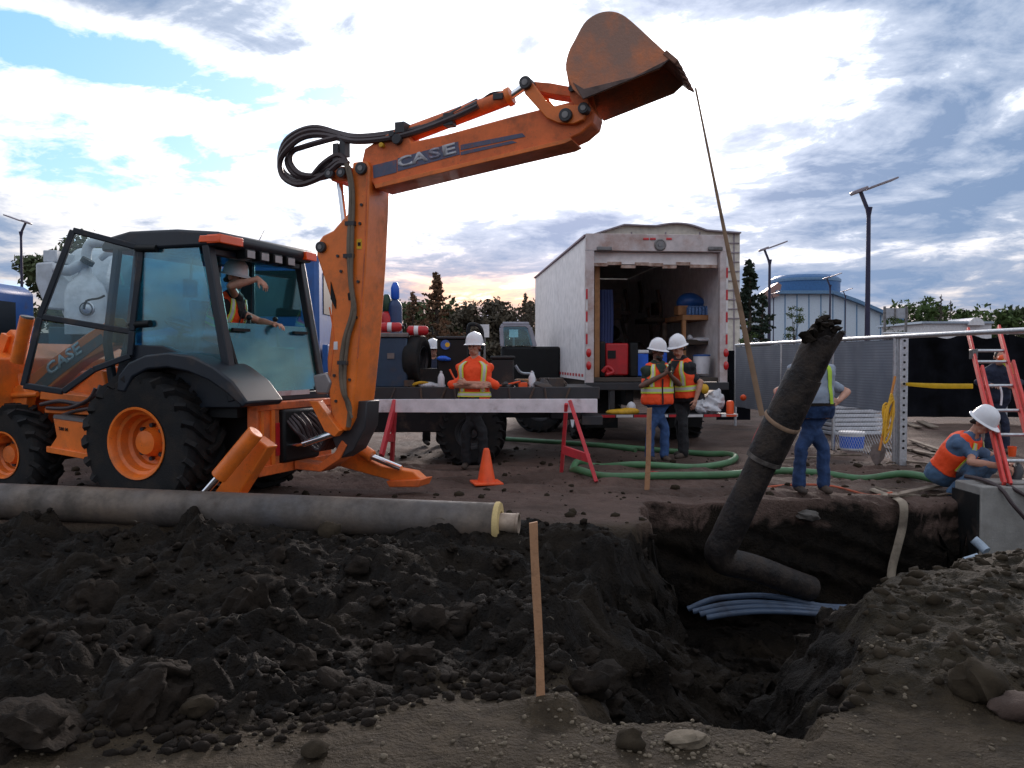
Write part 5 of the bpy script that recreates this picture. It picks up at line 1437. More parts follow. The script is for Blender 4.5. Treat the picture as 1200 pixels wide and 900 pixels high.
for k in range(26):
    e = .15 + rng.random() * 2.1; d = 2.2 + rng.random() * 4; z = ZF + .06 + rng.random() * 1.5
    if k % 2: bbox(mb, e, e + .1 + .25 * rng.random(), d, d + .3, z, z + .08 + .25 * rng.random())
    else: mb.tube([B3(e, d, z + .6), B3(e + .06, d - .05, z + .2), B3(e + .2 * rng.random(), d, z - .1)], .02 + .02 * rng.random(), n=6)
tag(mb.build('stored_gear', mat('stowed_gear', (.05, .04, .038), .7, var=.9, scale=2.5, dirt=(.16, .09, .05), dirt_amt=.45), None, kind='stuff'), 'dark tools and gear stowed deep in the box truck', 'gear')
# on the step bar
mb = MB(); c = B3(*bez(731, 479, -.2)[:1], -.15, .60); mb.ball(c, (.28, .12, .06)); mb.ball(c + V((.1, 0, .02)), (.18, .1, .06)); mb.ball(c + V((-.15, 0, 0)), (.15, .1, .05)); tag(mb.build('yellow_slicker', M_yellow, None, remesh=.02, smooth=2), 'crumpled yellow rain jacket on the step bar at left', 'jacket')
mb = MB(); c = B3(*bez(741, 470, -.2)[:1], -.12, .68); mb.ball(c, (.08, .08, .1)); tag(mb.build('white_bag', M_bagwhite, None, remesh=.02), 'small white bag above the yellow jacket on the step bar', 'bag')
mb = MB(); e = bez(833, 470, -.2)[0]
for (de, z, r, sq, sd) in ((0, .70, .20, .75, 3), (.11, .77, .13, 1.1, 9), (-.13, .66, .13, .8, 15), (.02, .82, .09, 1.2, 21)):
    vv, ff = lump(ICO3, tuple(B3(e + de, -.14, z)), r, sq, .45, sd); mb.add(vv.tolist(), ff.tolist())
tag(mb.build('white_sack', M_bagwhite, None, remesh=.012, smooth=1), 'large white sack slumped on the right of the step bar', 'sack')
mb = MB(); mb.ball(bpx(826, 456, -.2), (.07, .07, .09)); mb.ball(bpx(821, 450, -.2), (.04, .04, .09)); tag(mb.build('yellow_tool', M_yellow, None, remesh=.015), 'small yellow tool lying on top of the white sack', 'tool')
mb = MB(); c = bpx(855.5, 487, -.25); mb.lathe([(.065, 0), (.065, .22), (.05, .25), (.0001, .26)], c, UZ, 16); mb.lathe([(.12, -.01), (.12, .02), (.07, .02)], c, UZ, 16); tag(mb.build('orange_jug', M_coneo, None), 'orange jug at the right end of the step bar', 'jug')
p = bpx(871, 466, 1.2); tag(MB().ball(p, .06).build('orange_buoy', M_coneo, None), 'small orange ball on the fence behind the sling', 'ball')

# ---------------------------------------------------------------- flatbed service truck with blue cab
ft = thing('flatbed_truck', V((-1.2, 13.1, 0)), 'dark flatbed service truck with a blue cab, mostly behind the boom', 'flatbed truck')
def fpart(name, m, x0, x1, y0, y1, z0, z1, bev=.008, par=None): return MB().box(x0, x1, y0, y1, z0, z1).build(name, m, par or ft, bevel=bev)
M_deck = mat('flatbed_black', (.014, .0135, .016), .6, dirt=DUST, dirt_amt=.22, spec=.25)
fpart('deck', M_deck, -2.6, 1.22, 12.1, 14.3, .98, 1.08); fpart('deck_edge', M_dsteel, -2.6, 1.24, 12.06, 12.096, .93, 1.10)
fpart('side_locker', M_deck, -2.4, -.92, 12.15, 12.75, .45, .976, .02); fpart('side_locker', M_deck, .55, 1.0, 12.3, 12.8, .62, .976, .02); fpart('chassis_rail', M_black, -5.2, 1.1, 12.75, 13.65, .62, .94)
fpart('rear_bumper', M_dsteel, 1.0, 1.3, 12.2, 14.2, .55, .68)
for (x, y, s_, w_) in ((-.58, 12.12, -1, .30), (-.58, 14.28, 1, .30), (-.60, 12.50, -1, .28), (-.60, 13.9, 1, .28), (-4.6, 12.12, -1, .3), (-4.6, 14.28, 1, .3)): wheel(ft, V((x, y, .44)), V((0, s_, 0)), .45, .22, w_, 22, M_dsteel, lug=.02, hub=.09)
mb = MB(); mb.prism([V((-2.75, 12.15, .75)), V((-2.75, 12.15, 2.98)), V((-3.6, 12.15, 3.05)), V((-4.1, 12.15, 2.9)), V((-4.5, 12.15, 2.0)), V((-5.5, 12.15, 1.85)), V((-5.6, 12.15, .75))], V((0, 2.1, 0))); mb.build('truck_cab', M_blue, ft, bevel=.06)
fpart('rear_window', M_black, -2.752, -2.74, 12.45, 13.95, 2.15, 2.75, .004); fpart('side_window', M_black, -3.9, -3.0, 12.138, 12.152, 2.1, 2.75, .004)
fpart('headboard', M_blue, -2.70, -2.62, 12.15, 14.2, 1.08, 1.7)
tb = thing('tool_box', V((-1.75, 12.5, 1.08)), 'dark blue steel tool box on the flatbed behind the boom', 'tool box')
MB().box(-1.96, -1.50, 12.2, 12.8, 1.09, 1.80).build('box_body', mat('dull_blue', (.022, .05, .095), .5, dirt=DUST, dirt_amt=.15), tb, bevel=.02); MB().box(-1.98, -1.48, 12.18, 12.82, 1.805, 1.87).build('lid', M_steel, tb, bevel=.01); MB().box(-1.78, -1.68, 12.185, 12.198, 1.5, 1.58).build('latch', M_steel, tb)
fpart('black_locker', M_black, -2.2, -1.05, 12.3, 12.7, 1.082, 1.36)
sw_ = thing('spare_wheel', V((-1.36, 12.4, 1.1)), 'worn spare wheel standing upright on the flatbed by the tool box', 'wheel'); wheel(sw_, V((-1.28, 12.45, 1.49)), V((1, -.25, 0)), .36, .18, .22, 20, M_dsteel, lug=0, hub=.07)
def gas(px, y0, y1, Y, r, m, cap, label):
    p = at(px, y0, Y); q_ = V((p.x, p.y, 1.09)); h = p.z - 1.09
    t = thing('gas_cylinder', q_, label, 'gas cylinder', 'gas cylinders on the flatbed')
    hc = h - .27
    MB().lathe([(r * .9, 0), (r, .03), (r, hc - .10), (r * .85, hc - .04), (r * .5, hc), (r * .42, hc + .01)], q_, UZ, 20).build('bottle', m, t)
    MB().lathe([(r * .42, hc + .012), (r * .62, hc + .04), (r * .62, h - .08), (r * .45, h - .03), (r * .3, h), (.0001, h)], q_, UZ, 16).build('valve_cap', cap, t)
gas(453, 345, 0, 12.95, .11, M_red, mat('dark_green_cap', (.015, .06, .03), .5), 'red gas cylinder with a green cap on the flatbed')
gas(463, 331, 0, 12.95, .105, mat('dark_blue_cyl', (.02, .045, .13), .45), M_brblue, 'dark blue gas cylinder with bright blue cap on the flatbed')
def ext(px0, px1, py, Y, label, par=None):
    a, b_ = at(px0, py, Y), at(px1, py, Y); t = thing('fire_extinguisher', V(((a.x + b_.x) / 2, Y, a.z - .07)), label, 'fire extinguisher', 'fire extinguishers on the flatbed')
    d = (b_ - a); L_ = d.length
    MB().lathe([(.03, 0), (.065, .02), (.07, .04), (.07, L_ * .78), (.05, L_ * .88), (.02, L_ * .9)], a, d, 18).build('bottle', M_red, t)
    MB().lathe([(.0712, L_ * .30), (.0712, L_ * .48)], a, d, 18).build('label', M_white, t)
    mb = MB(); mb.cyl(a + d * .88, a + d * 1.0, .022); mb.tube([a + d * .95, a + d * 1.05 + UZ * .05, a + d * 1.08 - UZ * .06], .012, n=6); mb.build('nozzle', M_black, t)
ext(446, 474, 383.5, 12.5, 'red fire extinguisher with white label lying on the tool box'); ext(477, 505, 387.5, 12.35, 'second red fire extinguisher, lying right above the spare wheel')
wd = thing('welder', V((-.9, 12.6, 1.08)), 'black engine welder with a round yellow and blue sticker on the flatbed', 'welder')
e0, e1 = at(512, 395, 12.3), at(549, 452, 12.3)
MB().box(e0.x, e1.x, 12.3, 13.4, 1.085, e0.z - .03).build('casing', M_black, wd, bevel=.02); MB().box(e0.x - .01, e1.x + .01, 12.28, 13.42, e0.z - .026, e0.z + .012).build('top_cover', M_dsteel, wd, bevel=.01)
c = at(522, 404, 12.29); MB().cyl(c, c - V((0, .012, 0)), .07, n=20).build('sticker', mat('blue_sticker', (.05, .12, .4), .5), wd); MB().cyl(c + V((.03, 0, 0)), c + V((.03, -.016, 0)), .035, n=16).build('sticker', M_yellow, wd)
e2 = at(561, 415, 12.4); MB().box(e1.x + .015, e2.x, 12.4, 13.0, 1.3, e0.z).build('side_panel', mat('pale_blue_grey', (.20, .24, .32), .5), wd, bevel=.01)
mb = MB(); mb.tube([at(549, 405, 12.8), at(549, 384, 12.8), at(553, 380, 12.8), at(561, 382, 12.8), at(565, 390, 12.8), at(565, 410, 12.8)], .03, n=8); mb.build('roll_bar', M_black, wd)
mb = MB(); mb.ball(at(519, 420, 12.22), (.09, .06, .04)); mb.ball(at(524, 421, 12.22), (.06, .05, .03)); tag(mb.build('blue_glove', M_brblue, None, remesh=.012), 'bright blue glove hung on the front of the welder', 'glove')
mb = MB(); mb.tube([at(527, 433, 12.25), at(533, 444, 12.2), at(541, 449, 12.15), at(556, 452, 12.15), at(585, 452, 12.15), at(610, 447, 12.15)], .014, n=7); tag(mb.build('red_air_line', M_coneo, None), 'thin orange red line trailing over the flatbed deck', 'hose')
bn_ = thing('black_bin', V((-.15, 12.5, 1.08)), 'black lidded bin on the flatbed right of the person with crossed arms', 'bin')
e0, e1 = at(574, 417, 12.3), at(604, 457, 12.3)
MB().box(e0.x + .02, e1.x - .02, 12.3, 13.0, 1.085, e0.z - .05).build('bin_body', mat('charcoal_plastic', (.024, .024, .025), .6, dirt=DUST, dirt_amt=.22, spec=.3), bn_, bevel=.02); MB().box(e0.x, e1.x, 12.28, 13.02, e0.z - .048, e0.z).build('lid', MATS['charcoal_plastic'], bn_, bevel=.02)
def bottle(px, py, Y, label):
    p = at(px, py, Y); p.z = 1.083; tag(MB().lathe([(.045, 0), (.05, .02), (.05, .15), (.03, .2), (.018, .21), (.018, .24), (.0001, .245)], p, UZ, 14).build('plastic_bottle', M_bagwhite, None), label, 'bottle', 'bottles on the flatbed')
bottle(517, 452, 12.2, 'white plastic bottle standing below the welder'); bottle(623.5, 452, 12.2, 'white plastic bottle at the right end of the flatbed')
tag(MB().box(.05, .26, 12.5, 12.8, 1.083, 1.20).build('carton', M_wood2, None, bevel=.01), 'low brown carton on the flatbed beside the black bin', 'carton')
tag(MB().box(.09, .22, 12.15, 12.3, 1.083, 1.16).build('orange_case', M_coneo, None, bevel=.01), 'small orange case at the edge of the flatbed', 'case')
mb = MB(); mb.ball(V((-1.22, 12.3, 1.12)), (.14, .1, .05)); mb.ball(V((-1.05, 12.3, 1.11)), (.1, .1, .04)); tag(mb.build('rags', M_bagwhite, None, remesh=.015, smooth=1), 'pale rags on the flatbed edge under the welder', 'rags')
tag(MB().tube([V((-1.45, 12.25, 1.11)), V((-1.3, 12.22, 1.16)), V((-1.15, 12.3, 1.12)), V((-1.3, 12.4, 1.11))], .022, n=7, closed=True).build('yellow_strap', M_yellow, None), 'loop of yellow strap lying by the spare wheel', 'strap')

# jumble of small gear on the deck
mb = MB()
for k in range(34):
    x = rng.uniform(-2.3, 1.1); y = rng.uniform(12.12, 12.9)
    if k % 3 == 0:
        a = rng.uniform(0, 6.28); L_ = rng.uniform(.15, .45); mb.tube([V((x, y, 1.10)), V((x + L_ * .5 * math.cos(a), y + .1, 1.13 + rng.uniform(0, .06))), V((x + L_ * math.cos(a), y + L_ * .4 * math.sin(a), 1.10))], rng.uniform(.01, .025), n=6)
    elif k % 3 == 1:
        vv, ff = lump(ICO2, (x, y, 1.12), rng.uniform(.04, .11), .7, .5); mb.add(vv.tolist(), ff.tolist())
    else:
        mb.obox(V((x, y, 1.10 + .05)), V((rng.uniform(.04, .12), .02, 0)), V((-.02, rng.uniform(.04, .1), 0)), V((0, 0, rng.uniform(.02, .07))))
for k in range(5):
    x = -2.0 + k * .62 + rng.uniform(-.1, .1); mb.tube([V((x, 12.05, 1.09)), V((x + .05, 12.03, .86 - .1 * (k % 2))), V((x + .22, 12.03, .80)), V((x + .36, 12.05, 1.09))], .016, n=6)
tag(mb.build('deck_gear', mat('grimy_gear', (.035, .032, .034), .6, var=.8, scale=3, dirt=(.16, .10, .07), dirt_amt=.4), None, kind='stuff'), 'jumble of dark tools, hoses and rags on the flatbed deck', 'gear')

# dark truck with a pale cab frame, between flatbed and box truck
dk = thing('dump_truck', V((.35, 17.5, 0)), 'dark truck with a pale window frame beyond the flatbed, beside the box truck', 'truck')
a0 = at(587, 436, 17.5); a1 = at(628, 406, 17.5)
MB().box(a0.x, a1.x + .5, 17.5, 19.4, .7, a1.z).build('lower_cab', M_black, dk, bevel=.05)
mb = MB(); Lf = [(588.5, 406), (587.5, 384), (590, 380.5), (616, 380.5), (621, 384), (627, 406)]
for i in range(5): mb.beam(at(*Lf[i], 17.5), at(*Lf[i + 1], 17.5), .09, .08, (0, 1, 0))
mb.build('window_frame', mat('pale_frame', (.38, .37, .42), .5), dk, bevel=.01)
mb = MB()
for i in range(5): mb.beam(at(*Lf[i], 17.5) + V((0, 1.6, 0)), at(*Lf[i + 1], 17.5) + V((0, 1.6, 0)), .09, .08, (0, 1, 0))
mb.build('window_frame', MATS['pale_frame'], dk, bevel=.01)
MB().box(at(589, 380, 17.5).x, at(620, 380, 17.5).x, 17.45, 19.15, at(600, 380, 17.5).z - .02, at(600, 379, 17.5).z + .03).build('cab_roof', MATS['pale_frame'], dk, bevel=.02)
mb = MB(); mb.prism([at(x, y, 17.52) for x, y in [(590, 405), (590, 383), (617, 383), (625, 405)]], V((0, .008, 0))); mb.build('side_window', M_glass, dk)
for (x, s_) in ((a0.x + .5, -1),): wheel(dk, V((x + .3, 17.5, .5)), V((0, -1, 0)), .5, .26, .3, 20, M_dsteel, lug=.02)
wheel(dk, V((a0.x + .8, 19.4, .5)), V((0, 1, 0)), .5, .26, .3, 20, M_dsteel, lug=.02)
mb = MB(); mb.tube([at(604, 428, 17.3), at(611, 437, 17.3), at(626, 438, 17.3)], .03, n=6); mb.build('grab_rail', M_galv, dk)

# ---------------------------------------------------------------- vacuum truck and blue truck behind the digger
M_tank = mat('tank_white', (.52, .56, .60), .45, dirt=(.28, .27, .25), dirt_amt=.2, dirt_scale=1.2)
vt = thing('vacuum_truck', V((-7.2, 17.2, 0)), 'white vacuum tanker with pipes seen through the open cab door', 'tanker truck')
def vp(px, py, Y=16.0): return at(px, py, Y)
a, b_ = at(100, 345, 17.2), at(335, 347, 17.2); R_t = .92
MB().lathe([(.01, -.35), (.35, -.30), (.7, -.16), (R_t, 0), (R_t, (b_ - a).length), (.7, (b_ - a).length + .16), (.01, (b_ - a).length + .3)], a, b_ - a, 40).build('tank', M_tank, vt)
for t in (.22, .5, .78): MB().lathe([(R_t + .012, -.04), (R_t + .012, .04)], a + (b_ - a) * t, b_ - a, 40).build('tank_band', M_galv, vt)
c = at(101, 378, 15.8); MB().lathe([(.36, 0), (.36, .75), (.30, .92), (.12, 1.12), (.10, 1.3)], V((c.x, c.y, 1.95)), UZ, 28).build('cyclone', M_tank, vt)
cc = at(103, 362, 15.42); MB().lathe([(.13, 0), (.13, .03), (.10, .05), (.0001, .06)], cc, V((0, -1, 0)), 22).build('hatch', M_galv, vt); MB().tube([cc + V((math.cos(t) * .11, -.07, math.sin(t) * .11)) for t in np.linspace(0, 6.28, 12)[:-1]], .012, n=6, closed=True).build('hatch_wheel', M_dsteel, vt)
mb = MB(); mb.tube([at(103, 310, 15.8), at(101, 300, 15.8), at(104, 288, 15.8), at(112, 284, 15.8), at(126, 285, 15.9), at(138, 287, 16.2)], .09, n=12); mb.build('top_pipe', M_tank, vt)
mb = MB(); mb.tube([at(66, 315, 15.8), at(80, 317, 15.7), at(92, 311, 15.7), at(103, 306, 15.8)], .10, n=12); mb.tube([at(118, 303, 16), at(126, 297, 16), at(134, 295, 16.2)], .06, n=10); mb.build('vent_pipe', M_tank, vt)
MB().cyl(at(101, 309, 15.65), at(104, 304, 15.65), .12, n=14).build('pipe_flange', M_black, vt)
mb = MB(); mb.prism([at(x, y, 15.9) for x, y in [(41, 308), (62, 306), (68, 318), (80, 330), (84, 345), (80, 364), (54, 362), (47, 348), (41, 330)]], V((0, 1.0, 0))); mb.build('hopper', M_tank, vt, bevel=.04)
mb = MB(); mb.prism([at(x, y, 15.95) for x, y in [(50, 293), (66, 293), (66, 307), (50, 307)]], V((0, .7, 0))); mb.build('hopper_neck', M_tank, vt, bevel=.02)
MB().box(at(45, 400, 16.5).x, at(330, 400, 16.5).x, 16.3, 17.9, .75, 2.0).build('chassis', M_deck, vt, bevel=.02)
MB().box(at(60, 400, 16).x, at(88, 400, 16).x, 15.9, 16.4, 1.6, 2.1).build('pump_box', mat('teal_paint', (.03, .10, .13), .5), vt, bevel=.02)
for px in (70, 120, 290): wheel(vt, V((at(px, 500, 16).x, 16.1, .5)), V((0, -1, 0)), .5, .27, .5, 20, M_dsteel, lug=.02); wheel(vt, V((at(px, 500, 16).x, 18.2, .5)), V((0, 1, 0)), .5, .27, .5, 20, M_dsteel, lug=.02)
MB().box(at(338, 300, 16.2).x, at(385, 300, 16.2).x, 16.2, 18.2, .8, 3.2).build('truck_cab', M_blue, vt, bevel=.08)
b2 = thing('blue_truck', V((-7.3, 12.4, 0)), 'blue truck cab with dark windows at the left edge behind the loader', 'truck')
L_ = -9.6; X1 = at(41, 350, 13.9).x
mb = MB(); mb.prism([V((L_, 12.0, .7)), V((L_, 12.0, 2.55)), V((L_ + .3, 12.0, 2.66)), V((X1 - .15, 12.0, 2.66)), V((X1, 12.0, 2.56)), V((X1, 12.0, .7))], V((0, 1.9, 0))); mb.build('truck_cab', M_blue, b2, bevel=.06)
mb = MB(); mb.prism([V((X1 - .30, 11.99, 2.4)), V((X1 - 1.2, 11.99, 2.4)), V((X1 - 1.4, 11.99, 1.55)), V((X1 - .30, 11.99, 1.55))], V((0, .02, 0))); mb.build('side_window', mat('dark_window', (.015, .02, .025), .12), b2)
mb = MB(); mb.box(X1 - .02, X1 + .004, 12.1, 13.35, 1.75, 2.38); mb.build('rear_window', MATS['dark_window'], b2)
MB().box(X1 + .01, X1 + .25, 12.05, 13.9, .9, 1.62).build('headboard', M_deck, b2, bevel=.02)
MB().box(L_, X1, 11.96, 11.99, .75, 1.45).build('lower_panel', M_deck, b2)
for x in (X1 - .6, X1 - 2.4): wheel(b2, V((x, 12.0, .5)), V((0, -1, 0)), .5, .27, .3, 20, M_dsteel, lug=.02); wheel(b2, V((x, 13.9, .5)), V((0, 1, 0)), .5, .27, .3, 20, M_dsteel, lug=.02)
# ---------------------------------------------------------------- people (built facing -Y at the origin, then placed)
M_skin = mat('skin', (0.50, 0.25, 0.17), 0.55, var=0.08, scale=20)
M_skin_d = mat('darker_skin', (0.14, 0.068, 0.046), 0.55, var=0.08, scale=20)
M_eye = mat('eye', (0.03, 0.02, 0.02), 0.2)
M_hat = mat('white_hard_hat', (0.78, 0.77, 0.80), 0.35, var=0.04, dirt=(0.4, 0.34, 0.3), dirt_amt=0.08, coat=0.3)
M_hivis = mat('hi_vis_orange', (1.0, 0.080, 0.012), 0.7, var=0.06, scale=9, bump=0.6, bump_scale=9)
M_hivis2 = mat('hi_vis_orange_tee', (1.0, 0.085, 0.015), 0.75, var=0.06, scale=9, bump=0.6, bump_scale=9)
M_lime = mat('lime_trim', (0.62, 0.70, 0.06), 0.6, var=0.05)
M_silver = mat('reflective_silver', (0.56, 0.56, 0.52), 0.4, 0.1, var=0.06)
M_jeans = mat('blue_jeans', (0.035, 0.085, 0.22), 0.85, var=0.30, scale=9, bump=0.9, bump_scale=11)
M_jeans2 = mat('dark_jeans', (0.022, 0.055, 0.15), 0.85, var=0.30, scale=9, bump=0.9, bump_scale=11)
M_blackcloth = mat('black_cloth', (0.014, 0.014, 0.017), 0.85, var=0.2, scale=9, bump=0.9, bump_scale=11)
M_navy = mat('navy_cloth', (0.016, 0.022, 0.05), 0.85, var=0.2, scale=9, bump=0.9, bump_scale=11)
M_greentee = mat('dark_green_tee', (0.018, 0.034, 0.024), 0.85, var=0.2, scale=9)
M_greytee = mat('grey_tee', (0.26, 0.30, 0.37), 0.85, var=0.10, scale=6, bump=0.5, bump_scale=9)
M_bluetee = mat('slate_blue_tee', (0.085, 0.15, 0.26), 0.85, var=0.14, scale=6, bump=0.5, bump_scale=10)
M_boot = mat('work_boot', (0.030, 0.022, 0.017), 0.7, dirt=DUST, dirt_amt=0.35)
M_hair = mat('dark_hair', (0.018, 0.012, 0.009), 0.6)
M_hairg = mat('grey_hair', (0.12, 0.11, 0.10), 0.6)
M_belt = mat('leather_belt', (0.02, 0.014, 0.01), 0.5)

RINGS = [(-.24, .150, .110), (-.12, .170, .122), (0, .172, .122), (.22, .156, .110), (.45, .160, .116), (.68, .176, .124), (.86, .186, .118), (.97, .178, .100), (1.06, .135, .080), (1.13, .082, .064), (1.19, .062, .058)]


FOLD = bpy.data.textures.new('cloth_folds', 'CLOUDS'); FOLD.noise_scale = .11; FOLD.noise_depth = 2


def folds(o, k):
    m = o.modifiers.new('folds', 'DISPLACE'); m.texture = FOLD; m.strength = k; m.mid_level = .5; m.texture_coords = 'LOCAL'


class Torso:
    """elliptic rings along a (bent) spine; shirts, vests, bands and stripes are cut from it"""
    def __init__(s, pelvis, chest, yaw, fat=1.0, belly=0.0, twist=0.0):
        s.p = V(pelvis); s.c = V(chest); s.fat = fat; s.belly = belly
        s.up = (s.c - s.p); s.L = s.up.length; s.up.normalize()
        s.yaw = yaw; s.tw = twist; s.narrow = 0.0
    def frame(s, f):
        a = s.yaw + s.tw * max(0, min(1, f))
        fw = V((math.sin(a), -math.cos(a), 0))
        fw = (fw - s.up * fw.dot(s.up)).normalized()
        return s.up.cross(fw) * -1, fw            # its own left on +x when facing -y
    def r(s, f):
        R0 = RINGS
        if f <= R0[0][0]: a = R0[0][1:]
        elif f >= R0[-1][0]: a = R0[-1][1:]
        else:
            for (f0, x0, y0), (f1, x1, y1) in zip(R0, R0[1:]):
                if f0 <= f <= f1:
                    t = (f - f0) / (f1 - f0); t = t * t * (3 - 2 * t) * .5 + t * .5
                    a = (x0 + (x1 - x0) * t, y0 + (y1 - y0) * t); break
        k = s.fat if f < 1.0 else s.fat + (1 - s.fat) * min(1, (f - 1.0) / .1)
        return a[0] * k, a[1] * k
    def pos(s, f, ang, off=0.0):
        """ang 0 = front, + towards its left"""
        lf, fw = s.frame(f)
        rx, ry = s.r(f)
        b = s.belly * math.exp(-((f - .22) / .30) ** 2) * max(0, math.cos(ang)) ** 1
        sx_, cy = math.sin(ang), math.cos(ang)
        e = 0.82
        ux = math.copysign(abs(sx_) ** e, sx_); uy = math.copysign(abs(cy) ** e, cy)
        ox = off - s.narrow * min(1, max(0, (f - .55) / .25)) * (1 - min(1, max(0, (f - 1.0) / .08)))
        return s.p + s.up * (s.L * f) + lf * ((rx + ox) * ux) + fw * ((ry + off) * uy + b)
    def loft(s, f0, f1, off, mb, nf=14, na=28):
        vs = []
        for i in range(nf):
            f = f0 + (f1 - f0) * i / (nf - 1)
            for k in range(na): vs.append(s.pos(f, 2 * math.pi * k / na, off))
        fs = [(i * na + k, i * na + (k + 1) % na, (i + 1) * na + (k + 1) % na, (i + 1) * na + k) for i in range(nf - 1) for k in range(na)]
        fs += [tuple(range(na))[::-1], tuple((nf - 1) * na + k for k in range(na))]
        return mb.add(vs, fs)
    def patch(s, pts_fn, nu, nv, off, th, mb):
        """a thin sewn-on patch: pts_fn(u, v) -> (f, ang)"""
        vs = []
        for o in (off, off + th):
            for i in range(nu + 1):
                for k in range(nv + 1):
                    f, a = pts_fn(i / nu, k / nv); vs.append(s.pos(f, a, o))
        n = (nu + 1) * (nv + 1); W_ = nv + 1
        fs = []
        for i in range(nu):
            for k in range(nv):
                a = i * W_ + k
                fs += [(a, a + 1, a + W_ + 1, a + W_), (n + a, n + a + W_, n + a + W_ + 1, n + a + 1)]
        for i in range(nu):
            a = i * W_; b = a + W_; fs.append((a, b, n + b, n + a)); a += nv; b += nv; fs.append((a, n + a, n + b, b))
        for k in range(nv):
            a = k; fs.append((a, n + a, n + a + 1, a + 1)); a = nu * W_ + k; fs.append((a, a + 1, n + a + 1, n + a))
        return mb.add(vs, fs)


def hand(mb, wrist, d, nrm, curl=0.35, sc=1.0):
    """palm, four unequal bent fingers and a thumb; d along the fingers, nrm out of the back of the hand"""
    d = V(d).normalized(); nrm = V(nrm); nrm = (nrm - d * nrm.dot(d)).normalized()
    sd = d.cross(nrm)
    w = V(wrist)
    mb.capsule(w - d * .015, w + d * .03, .027 * sc, .030 * sc, 8)
    for k in (-1, 0, 1): mb.capsule(w + d * .02 + sd * (.018 * k), w + d * .085 * sc + sd * (.026 * k), .017, .016, 8)
    for k, L in zip((-1.5, -.5, .5, 1.5), (.062, .080, .074, .054)):
        b0 = w + d * (.088 - abs(k) * .004) + sd * (.0215 * k)
        c1 = curl * .8; d1 = (d * math.cos(c1) - nrm * math.sin(c1) + sd * (.10 * k)).normalized()
        b1 = b0 + d1 * (L * .5)
        c2 = curl * 1.9; d2 = (d * math.cos(c2) - nrm * math.sin(c2) + sd * (.08 * k)).normalized()
        b2 = b1 + d2 * (L * .5)
        mb.capsule(b0, b1, .0092, .0088, 6); mb.capsule(b1, b2, .0088, .0078, 6)
    t0 = w + d * .03 + sd * .028; t1 = t0 + (d * .6 + sd * .75 - nrm * .25).normalized() * .040; t2 = t1 + (d * .9 + sd * .2 - nrm * .4).normalized() * .034
    mb.capsule(t0, t1, .014, .011, 6); mb.capsule(t1, t2, .011, .009, 6)


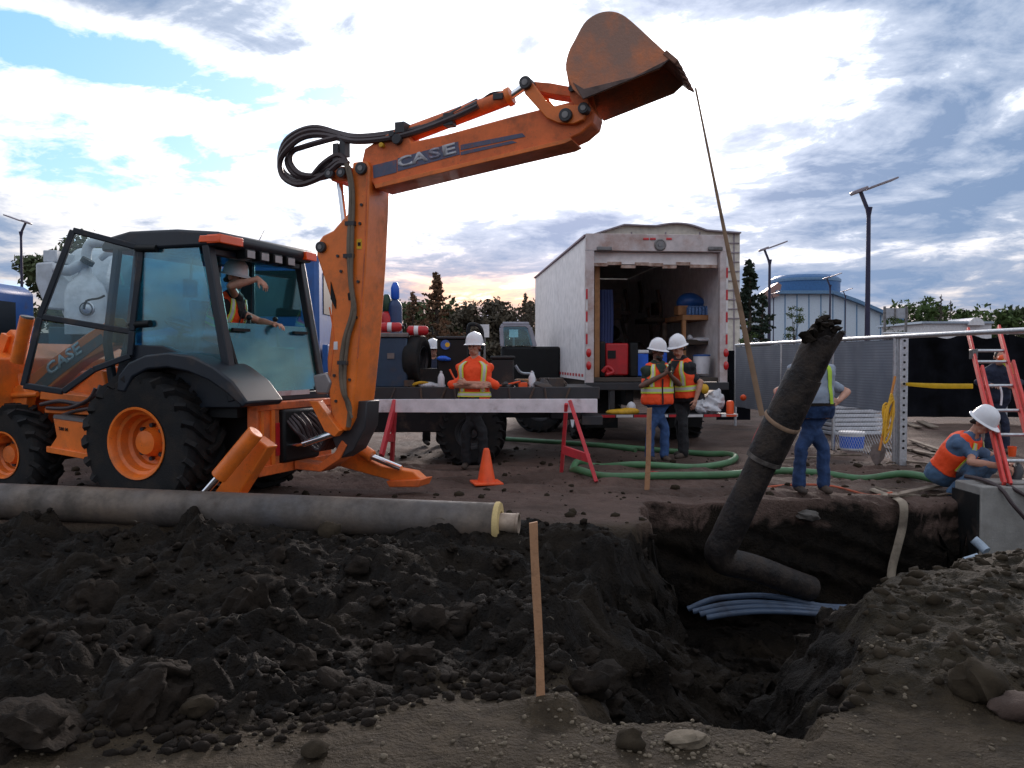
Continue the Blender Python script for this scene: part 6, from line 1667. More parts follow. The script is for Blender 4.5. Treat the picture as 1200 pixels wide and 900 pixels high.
def person(loc, rotz, label, P, group=None, H=1.0):
    root = thing('person', (0, 0, 0), label, 'person', group)
    sk = P.get('skin', M_skin)
    pel = V(P.get('pelvis', (0, 0, .95))); ch = V(P.get('chest', (0, 0.01, 1.42)))
    yaw = P.get('yaw', 0.0)
    T_ = Torso(pel, ch, yaw, P.get('fat', 1.0), P.get('belly', 0.0), P.get('twist', 0.0))
    lf, fw = T_.frame(1.0); lf0, fw0 = T_.frame(0.0)
    shL = ch + lf * .175 * T_.fat ** .5 + T_.up * (-.048); shR = ch - lf * .175 * T_.fat ** .5 + T_.up * (-.048)
    hipL = pel + lf0 * .095 - T_.up * .05; hipR = pel - lf0 * .095 - T_.up * .05
    elL, elR = V(P['elL']), V(P['elR']); haL, haR = V(P['haL']), V(P['haR'])
    knL, knR = V(P.get('knL', (.11, -.02, .50))), V(P.get('knR', (-.11, -.02, .50)))
    anL, anR = V(P.get('anL', (.12, .01, .09))), V(P.get('anR', (-.12, .01, .09)))
    hd = V(P.get('head', tuple(ch + T_.up * .235 + fw * .02)))
    hy = P.get('hyaw', yaw); hp = P.get('hpitch', 0.0)
    hM = Matrix.Rotation(hy, 3, 'Z') @ Matrix.Rotation(hp, 3, 'X')      # head looks to -Y; + pitch looks down
    def hw(x, y, z): return hd + hM @ V((x, y, z))
    # ------------ body
    b = MB()
    T_.loft(-.24, 1.19, -.004, b)
    b.capsule(ch + T_.up * .03, hw(0, .012, -.06), .058, .054)
    for sh in (shL, shR): b.capsule(ch + T_.up * .085 + (sh - ch) * .18, sh, .045, .052)
    b.ball(hw(0, .012, .03), (.076, .096, .098), 16, 12, hM)
    b.ball(hw(0, -.022, -.045), (.056, .066, .068), 14, 10, hM)
    b.capsule(hw(-.03, -.045, -.085), hw(.03, -.045, -.085), .026, .026, 8)
    b.capsule(hw(0, -.088, .012), hw(0, -.104, -.022), .010, .0165, 8)      # nose
    b.capsule(hw(-.035, -.078, .030), hw(.035, -.078, .030), .014, .014, 8)  # brow
    b.capsule(hw(-.022, -.085, -.058), hw(.022, -.085, -.058), .0095, .0095, 6)  # lips
    b.capsule(hw(-.02, -.083, -.072), hw(.02, -.083, -.072), .009, .009, 6)
    for s_ in (-1, 1):
        b.ball(hw(.078 * s_, .012, .0), (.014, .026, .036), 8, 6, hM)
        b.ball(hw(.038 * s_, -.062, -.018), (.026, .026, .026), 8, 6, hM)    # cheek
    for sh, e, h_, dd_ in ((shL, elL, haL, P.get('hdL')), (shR, elR, haR, P.get('hdR'))):
        b.capsule(sh, e, .054, .041); b.capsule(e, e + (h_ - e) * .35, .041, .043); b.capsule(e + (h_ - e) * .35, h_, .043, .028)
        fd = V(dd_[0]) if dd_ else (h_ - e).normalized()
        nr = V(dd_[1]) if dd_ else fw.cross(fd)
        hand(b, h_, fd, nr, dd_[2] if dd_ and len(dd_) > 2 else .4)
    for hp_, k, a in ((hipL, knL, anL), (hipR, knR, anR)):
        b.capsule(hp_, k, .078, .046); b.capsule(k, k + (a - k) * .35, .046, .048); b.capsule(k + (a - k) * .35, a, .048, .034)
        fd = V(P.get('foot', (0, -1, 0))) if not P.get('footL') else V(P['footL' if a is anL else 'footR'])
        b.capsule(a + V((0, 0, -.04)), a + fd * .13 + V((0, 0, -.05)), .036, .028)
    body = b.build('body', sk, root, remesh=0.0065, smooth=3)
    ey = MB()
    for s_ in (-1, 1):
        e_ = MB().ball(hw(.031 * s_, -.081, .008), (.011, .008, .007), 8, 6, hM).build('eye', M_eye, root)
    # ------------ hair and hat
    hr = MB(); hr.ball(hw(0, .022, .034), (.083, .097, .098), 16, 12, hM)
    hr.capsule(hw(-.05, .08, -.04), hw(.05, .08, -.04), .03, .03)
    if not P.get('bald'): hr.build('hair', P.get('hair', M_hair), root, remesh=.012, smooth=3)
    if P.get('beard'):
        bd = MB(); bd.capsule(hw(-.04, -.05, -.085), hw(.04, -.05, -.085), .032, .032); bd.capsule(hw(.0, -.07, -.085), hw(0, -.075, -.11), .03, .026); bd.build('beard', M_hair, root, remesh=.01, smooth=2)
    if P.get('hat', True):
        hs = P.get('hatscale', 1.0)
        up_ = hM @ V((0, 0, 1)); hm = MB()
        n = 28; vs = []; rings = [(1.0, .035), (.985, .055), (.94, .095), (.84, .135), (.66, .165), (.42, .183), (.2, .19), (.02, .192)]
        for rr, zz in rings:
            for k in range(n):
                t = 2 * math.pi * k / n
                x = .121 * rr * math.sin(t); y = -.144 * rr * math.cos(t) + .008
                ridge = .010 * max(0, 1 - abs(x) / .022) * (rr < .97)
                vs.append(hw(x * hs, y * hs, (zz * 1.06 + ridge - .035) * hs + .033))
        fs = [(i * n + k, i * n + (k + 1) % n, (i + 1) * n + (k + 1) % n, (i + 1) * n + k) for i in range(len(rings) - 1) for k in range(n)]
        fs.append(tuple((len(rings) - 1) * n + k for k in range(n))); fs.append(tuple(range(n))[::-1])
        hm.add(vs, fs)
        ho = hm.build('hard_hat', M_hat, root)
        br = MB(); vs = []
        for rr, zz in ((1.0, .042), (1.09, .034), (1.18, .027), (1.19, .022), (1.09, .027), (1.0, .032)):
            for k in range(n):
                t = 2 * math.pi * k / n
                fr = 1.0 + .16 * max(0, math.cos(t)) ** 2 * (rr - 1) / .18
                vs.append(hw(.121 * rr * math.sin(t) * hs, (-.144 * rr * fr * math.cos(t) + .008) * hs, zz))
        fs = [(i * n + k, i * n + (k + 1) % n, ((i + 1) % 6) * n + (k + 1) % n, ((i + 1) % 6) * n + k) for i in range(6) for k in range(n)]
        br.add(vs, fs); br.build('brim', M_hat, ho)
    # ------------ trousers, boots
    tm = P.get('trousers', M_jeans)
    t_ = MB(); T_.loft(-.24, .10, .012, t_, 8)
    for hp_, k, a in ((hipL, knL, anL), (hipR, knR, anR)):
        t_.capsule(hp_, k, .104, .074); t_.capsule(k, a + (k - a).normalized() * .02, .074, .068); t_.capsule(a + (k - a).normalized() * .10, a + (k - a).normalized() * .01, .074, .074)
    folds(t_.build('trousers', tm, root, remesh=.013, smooth=3), .036)
    for a, k, nm in ((anL, knL, 'L'), (anR, knR, 'R')):
        fd = V(P.get('foot' + nm, P.get('foot', (0, -1, 0)))).normalized(); sd = V((0, 0, 1)).cross(fd)
        bo = MB(); bo.capsule(a + (k - a).normalized() * .10, a, .052, .050); bo.capsule(a + V((0, 0, -.03)) - fd * .035, a + fd * .10 + V((0, 0, -.048)), .050, .042); bo.capsule(a + fd * .10 + V((0, 0, -.048)), a + fd * .165 + V((0, 0, -.054)), .044, .036)
        bo.build('boot', M_boot, root, remesh=.011, smooth=2)
    if P.get('belt'): mb = MB(); T_.loft(.05, .12, .017, mb, 2, 32); mb.build('belt', M_belt, root)
    # ------------ shirt, vest
    sm = P.get('shirt')
    f_bot = P.get('shirt_to', .02)
    if sm:
        s = MB(); T_.loft(f_bot, 1.14, .012, s)
        for sh in (shL, shR): s.capsule(ch + T_.up * .075 + (sh - ch) * .22, sh - T_.up * .004, .058, .063)
        for sh, e, h_ in ((shL, elL, haL), (shR, elR, haR)):
            L_ = P.get('sleeve', .8)
            s.capsule(sh + lf * (.012 if sh is shL else -.012), sh + (e - sh) * .4, .064, .068); s.capsule(sh + (e - sh) * .4, sh + (e - sh) * min(L_, 1), .066, .062)
            if L_ > 1: s.capsule(e, e + (h_ - e) * (L_ - 1), .058, .046)
        folds(s.build('shirt', sm, root, remesh=.011, smooth=5), .030)
    vm = P.get('vest')
    if vm:
        off = .032 if sm else .020
        T_.narrow = .062
        s = MB(); T_.loft(P.get('vest_to', -.10), 1.10, off, s, 18)
        for sg in (-1, 1): s.capsule(ch + lf * .09 * sg + T_.up * .02, ch + lf * .118 * sg * T_.fat ** .5 + T_.up * .0, .066, .066)
        vo = s.build('vest', vm, root, remesh=.011, smooth=4)
        folds(vo, .022)
        st = off + .009
    elif P.get('stripes_on_shirt'):
        vo = root; st = .022
    if vm or P.get('stripes_on_shirt'):
        trim = P.get('trim', M_lime)
        f0, f1 = P.get('band', (.18, .38))
        par = vo if vm else [c for c in bpy.data.objects if c.parent == root and c.name.startswith('shirt')][0]
        if f1 - f0 > .01: mb = MB(); T_.patch(lambda u, v: (f0 + (f1 - f0) * v, -math.pi * .97 + 2 * math.pi * .97 * u), 36, 2, st, .005, mb); mb.build('trim_band', trim, par)
        g_ = (f1 - f0) * .26
        if f1 - f0 > .01: mb = MB(); T_.patch(lambda u, v: (f0 + g_ + (f1 - f0 - 2 * g_) * v, -math.pi * .97 + 2 * math.pi * .97 * u), 36, 2, st + .005, .003, mb); mb.build('reflective_band', M_silver, par)
        for side, (a0, a1) in P.get('straps', {'f': (.62, .34), 'g': (-.62, -.34)}).items():
            w1 = .085 if abs(a0) < 1.6 else .085
            def ln(u, v, a0=a0, a1=a1, w=.18): return (f1 + .01 + (1.075 - f1) * u, a0 + (a1 - a0) * u * u * 0 + (v - .5) * 2 * w + .0)
            mb = MB(); T_.patch(lambda u, v: ln(u, v), 14, 4, st + .004, .005, mb); mb.build('trim_strap', trim, par)
            mb = MB(); T_.patch(lambda u, v: ln(u, v, w=.09), 14, 2, st + .009, .003, mb); mb.build('reflective_strap', M_silver, par)
        if vm and P.get('zip', True):
            mb = MB(); T_.patch(lambda u, v: (P.get('vest_to', -.10) + .02 + (.80) * u, (v - .5) * .05), 10, 1, st + .006, .003, mb); mb.build('front_zip', M_blackcloth, par)
            mb = MB(); T_.patch(lambda u, v: (.70 + .40 * u, (v - .5) * .85 * u), 8, 4, st, .004, mb); mb.build('neck_opening', sm or M_blackcloth, par)
    if P.get('extra'): P['extra'](root, T_, hw)
    root.location = loc
    root.rotation_euler = (0, 0, rotz)
    root.scale = (H, H, H)
    return root
def face_to(deg): return R(deg)


def gz(x, y): return zg(x, y)


def stand(px, py):
    p = gp(px, py, 0.0); p = gp(px, py, zg(p.x, p.y)); return V((p.x, p.y, zg(p.x, p.y)))


# woman with crossed arms behind the white plank
p = stand(556, 549)
person(p, R(-8), 'person in orange hi-vis tee and white hard hat with arms crossed behind the white plank', dict(
    shirt=M_hivis2, stripes_on_shirt=True, shirt_to=-.16, band=(.06, .20), trim=M_lime, sleeve=1.12, trousers=M_blackcloth, fat=1.22,
    elL=(.30, -.06, 1.14), elR=(-.30, -.06, 1.14), haL=(-.06, -.22, 1.17), haR=(.10, -.235, 1.12),
    hdL=((-1, -.05, .1), (0, -1, .2), .5), hdR=((1, .1, .25), (0, -1, .1), .5), hyaw=R(-14), hair=M_hair,
    straps={'a': (.62, .4), 'b': (-.62, -.4)}), H=1.0)

# the two in vests by the truck
p = stand(770, 540)
person(p, R(14), 'person in orange hi-vis vest and blue jeans holding a small device near the chin', dict(
    shirt=M_greentee, vest=M_hivis, vest_to=-.20, trousers=M_jeans, skin=M_skin_d, beard=True, fat=1.26, band=(.16, .36), sleeve=.82,
    elL=(.31, -.10, 1.16), elR=(-.30, -.10, 1.14), haL=(.10, -.24, 1.30), haR=(.02, -.26, 1.33),
    hdL=((-.5, -.3, .8), (.7, -.7, .0), .9), hdR=((.5, -.3, .8), (-.7, -.7, 0), .9), hyaw=R(28), hpitch=R(10), knL=(.12, -.01, .5), knR=(-.12, -.02, .5),
    extra=lambda r, T_, hw: MB().obox(V((.06, -.31, 1.42)), V((.02, 0, 0)), V((0, .012, 0)), V((0, 0, .055))).build('radio', M_black, r, bevel=.006)), H=.98)
p = stand(800, 536)
person(p, R(-52), 'person in orange hi-vis vest and black trousers leaning in to look at the device', dict(
    shirt=M_blackcloth, vest=M_hivis, vest_to=-.10, trousers=M_blackcloth, fat=1.22, band=(.12, .30), sleeve=.85, chest=(0, -.05, 1.41), head=(0, -.12, 1.635), hpitch=R(16),
    elR=(-.27, -.10, 1.16), elL=(.30, .04, 1.13), haR=(-.10, -.30, 1.24), haL=(.29, -.06, .87), hair=M_hair,
    knL=(.10, -.10, .50), anL=(.11, -.10, .09), knR=(-.12, .06, .50), anR=(-.13, .16, .09)), H=1.02)


# man with lime brace behind the old pipe
def brace(r, T_, hw):
    mb = MB(); T_.patch(lambda u, v: (.10 + .98 * u, .50 + (v - .5) * .22 - .05 * u), 16, 3, .018, .006, mb); mb.build('lime_brace', mat('lime_cloth', (.42, .62, .03), .6), r)
    mb = MB(); T_.patch(lambda u, v: (.10 + .98 * u, -.50 + (v - .5) * .22 + .05 * u), 16, 3, .018, .006, mb); mb.build('lime_brace', MATS['lime_cloth'], r)
p = stand(950, 577)
MAN = p
person(p, R(4), 'large person in grey tee with lime braces and blue jeans behind the tilted black pipe', dict(
    shirt=M_greytee, trousers=M_jeans2, fat=1.36, belly=.09, belt=True, sleeve=.85, shirt_to=.06, hat=False, bald=False, hair=M_hairg,
    elL=(.44, .06, 1.13), elR=(-.40, .0, 1.14), haL=(.26, -.12, 1.04), haR=(-.42, -.20, 1.06), chest=(0, .02, 1.43),
    hdL=((-.8, -.3, -.3), (0, -1, .2), .5), head=(0, -.02, 1.66), anL=(.15, .01, .09), anR=(-.14, 0, .09), knL=(.135, -.02, .5), knR=(-.125, -.02, .5), extra=brace), H=1.0)
tube = MB(); hr_ = p + V((-.44, -.24, 1.02))
tube.tube([hr_ + V((.02, 0, .14)), hr_ + V((-.02, -.03, .05)), hr_ + V((-.16, -.05, -.20)), hr_ + V((-.28, -.04, -.45)), hr_ + V((-.33, 0, -.80)), V((p.x - .74, p.y - .1, zg(p.x - .74, p.y - .1) + .03))], [.05, .055, .04, .035, .03, .03], n=8)
tag(tube.build('hand_pump', M_red, None), 'red pump handle held at the side of the person in grey tee', 'hand tool')

# the crouching man on the vault edge
p = V((4.98, 9.52, zg(4.98, 9.52)))
person(p + V((.05, 0, 0)), R(38), 'person crouching at the vault edge in slate tee, orange vest and white hard hat', dict(
    shirt=M_bluetee, vest=M_hivis, vest_to=.10, trousers=mat('dusty_blue_jeans', (.06, .12, .21), .85, var=.25, dirt=DUST, dirt_amt=.3), fat=1.2, band=(.30, .301), zip=False, sleeve=.72,
    pelvis=(0, .20, .30), chest=(0, -.08, .68), head=(0, -.22, .87), hpitch=R(36),
    knL=(.20, -.28, .44), anL=(.16, -.02, .09), knR=(-.17, -.30, .42), anR=(-.15, .02, .09),
    elL=(.27, -.24, .48), elR=(-.28, -.22, .46), haL=(.10, -.46, .44), haR=(-.08, -.47, .42), hatscale=1.0,
    hdL=((-.3, -.9, -.3), (.3, -.3, .9), .8), hdR=((.3, -.9, -.3), (-.3, -.3, .9), .8), straps={'a': (.55, .4), 'b': (-.55, -.4)},
    extra=lambda r, T_, hw: MB().tube([V((.06, -.55, .42)), V((.0, -.59, .38)), V((-.04, -.58, .28)), V((-.03, -.54, .12))], [.045, .05, .05, .045], n=10).build('torch', M_dsteel, r)), H=1.0)

# worker in navy behind the ladder
p = stand(1168, 531); p = V((p.x * 1.0, p.y, p.z))
person(p, R(-20), 'person in navy overalls behind the red ladder, turned away with an orange cap', dict(
    shirt=M_navy, trousers=M_navy, sleeve=1.8, fat=1.08, hat=False, hair=M_hair, chest=(0, -.05, 1.38), head=(0, -.14, 1.56), hpitch=R(30),
    elL=(.30, -.10, 1.16), elR=(-.30, -.10, 1.16), haL=(.16, -.36, 1.10), haR=(-.14, -.36, 1.12),
    extra=lambda r, T_, hw: (MB().tube([V((.02, -.30, 1.52)), V((.10, -.36, 1.42)), V((.12, -.40, 1.30))], [.05, .045, .03], n=8).build('lime_scarf', M_lime, r), MB().ball(V((.01, -.29, 1.55)), (.07, .06, .06)).build('orange_glove', M_coneo, r))), H=.98)

# worker glimpsed between the welder and the reel on the flatbed
person(V((-1.38, 14.9, 0.0)), R(18), 'person in dark top and white hard hat half hidden behind the welder on the flatbed', dict(
    shirt=M_navy, vest=None, trousers=M_blackcloth, sleeve=.8,
    elL=(.25, -.10, 1.14), elR=(-.27, -.08, 1.14), haL=(.12, -.30, 1.08), haR=(-.30, -.30, 1.06), hdR=((-.6, -.8, 0), (0, 0, 1), .4)), H=1.0)

# digger operator: sits on the seat looking back over the arm
sp = T3(.20, 0.05, 0)
person(V((sp.x, sp.y, .62)), math.atan2(TR.y, TR.x) + math.pi / 2, 'person driving the backhoe, white hard hat, orange vest, one arm raised in the cab', dict(
    shirt=M_blackcloth, vest=M_hivis, vest_to=.04, trousers=M_blackcloth, sleeve=.55, fat=1.05, band=(.40, .58),
    pelvis=(0, .0, 1.04), chest=(0, -.16, 1.50), head=(0, -.22, 1.735), hpitch=R(12),
    knL=(.16, -.42, 1.02), knR=(-.16, -.42, 1.02), anL=(.16, -.44, .58), anR=(-.16, -.44, .58),
    elR=(-.26, -.36, 1.62), haR=(-.10, -.58, 1.70), elL=(.24, -.34, 1.28), haL=(.12, -.60, 1.24),
    hdR=((.3, -.7, -.7), (-.3, -.5, .8), .5), hdL=((0, -1, -.1), (0, .1, 1), .6), straps={'a': (.62, .4), 'b': (-.62, -.4), 'c': (-2.5, -2.6), 'd': (2.5, 2.6)}), H=1.0)
# ---------------------------------------------------------------- trees
def leaf_mat(name, c, c2):
    m = mat(name, c, .8, col2=c2, scale=1.3, spec=.2); return m
M_leafd = leaf_mat('dark_needles', (.030, .048, .030), (.014, .024, .020)); M_leafg = leaf_mat('green_leaves', (.085, .125, .035), (.035, .060, .020))
M_leafr = leaf_mat('russet_leaves', (.20, .095, .055), (.075, .065, .04)); M_leafo = leaf_mat('olive_leaves', (.085, .105, .045), (.040, .055, .03))
M_leafm = leaf_mat('mauve_brush', (.135, .110, .075), (.060, .054, .044)); M_bark = mat('bark', (.055, .040, .032), .9, bump=.5)


def leaves(mb, cs, rs, n, size, flat=.7):
    """n small leaf-clump faces spread through the clumps cs/rs"""
    C_ = np.array(cs, float); Rr = np.array(rs, float)
    j = rng.integers(0, len(C_), n)
    d = rng.normal(size=(n, 3)); d /= np.linalg.norm(d, axis=1, keepdims=True) + 1e-9
    p = C_[j] + d * (Rr[j] * rng.random(n) ** .45)[:, None] * np.array([1, 1, flat])
    a = rng.normal(size=(n, 3)); a /= np.linalg.norm(a, axis=1, keepdims=True)
    b_ = np.cross(a, d + .01); b_ /= np.linalg.norm(b_, axis=1, keepdims=True) + 1e-9
    s = (size * rng.uniform(.6, 1.4, n))[:, None]
    q_ = np.stack([p - a * s, p + b_ * s * .55, p + a * s, p - b_ * s * .55], 1).reshape(-1, 3)
    o = len(mb.v); mb.v += q_.tolist(); mb.f += (np.arange(4 * n).reshape(-1, 4) + o).tolist()


def broadleaf(x, y, h, w, material, label, cat='tree', group=None, n=1500, trunk=.12, low=.25, size=None, name='tree'):
    t = thing(name, (x, y, 0), label, cat, group)
    mb = MB(); mb.tube([(x, y, -.1), (x + .03 * w, y, h * .35), (x, y, h * .8)], [trunk, trunk * .7, trunk * .2], n=8)
    cs, rs_ = [], []
    for k in range(22):
        a = rng.uniform(0, 6.28); f = rng.uniform(low, .95); rr = w * .5 * math.sqrt(max(.05, 1 - ((f - low - .35) / .66) ** 2)) * rng.uniform(.3, .9)
        c = (x + rr * math.cos(a), y + rr * math.sin(a), h * f); cs.append(c); rs_.append(w * rng.uniform(.15, .26))
        if k < 9: mb.tube([(x, y, h * f * .55), (x + rr * .5 * math.cos(a), y + rr * .5 * math.sin(a), h * f * .8), c], [trunk * .35, trunk * .2, trunk * .08], n=5, smooth=2)
    mb.build('trunk', M_bark, t)
    lf = MB(); leaves(lf, cs, rs_, int(n * 2.0), size or w * .042); lf.build('crown', material, t, sharp=False)
    return t


def conifer(x, y, h, w, material, label, group=None, n=1600, gap=.0, top=1.0, name='conifer'):
    t = thing(name, (x, y, 0), label, 'tree', group)
    mb = MB(); mb.tube([(x, y, -.1), (x, y, h * .5), (x, y, h)], [w * .05, w * .035, .02], n=8)
    lf = MB(); nb = int(46 + h * 10)
    cs, rs_ = [], []
    for k in range(nb):
        f = .10 + .88 * (k + rng.random()) / nb; L_ = w * .62 * (1 - f) ** .9 * rng.uniform(.45, 1.2) + w * .02
        a = rng.uniform(0, 6.28); droop = rng.uniform(-.25, .35) * (1 if gap else .6)
        tip = (x + L_ * math.cos(a), y + L_ * math.sin(a), h * f + L_ * droop)
        mb.tube([(x, y, h * f), tip], [.03 * w * .5, .01], n=4, smooth=0)
        for u in (.3, .45, .6, .75, .88, 1.0): cs.append((x + L_ * u * math.cos(a), y + L_ * u * math.sin(a), h * f + L_ * droop * u)); rs_.append(max(.10, w * .062 * (1.3 - .8 * u) * (1 - gap)))
    mb.build('trunk', M_bark, t)
    leaves(lf, cs, rs_, int(n * 2.2), w * .03, .6); lf.build('crown', material, t, sharp=False)
    return t


def tp(px, Y): return at(px, 422, Y).x
def th(py, Y): return CAM_H + (422 - py) / 1000.0 * Y
broadleaf(tp(68, 45), 45, th(277, 45) * 1.04, 4.4, M_leafo, 'olive tree behind the white tanker, nearest to the left lamp post', n=1500)
broadleaf(tp(100, 47), 47, th(276, 47) * 1.04, 4.6, M_leafo, 'broad olive tree behind the top pipe of the white tanker', n=1500)
broadleaf(tp(142, 48), 48, th(288, 48) * 1.04, 3.2, M_leafo, 'small olive tree right behind the open cab door top', n=900)
conifer(tp(512, 50), 50, th(319, 50), 3.6, M_leafr, 'tall russet pine with open branches standing above the flatbed', n=1700, gap=.25)
conifer(tp(484, 52), 52, th(341, 52), 2.4, M_leafr, 'thin dark conifer left of the tall russet pine', n=900)
conifer(tp(616, 56), 56, th(343, 56), 2.0, M_leafm, 'pointed mauve conifer against the left wall of the box truck', n=900)
conifer(tp(622, 53), 53, th(352, 53), 2.2, M_leafm, 'shorter pointed conifer touching the box truck wall', n=700)
for i, (px, py, w, m_, lab) in enumerate([(468, 362, 4, M_leafo, 'low olive bush behind the gas cylinders'), (500, 364, 4.4, M_leafo, 'olive bush under the tall russet pine'), (528, 372, 3.6, M_leafo, 'bush at the right foot of the tall russet pine'),
        (548, 369, 3.2, M_leafm, 'mauve bush above the roll bar of the welder'), (566, 366, 3.2, M_leafm, 'mauve bush second right of the roll bar'), (584, 363, 3.2, M_leafm, 'mauve bush just left of the pale window frame'), (602, 360, 3.4, M_leafm, 'mauve bush right above the pale window frame'), (618, 361, 3.4, M_leafm, 'mauve bush at the wall of the box truck')]):
    broadleaf(tp(px, 58 + i % 3), 58 + i % 3, th(py - 12, 58), w * 1.25, m_, lab, 'bush', 'bushes along the yard edge', n=1100, low=.05, name='bush')
conifer(tp(878, 34), 34, th(304, 34), 2.6, M_leafd, 'dark spruce just right of the box truck', n=2400, gap=.0)
conifer(tp(893, 38), 38, th(345, 38), 2.4, M_leafd, 'lower dark spruce behind the near left lamp post', n=1200)
broadleaf(tp(930, 42), 42, th(356, 42), 1.2, M_leafg, 'slim young green tree in front of the arena', n=700, trunk=.06, low=.15, name='sapling')
broadleaf(tp(880, 30), 30, th(372, 30), 1.0, M_leafg, 'green sapling under the dark spruce', n=500, trunk=.05, low=.1, name='sapling')
broadleaf(tp(962, 44), 44, th(362, 44), .8, M_leafg, 'yellowish sapling behind the ragged pipe end', n=300, trunk=.05, low=.1, name='sapling')
broadleaf(tp(1046, 48), 48, th(368, 48), 1.2, M_leafo, 'thin sapling before the pale sign board', n=400, trunk=.05, low=.1, name='sapling')
for i, (px, py, w, lab) in enumerate([(1070, 352, 3.2, 'rounded green tree right of the sign board'), (1086, 357, 3.0, 'green tree second right of the sign board'), (1128, 368, 3.8, 'low green tree behind the white shed roof'), (1152, 366, 3.6, 'low green tree above the ladder top'), (1190, 361, 3.0, 'darker bushy tree at the right edge of the picture'), (1172, 368, 3.0, 'small green tree left of the right edge one')]):
    broadleaf(tp(px, 80 + i), 80 + i, th(py - 5, 80), w * 1.7, M_leafg if i != 4 else M_leafo, lab, group='trees beyond the fence at right', n=900, low=.1)
conifer(tp(1102, 76), 76, th(345, 76), 1.7, M_leafm, 'taller pointed conifer over the white shed', n=500)
conifer(tp(1113, 77), 77, th(352, 77), 1.4, M_leafm, 'shorter pointed conifer over the white shed', n=400)
# far wood closing the horizon
mb = MB()
cs, rs_ = [], []
for k in range(420):
    x = rng.uniform(-170, 170); y = rng.uniform(150, 165); cs.append((x, y, rng.uniform(1, 5.2))); rs_.append(rng.uniform(1.5, 3))
leaves(mb, cs, rs_, 16000, .8)
o = mb.build('far_wood', M_leafo, None, sharp=False, kind='stuff', origin=(0, 150, 0)); tag(o, 'distant band of trees closing the horizon', 'wood')

# ---------------------------------------------------------------- buildings
# pale panelled building behind the box truck, with an arched parapet
Y0 = 32.0
pb_ = thing('panelled_building', V((at(780, 300, Y0).x, Y0 + 3, 0)), 'cream panelled building with an arched parapet behind the box truck', 'building')
prof = [(693, 440), (693, 276), (731, 263.5), (768, 265), (778, 262), (795, 260), (812, 262), (826, 270), (866, 273), (866, 440)]
prof = [(693, 440), (693, 276), (731, 264), (768, 265.5)] + [(768 + (827 - 768) * k / 12, 265.5 - 5.5 * math.sin(math.pi * k / 12) + 5 * k / 12) for k in range(1, 13)] + [(867, 273.5), (867, 440)]
MB().prism([at(x, y, Y0) for x, y in prof], V((0, 8, 0))).build('front_wall', M_cream, pb_)
mb = MB()
pp = [at(x, y, Y0) - V((0, .1, 0)) for x, y in prof[1:-1]]
for i in range(len(pp) - 1): mb.beam(pp[i], pp[i + 1], .22, .05, (0, 1, 0))
mb.build('parapet_coping', mat('mauve_coping', (.30, .25, .28), .6), pb_)
for k in range(9): MB().beam(at(700, 285 + k * 11, Y0) - V((0, .02, 0)), at(866.5, 285 + k * 11, Y0) - V((0, .02, 0)), .06, .035, (0, 1, 0)).build('panel_joint', MATS['mauve_coping'], pb_)
for k in range(4): MB().beam(at(740 + k * 40, 440, Y0) - V((0, .01, 0)), at(740 + k * 40, 272, Y0) - V((0, .01, 0)), .035, .05, (0, 1, 0)).build('panel_joint', MATS['mauve_coping'], pb_)

# arena
Y1 = 95
ar = thing('arena', V((at(960, 400, Y1).x, Y1 + 14, 0)), 'large pale arena with a blue rounded upper storey and sloping roof', 'arena')
M_arw = mat('arena_wall', (.58, .66, .76), .6, var=.06); M_arb = mat('arena_blue', (.035, .14, .34), .5); M_arr = mat('arena_roof', (.13, .25, .42), .5)
MB().prism([at(x, y, Y1) for x, y in [(884, 425), (884, 348), (912, 343), (975, 343), (1003, 353), (1034, 366), (1062, 378), (1062, 425)]], V((0, 30, 0))).build('hall', M_arw, ar)
mb = MB()
Lr = [(908, 342.5), (975, 342.5), (1003, 352.5), (1034, 365.5), (1063, 377.5)]
for i in range(4): mb.beam(at(*Lr[i], Y1 - .3) , at(*Lr[i + 1], Y1 - .3), .8, .35, (0, 1, 0))
mb.build('roof_edge', M_arr, ar)
cx = at(941, 340, Y1 + 5).x; zt = th(324, Y1); z0 = th(344, Y1)
mb = MB(); mb.lathe([(3.9 * 1.0, 0), (3.9, zt - z0), (3.4, zt - z0 + .35), (.01, zt - z0 + .6)], V((cx - .1, Y1 + 4.2, z0)), UZ, 36); mb.build('upper_drum', M_arb, ar)
mb = MB(); mb.lathe([(3.95, zt - z0 - .4), (4.0, zt - z0 - .35), (4.0, zt - z0 - .1), (3.95, zt - z0 - .05)], V((cx - .1, Y1 + 4.2, z0)), UZ, 36); mb.build('drum_band', M_arr, ar)
mb = MB(); mb.prism([at(x, y, Y1 - .6) for x, y in [(890, 346), (912, 331), (916, 334), (913, 347), (900, 350)]], V((0, 2, 0))); mb.build('copper_canopy', mat('copper_sheet', (.34, .20, .17), .5), ar)
for k in range(9): MB().beam(at(920 + k * 14, 425, Y1 - .02), at(920 + k * 14, 345 + max(0, (k - 4)) * 6, Y1 - .02), .12, .04).build('wall_seam', M_arr, ar)
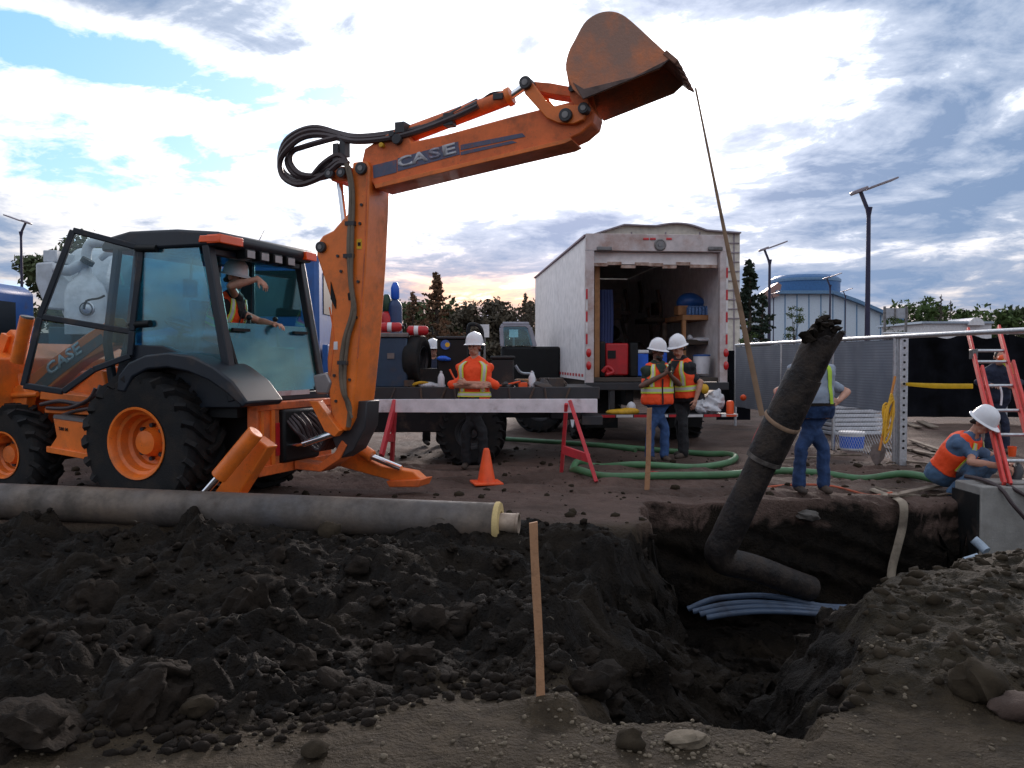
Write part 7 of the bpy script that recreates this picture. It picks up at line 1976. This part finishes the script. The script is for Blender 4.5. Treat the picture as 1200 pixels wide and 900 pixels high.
# white shed
Y2 = 70
sd2 = thing('white_shed', V((at(1120, 400, Y2).x, Y2 + 4, 0)), 'long low white shed with a small arched gable behind the fence', 'shed')
MB().prism([at(x, y, Y2) for x, y in [(1083, 425), (1083, 379), (1162, 379), (1162, 425)]], V((0, 8, 0))).build('shed_wall', M_white, sd2)
mb = MB(); mb.prism([at(x, y, Y2 - .3) for x, y in [(1080, 379), (1081, 376.5), (1165, 376.5), (1165, 379)]], V((0, 8.6, 0))); mb.build('shed_roof', mat('pale_roof', (.36, .42, .5), .5), sd2)
mb = MB(); mb.prism([at(1145 + 9 * math.cos(t), 381 - 9 * math.sin(t), Y2 - .5) for t in np.linspace(0, math.pi, 14)], V((0, 4, 0))); mb.build('arched_gable', M_white, sd2)
# sign board
Y3 = 60
sb = thing('sign_board', V((at(1049, 400, Y3).x, Y3, 0)), 'blank pale sign board on two posts beyond the fence', 'sign board')
mb = MB(); mb.prism([at(x, y, Y3) for x, y in [(1036, 361), (1063, 361), (1063, 373), (1036, 373)]], V((0, .15, 0))); mb.build('board', mat('sign_pale', (.36, .38, .42), .5), sb)
for px in (1037, 1062): MB().beam(at(px, 425, Y3) + V((0, .05, 0)), at(px, 359, Y3) + V((0, .05, 0)), .12, .16).build('post', M_steel, sb)
for px in (1036, 1049, 1063): MB().beam(at(px, 373, Y3) - V((0, .02, 0)), at(px, 361, Y3) - V((0, .02, 0)), .1, .06).build('board_joint', M_steel, sb)

# ---------------------------------------------------------------- lamps
M_pole = mat('lamp_pole', (.022, .020, .060), .5)
M_solar = mat('lamp_panel', (.30, .26, .30), .4)


def lamp(px, ytop, yfork, Y, label, pdir=1, base=425, head=None, s=1.0):
    t = thing('street_lamp', V((tp(px, Y), Y, 0)), label, 'street lamp', 'solar street lamps')
    x = tp(px, Y); zf = th(yfork, Y)
    MB().lathe([(.13 * s, 0), (.12 * s, .5), (.085 * s, zf - .1), (.085 * s, zf), (.15 * s, zf + .35 * s), (.0001, zf + .36 * s)], V((x, Y, 0)), UZ, 14).build('pole', M_pole, t)
    hx = x - .35 * s * pdir; hz = zf + 1.0 * s
    MB().beam(V((x - .02, Y, zf + .2 * s)), V((hx, Y, hz)), .12 * s, .12 * s).build('arm', M_pole, t)
    mb = MB(); d = V((math.cos(R(20)), 0, math.sin(R(20)))); d.x *= pdir; u = V((-d.z * pdir, 0, abs(d.x)))
    mb.obox(V((hx - .05 * s * pdir, Y, hz + .02)), d * (.30 * s), V((0, .28 * s, 0)), V((-d.z, 0, d.x)) * (.07 * s)); mb.build('lamp_head', M_solar, t, bevel=.03)
    p0 = V((hx, Y, hz)); mb = MB()
    mb.obox(p0 + d * (.92 * s), d * (.58 * s), V((0, .36 * s, 0)), V((-d.z, 0, d.x)) * .03); mb.build('solar_panel', M_solar, t, bevel=.01)
    return t
lamp(1016, 225, 254, 30, 'tall dark blue solar lamp post standing alone in the centre right sky', s=.85)
lamp(901, 293, 311, 42, 'dark lamp post right of the spruce, in front of the arena', s=.75)
lamp(972, 326, 338, 52, 'short lamp post with an orange panel before the arena', s=.6)
lamp(990, 343, 349, 70, 'smallest lamp post, just right of the orange panelled one', s=.5)
lamp(906, 352, 352, 60, 'thin post left of the slim green tree', s=.4)
lamp(27, 265, 278, 40, 'lamp post at the far left with its panel tilted left', pdir=-1, s=.65)
for px, lab in ((568, 'small white sign on a post above the roll bar'), (602, 'small white sign on a post inside the pale window frame')):
    p = at(px, 392, 30); t = thing('post_sign', V((p.x, 30, 0)), lab, 'sign', 'small post signs'); MB().cyl(V((p.x, 30, 0)), V((p.x, 30, p.z)), .04, n=8).build('post', M_steel, t); MB().box(p.x - .16, p.x + .16, 29.92, 29.95, p.z - .1, p.z + .35).build('plate', M_white, t)
# chain of parked vehicles and rails far beyond, only as low dark roofs
for i, (px, w_, lab) in enumerate([(888, 16, 'dark parked car beyond the fence, left of the sapling'), (945, 18, 'dark parked car beyond the fence under the arena'), (1000, 18, 'dark parked car beyond the fence left of the tall lamp'), (1032, 14, 'dark parked car beyond the fence under the sign board')]):
    Yc = 46; x = tp(px, Yc); t = thing('parked_car', V((x, Yc, 0)), lab, 'car', 'cars parked beyond the fence')
    mb = MB(); mb.prism([V((x - 2.1, Yc, .35)), V((x - 2.1, Yc, .9)), V((x - 1.9, Yc, 1.0)), V((x + 1.0, Yc, 1.05)), V((x + 2.1, Yc, .85)), V((x + 2.15, Yc, .35))], V((0, 1.8, 0))); mb.build('body', mat('car_navy', (.02, .026, .05), .3, coat=.5), t, bevel=.08)
    mb = MB(); mb.prism([V((x - 1.8, Yc + .12, 1.0)), V((x - 1.4, Yc + .2, 1.85)), V((x + .3, Yc + .2, 1.85)), V((x + 1.1, Yc + .12, 1.03))], V((0, 1.5, 0))); mb.build('cabin', MATS['dark_window'], t, bevel=.06)
    for dx in (-1.35, 1.35):
        for yy, sg in ((Yc, -1), (Yc + 1.8, 1)): MB().lathe([(.2, -.1), (.33, -.1), (.34, 0), (.33, .1), (.2, .1), (.0001, .08)], V((x + dx, yy, .34)), V((0, sg, 0)), 18).build('wheel', M_rubber, t)
# working notes on the objects are not part of the scene
for o in bpy.data.objects:
    if '_o' in o: del o['_o']
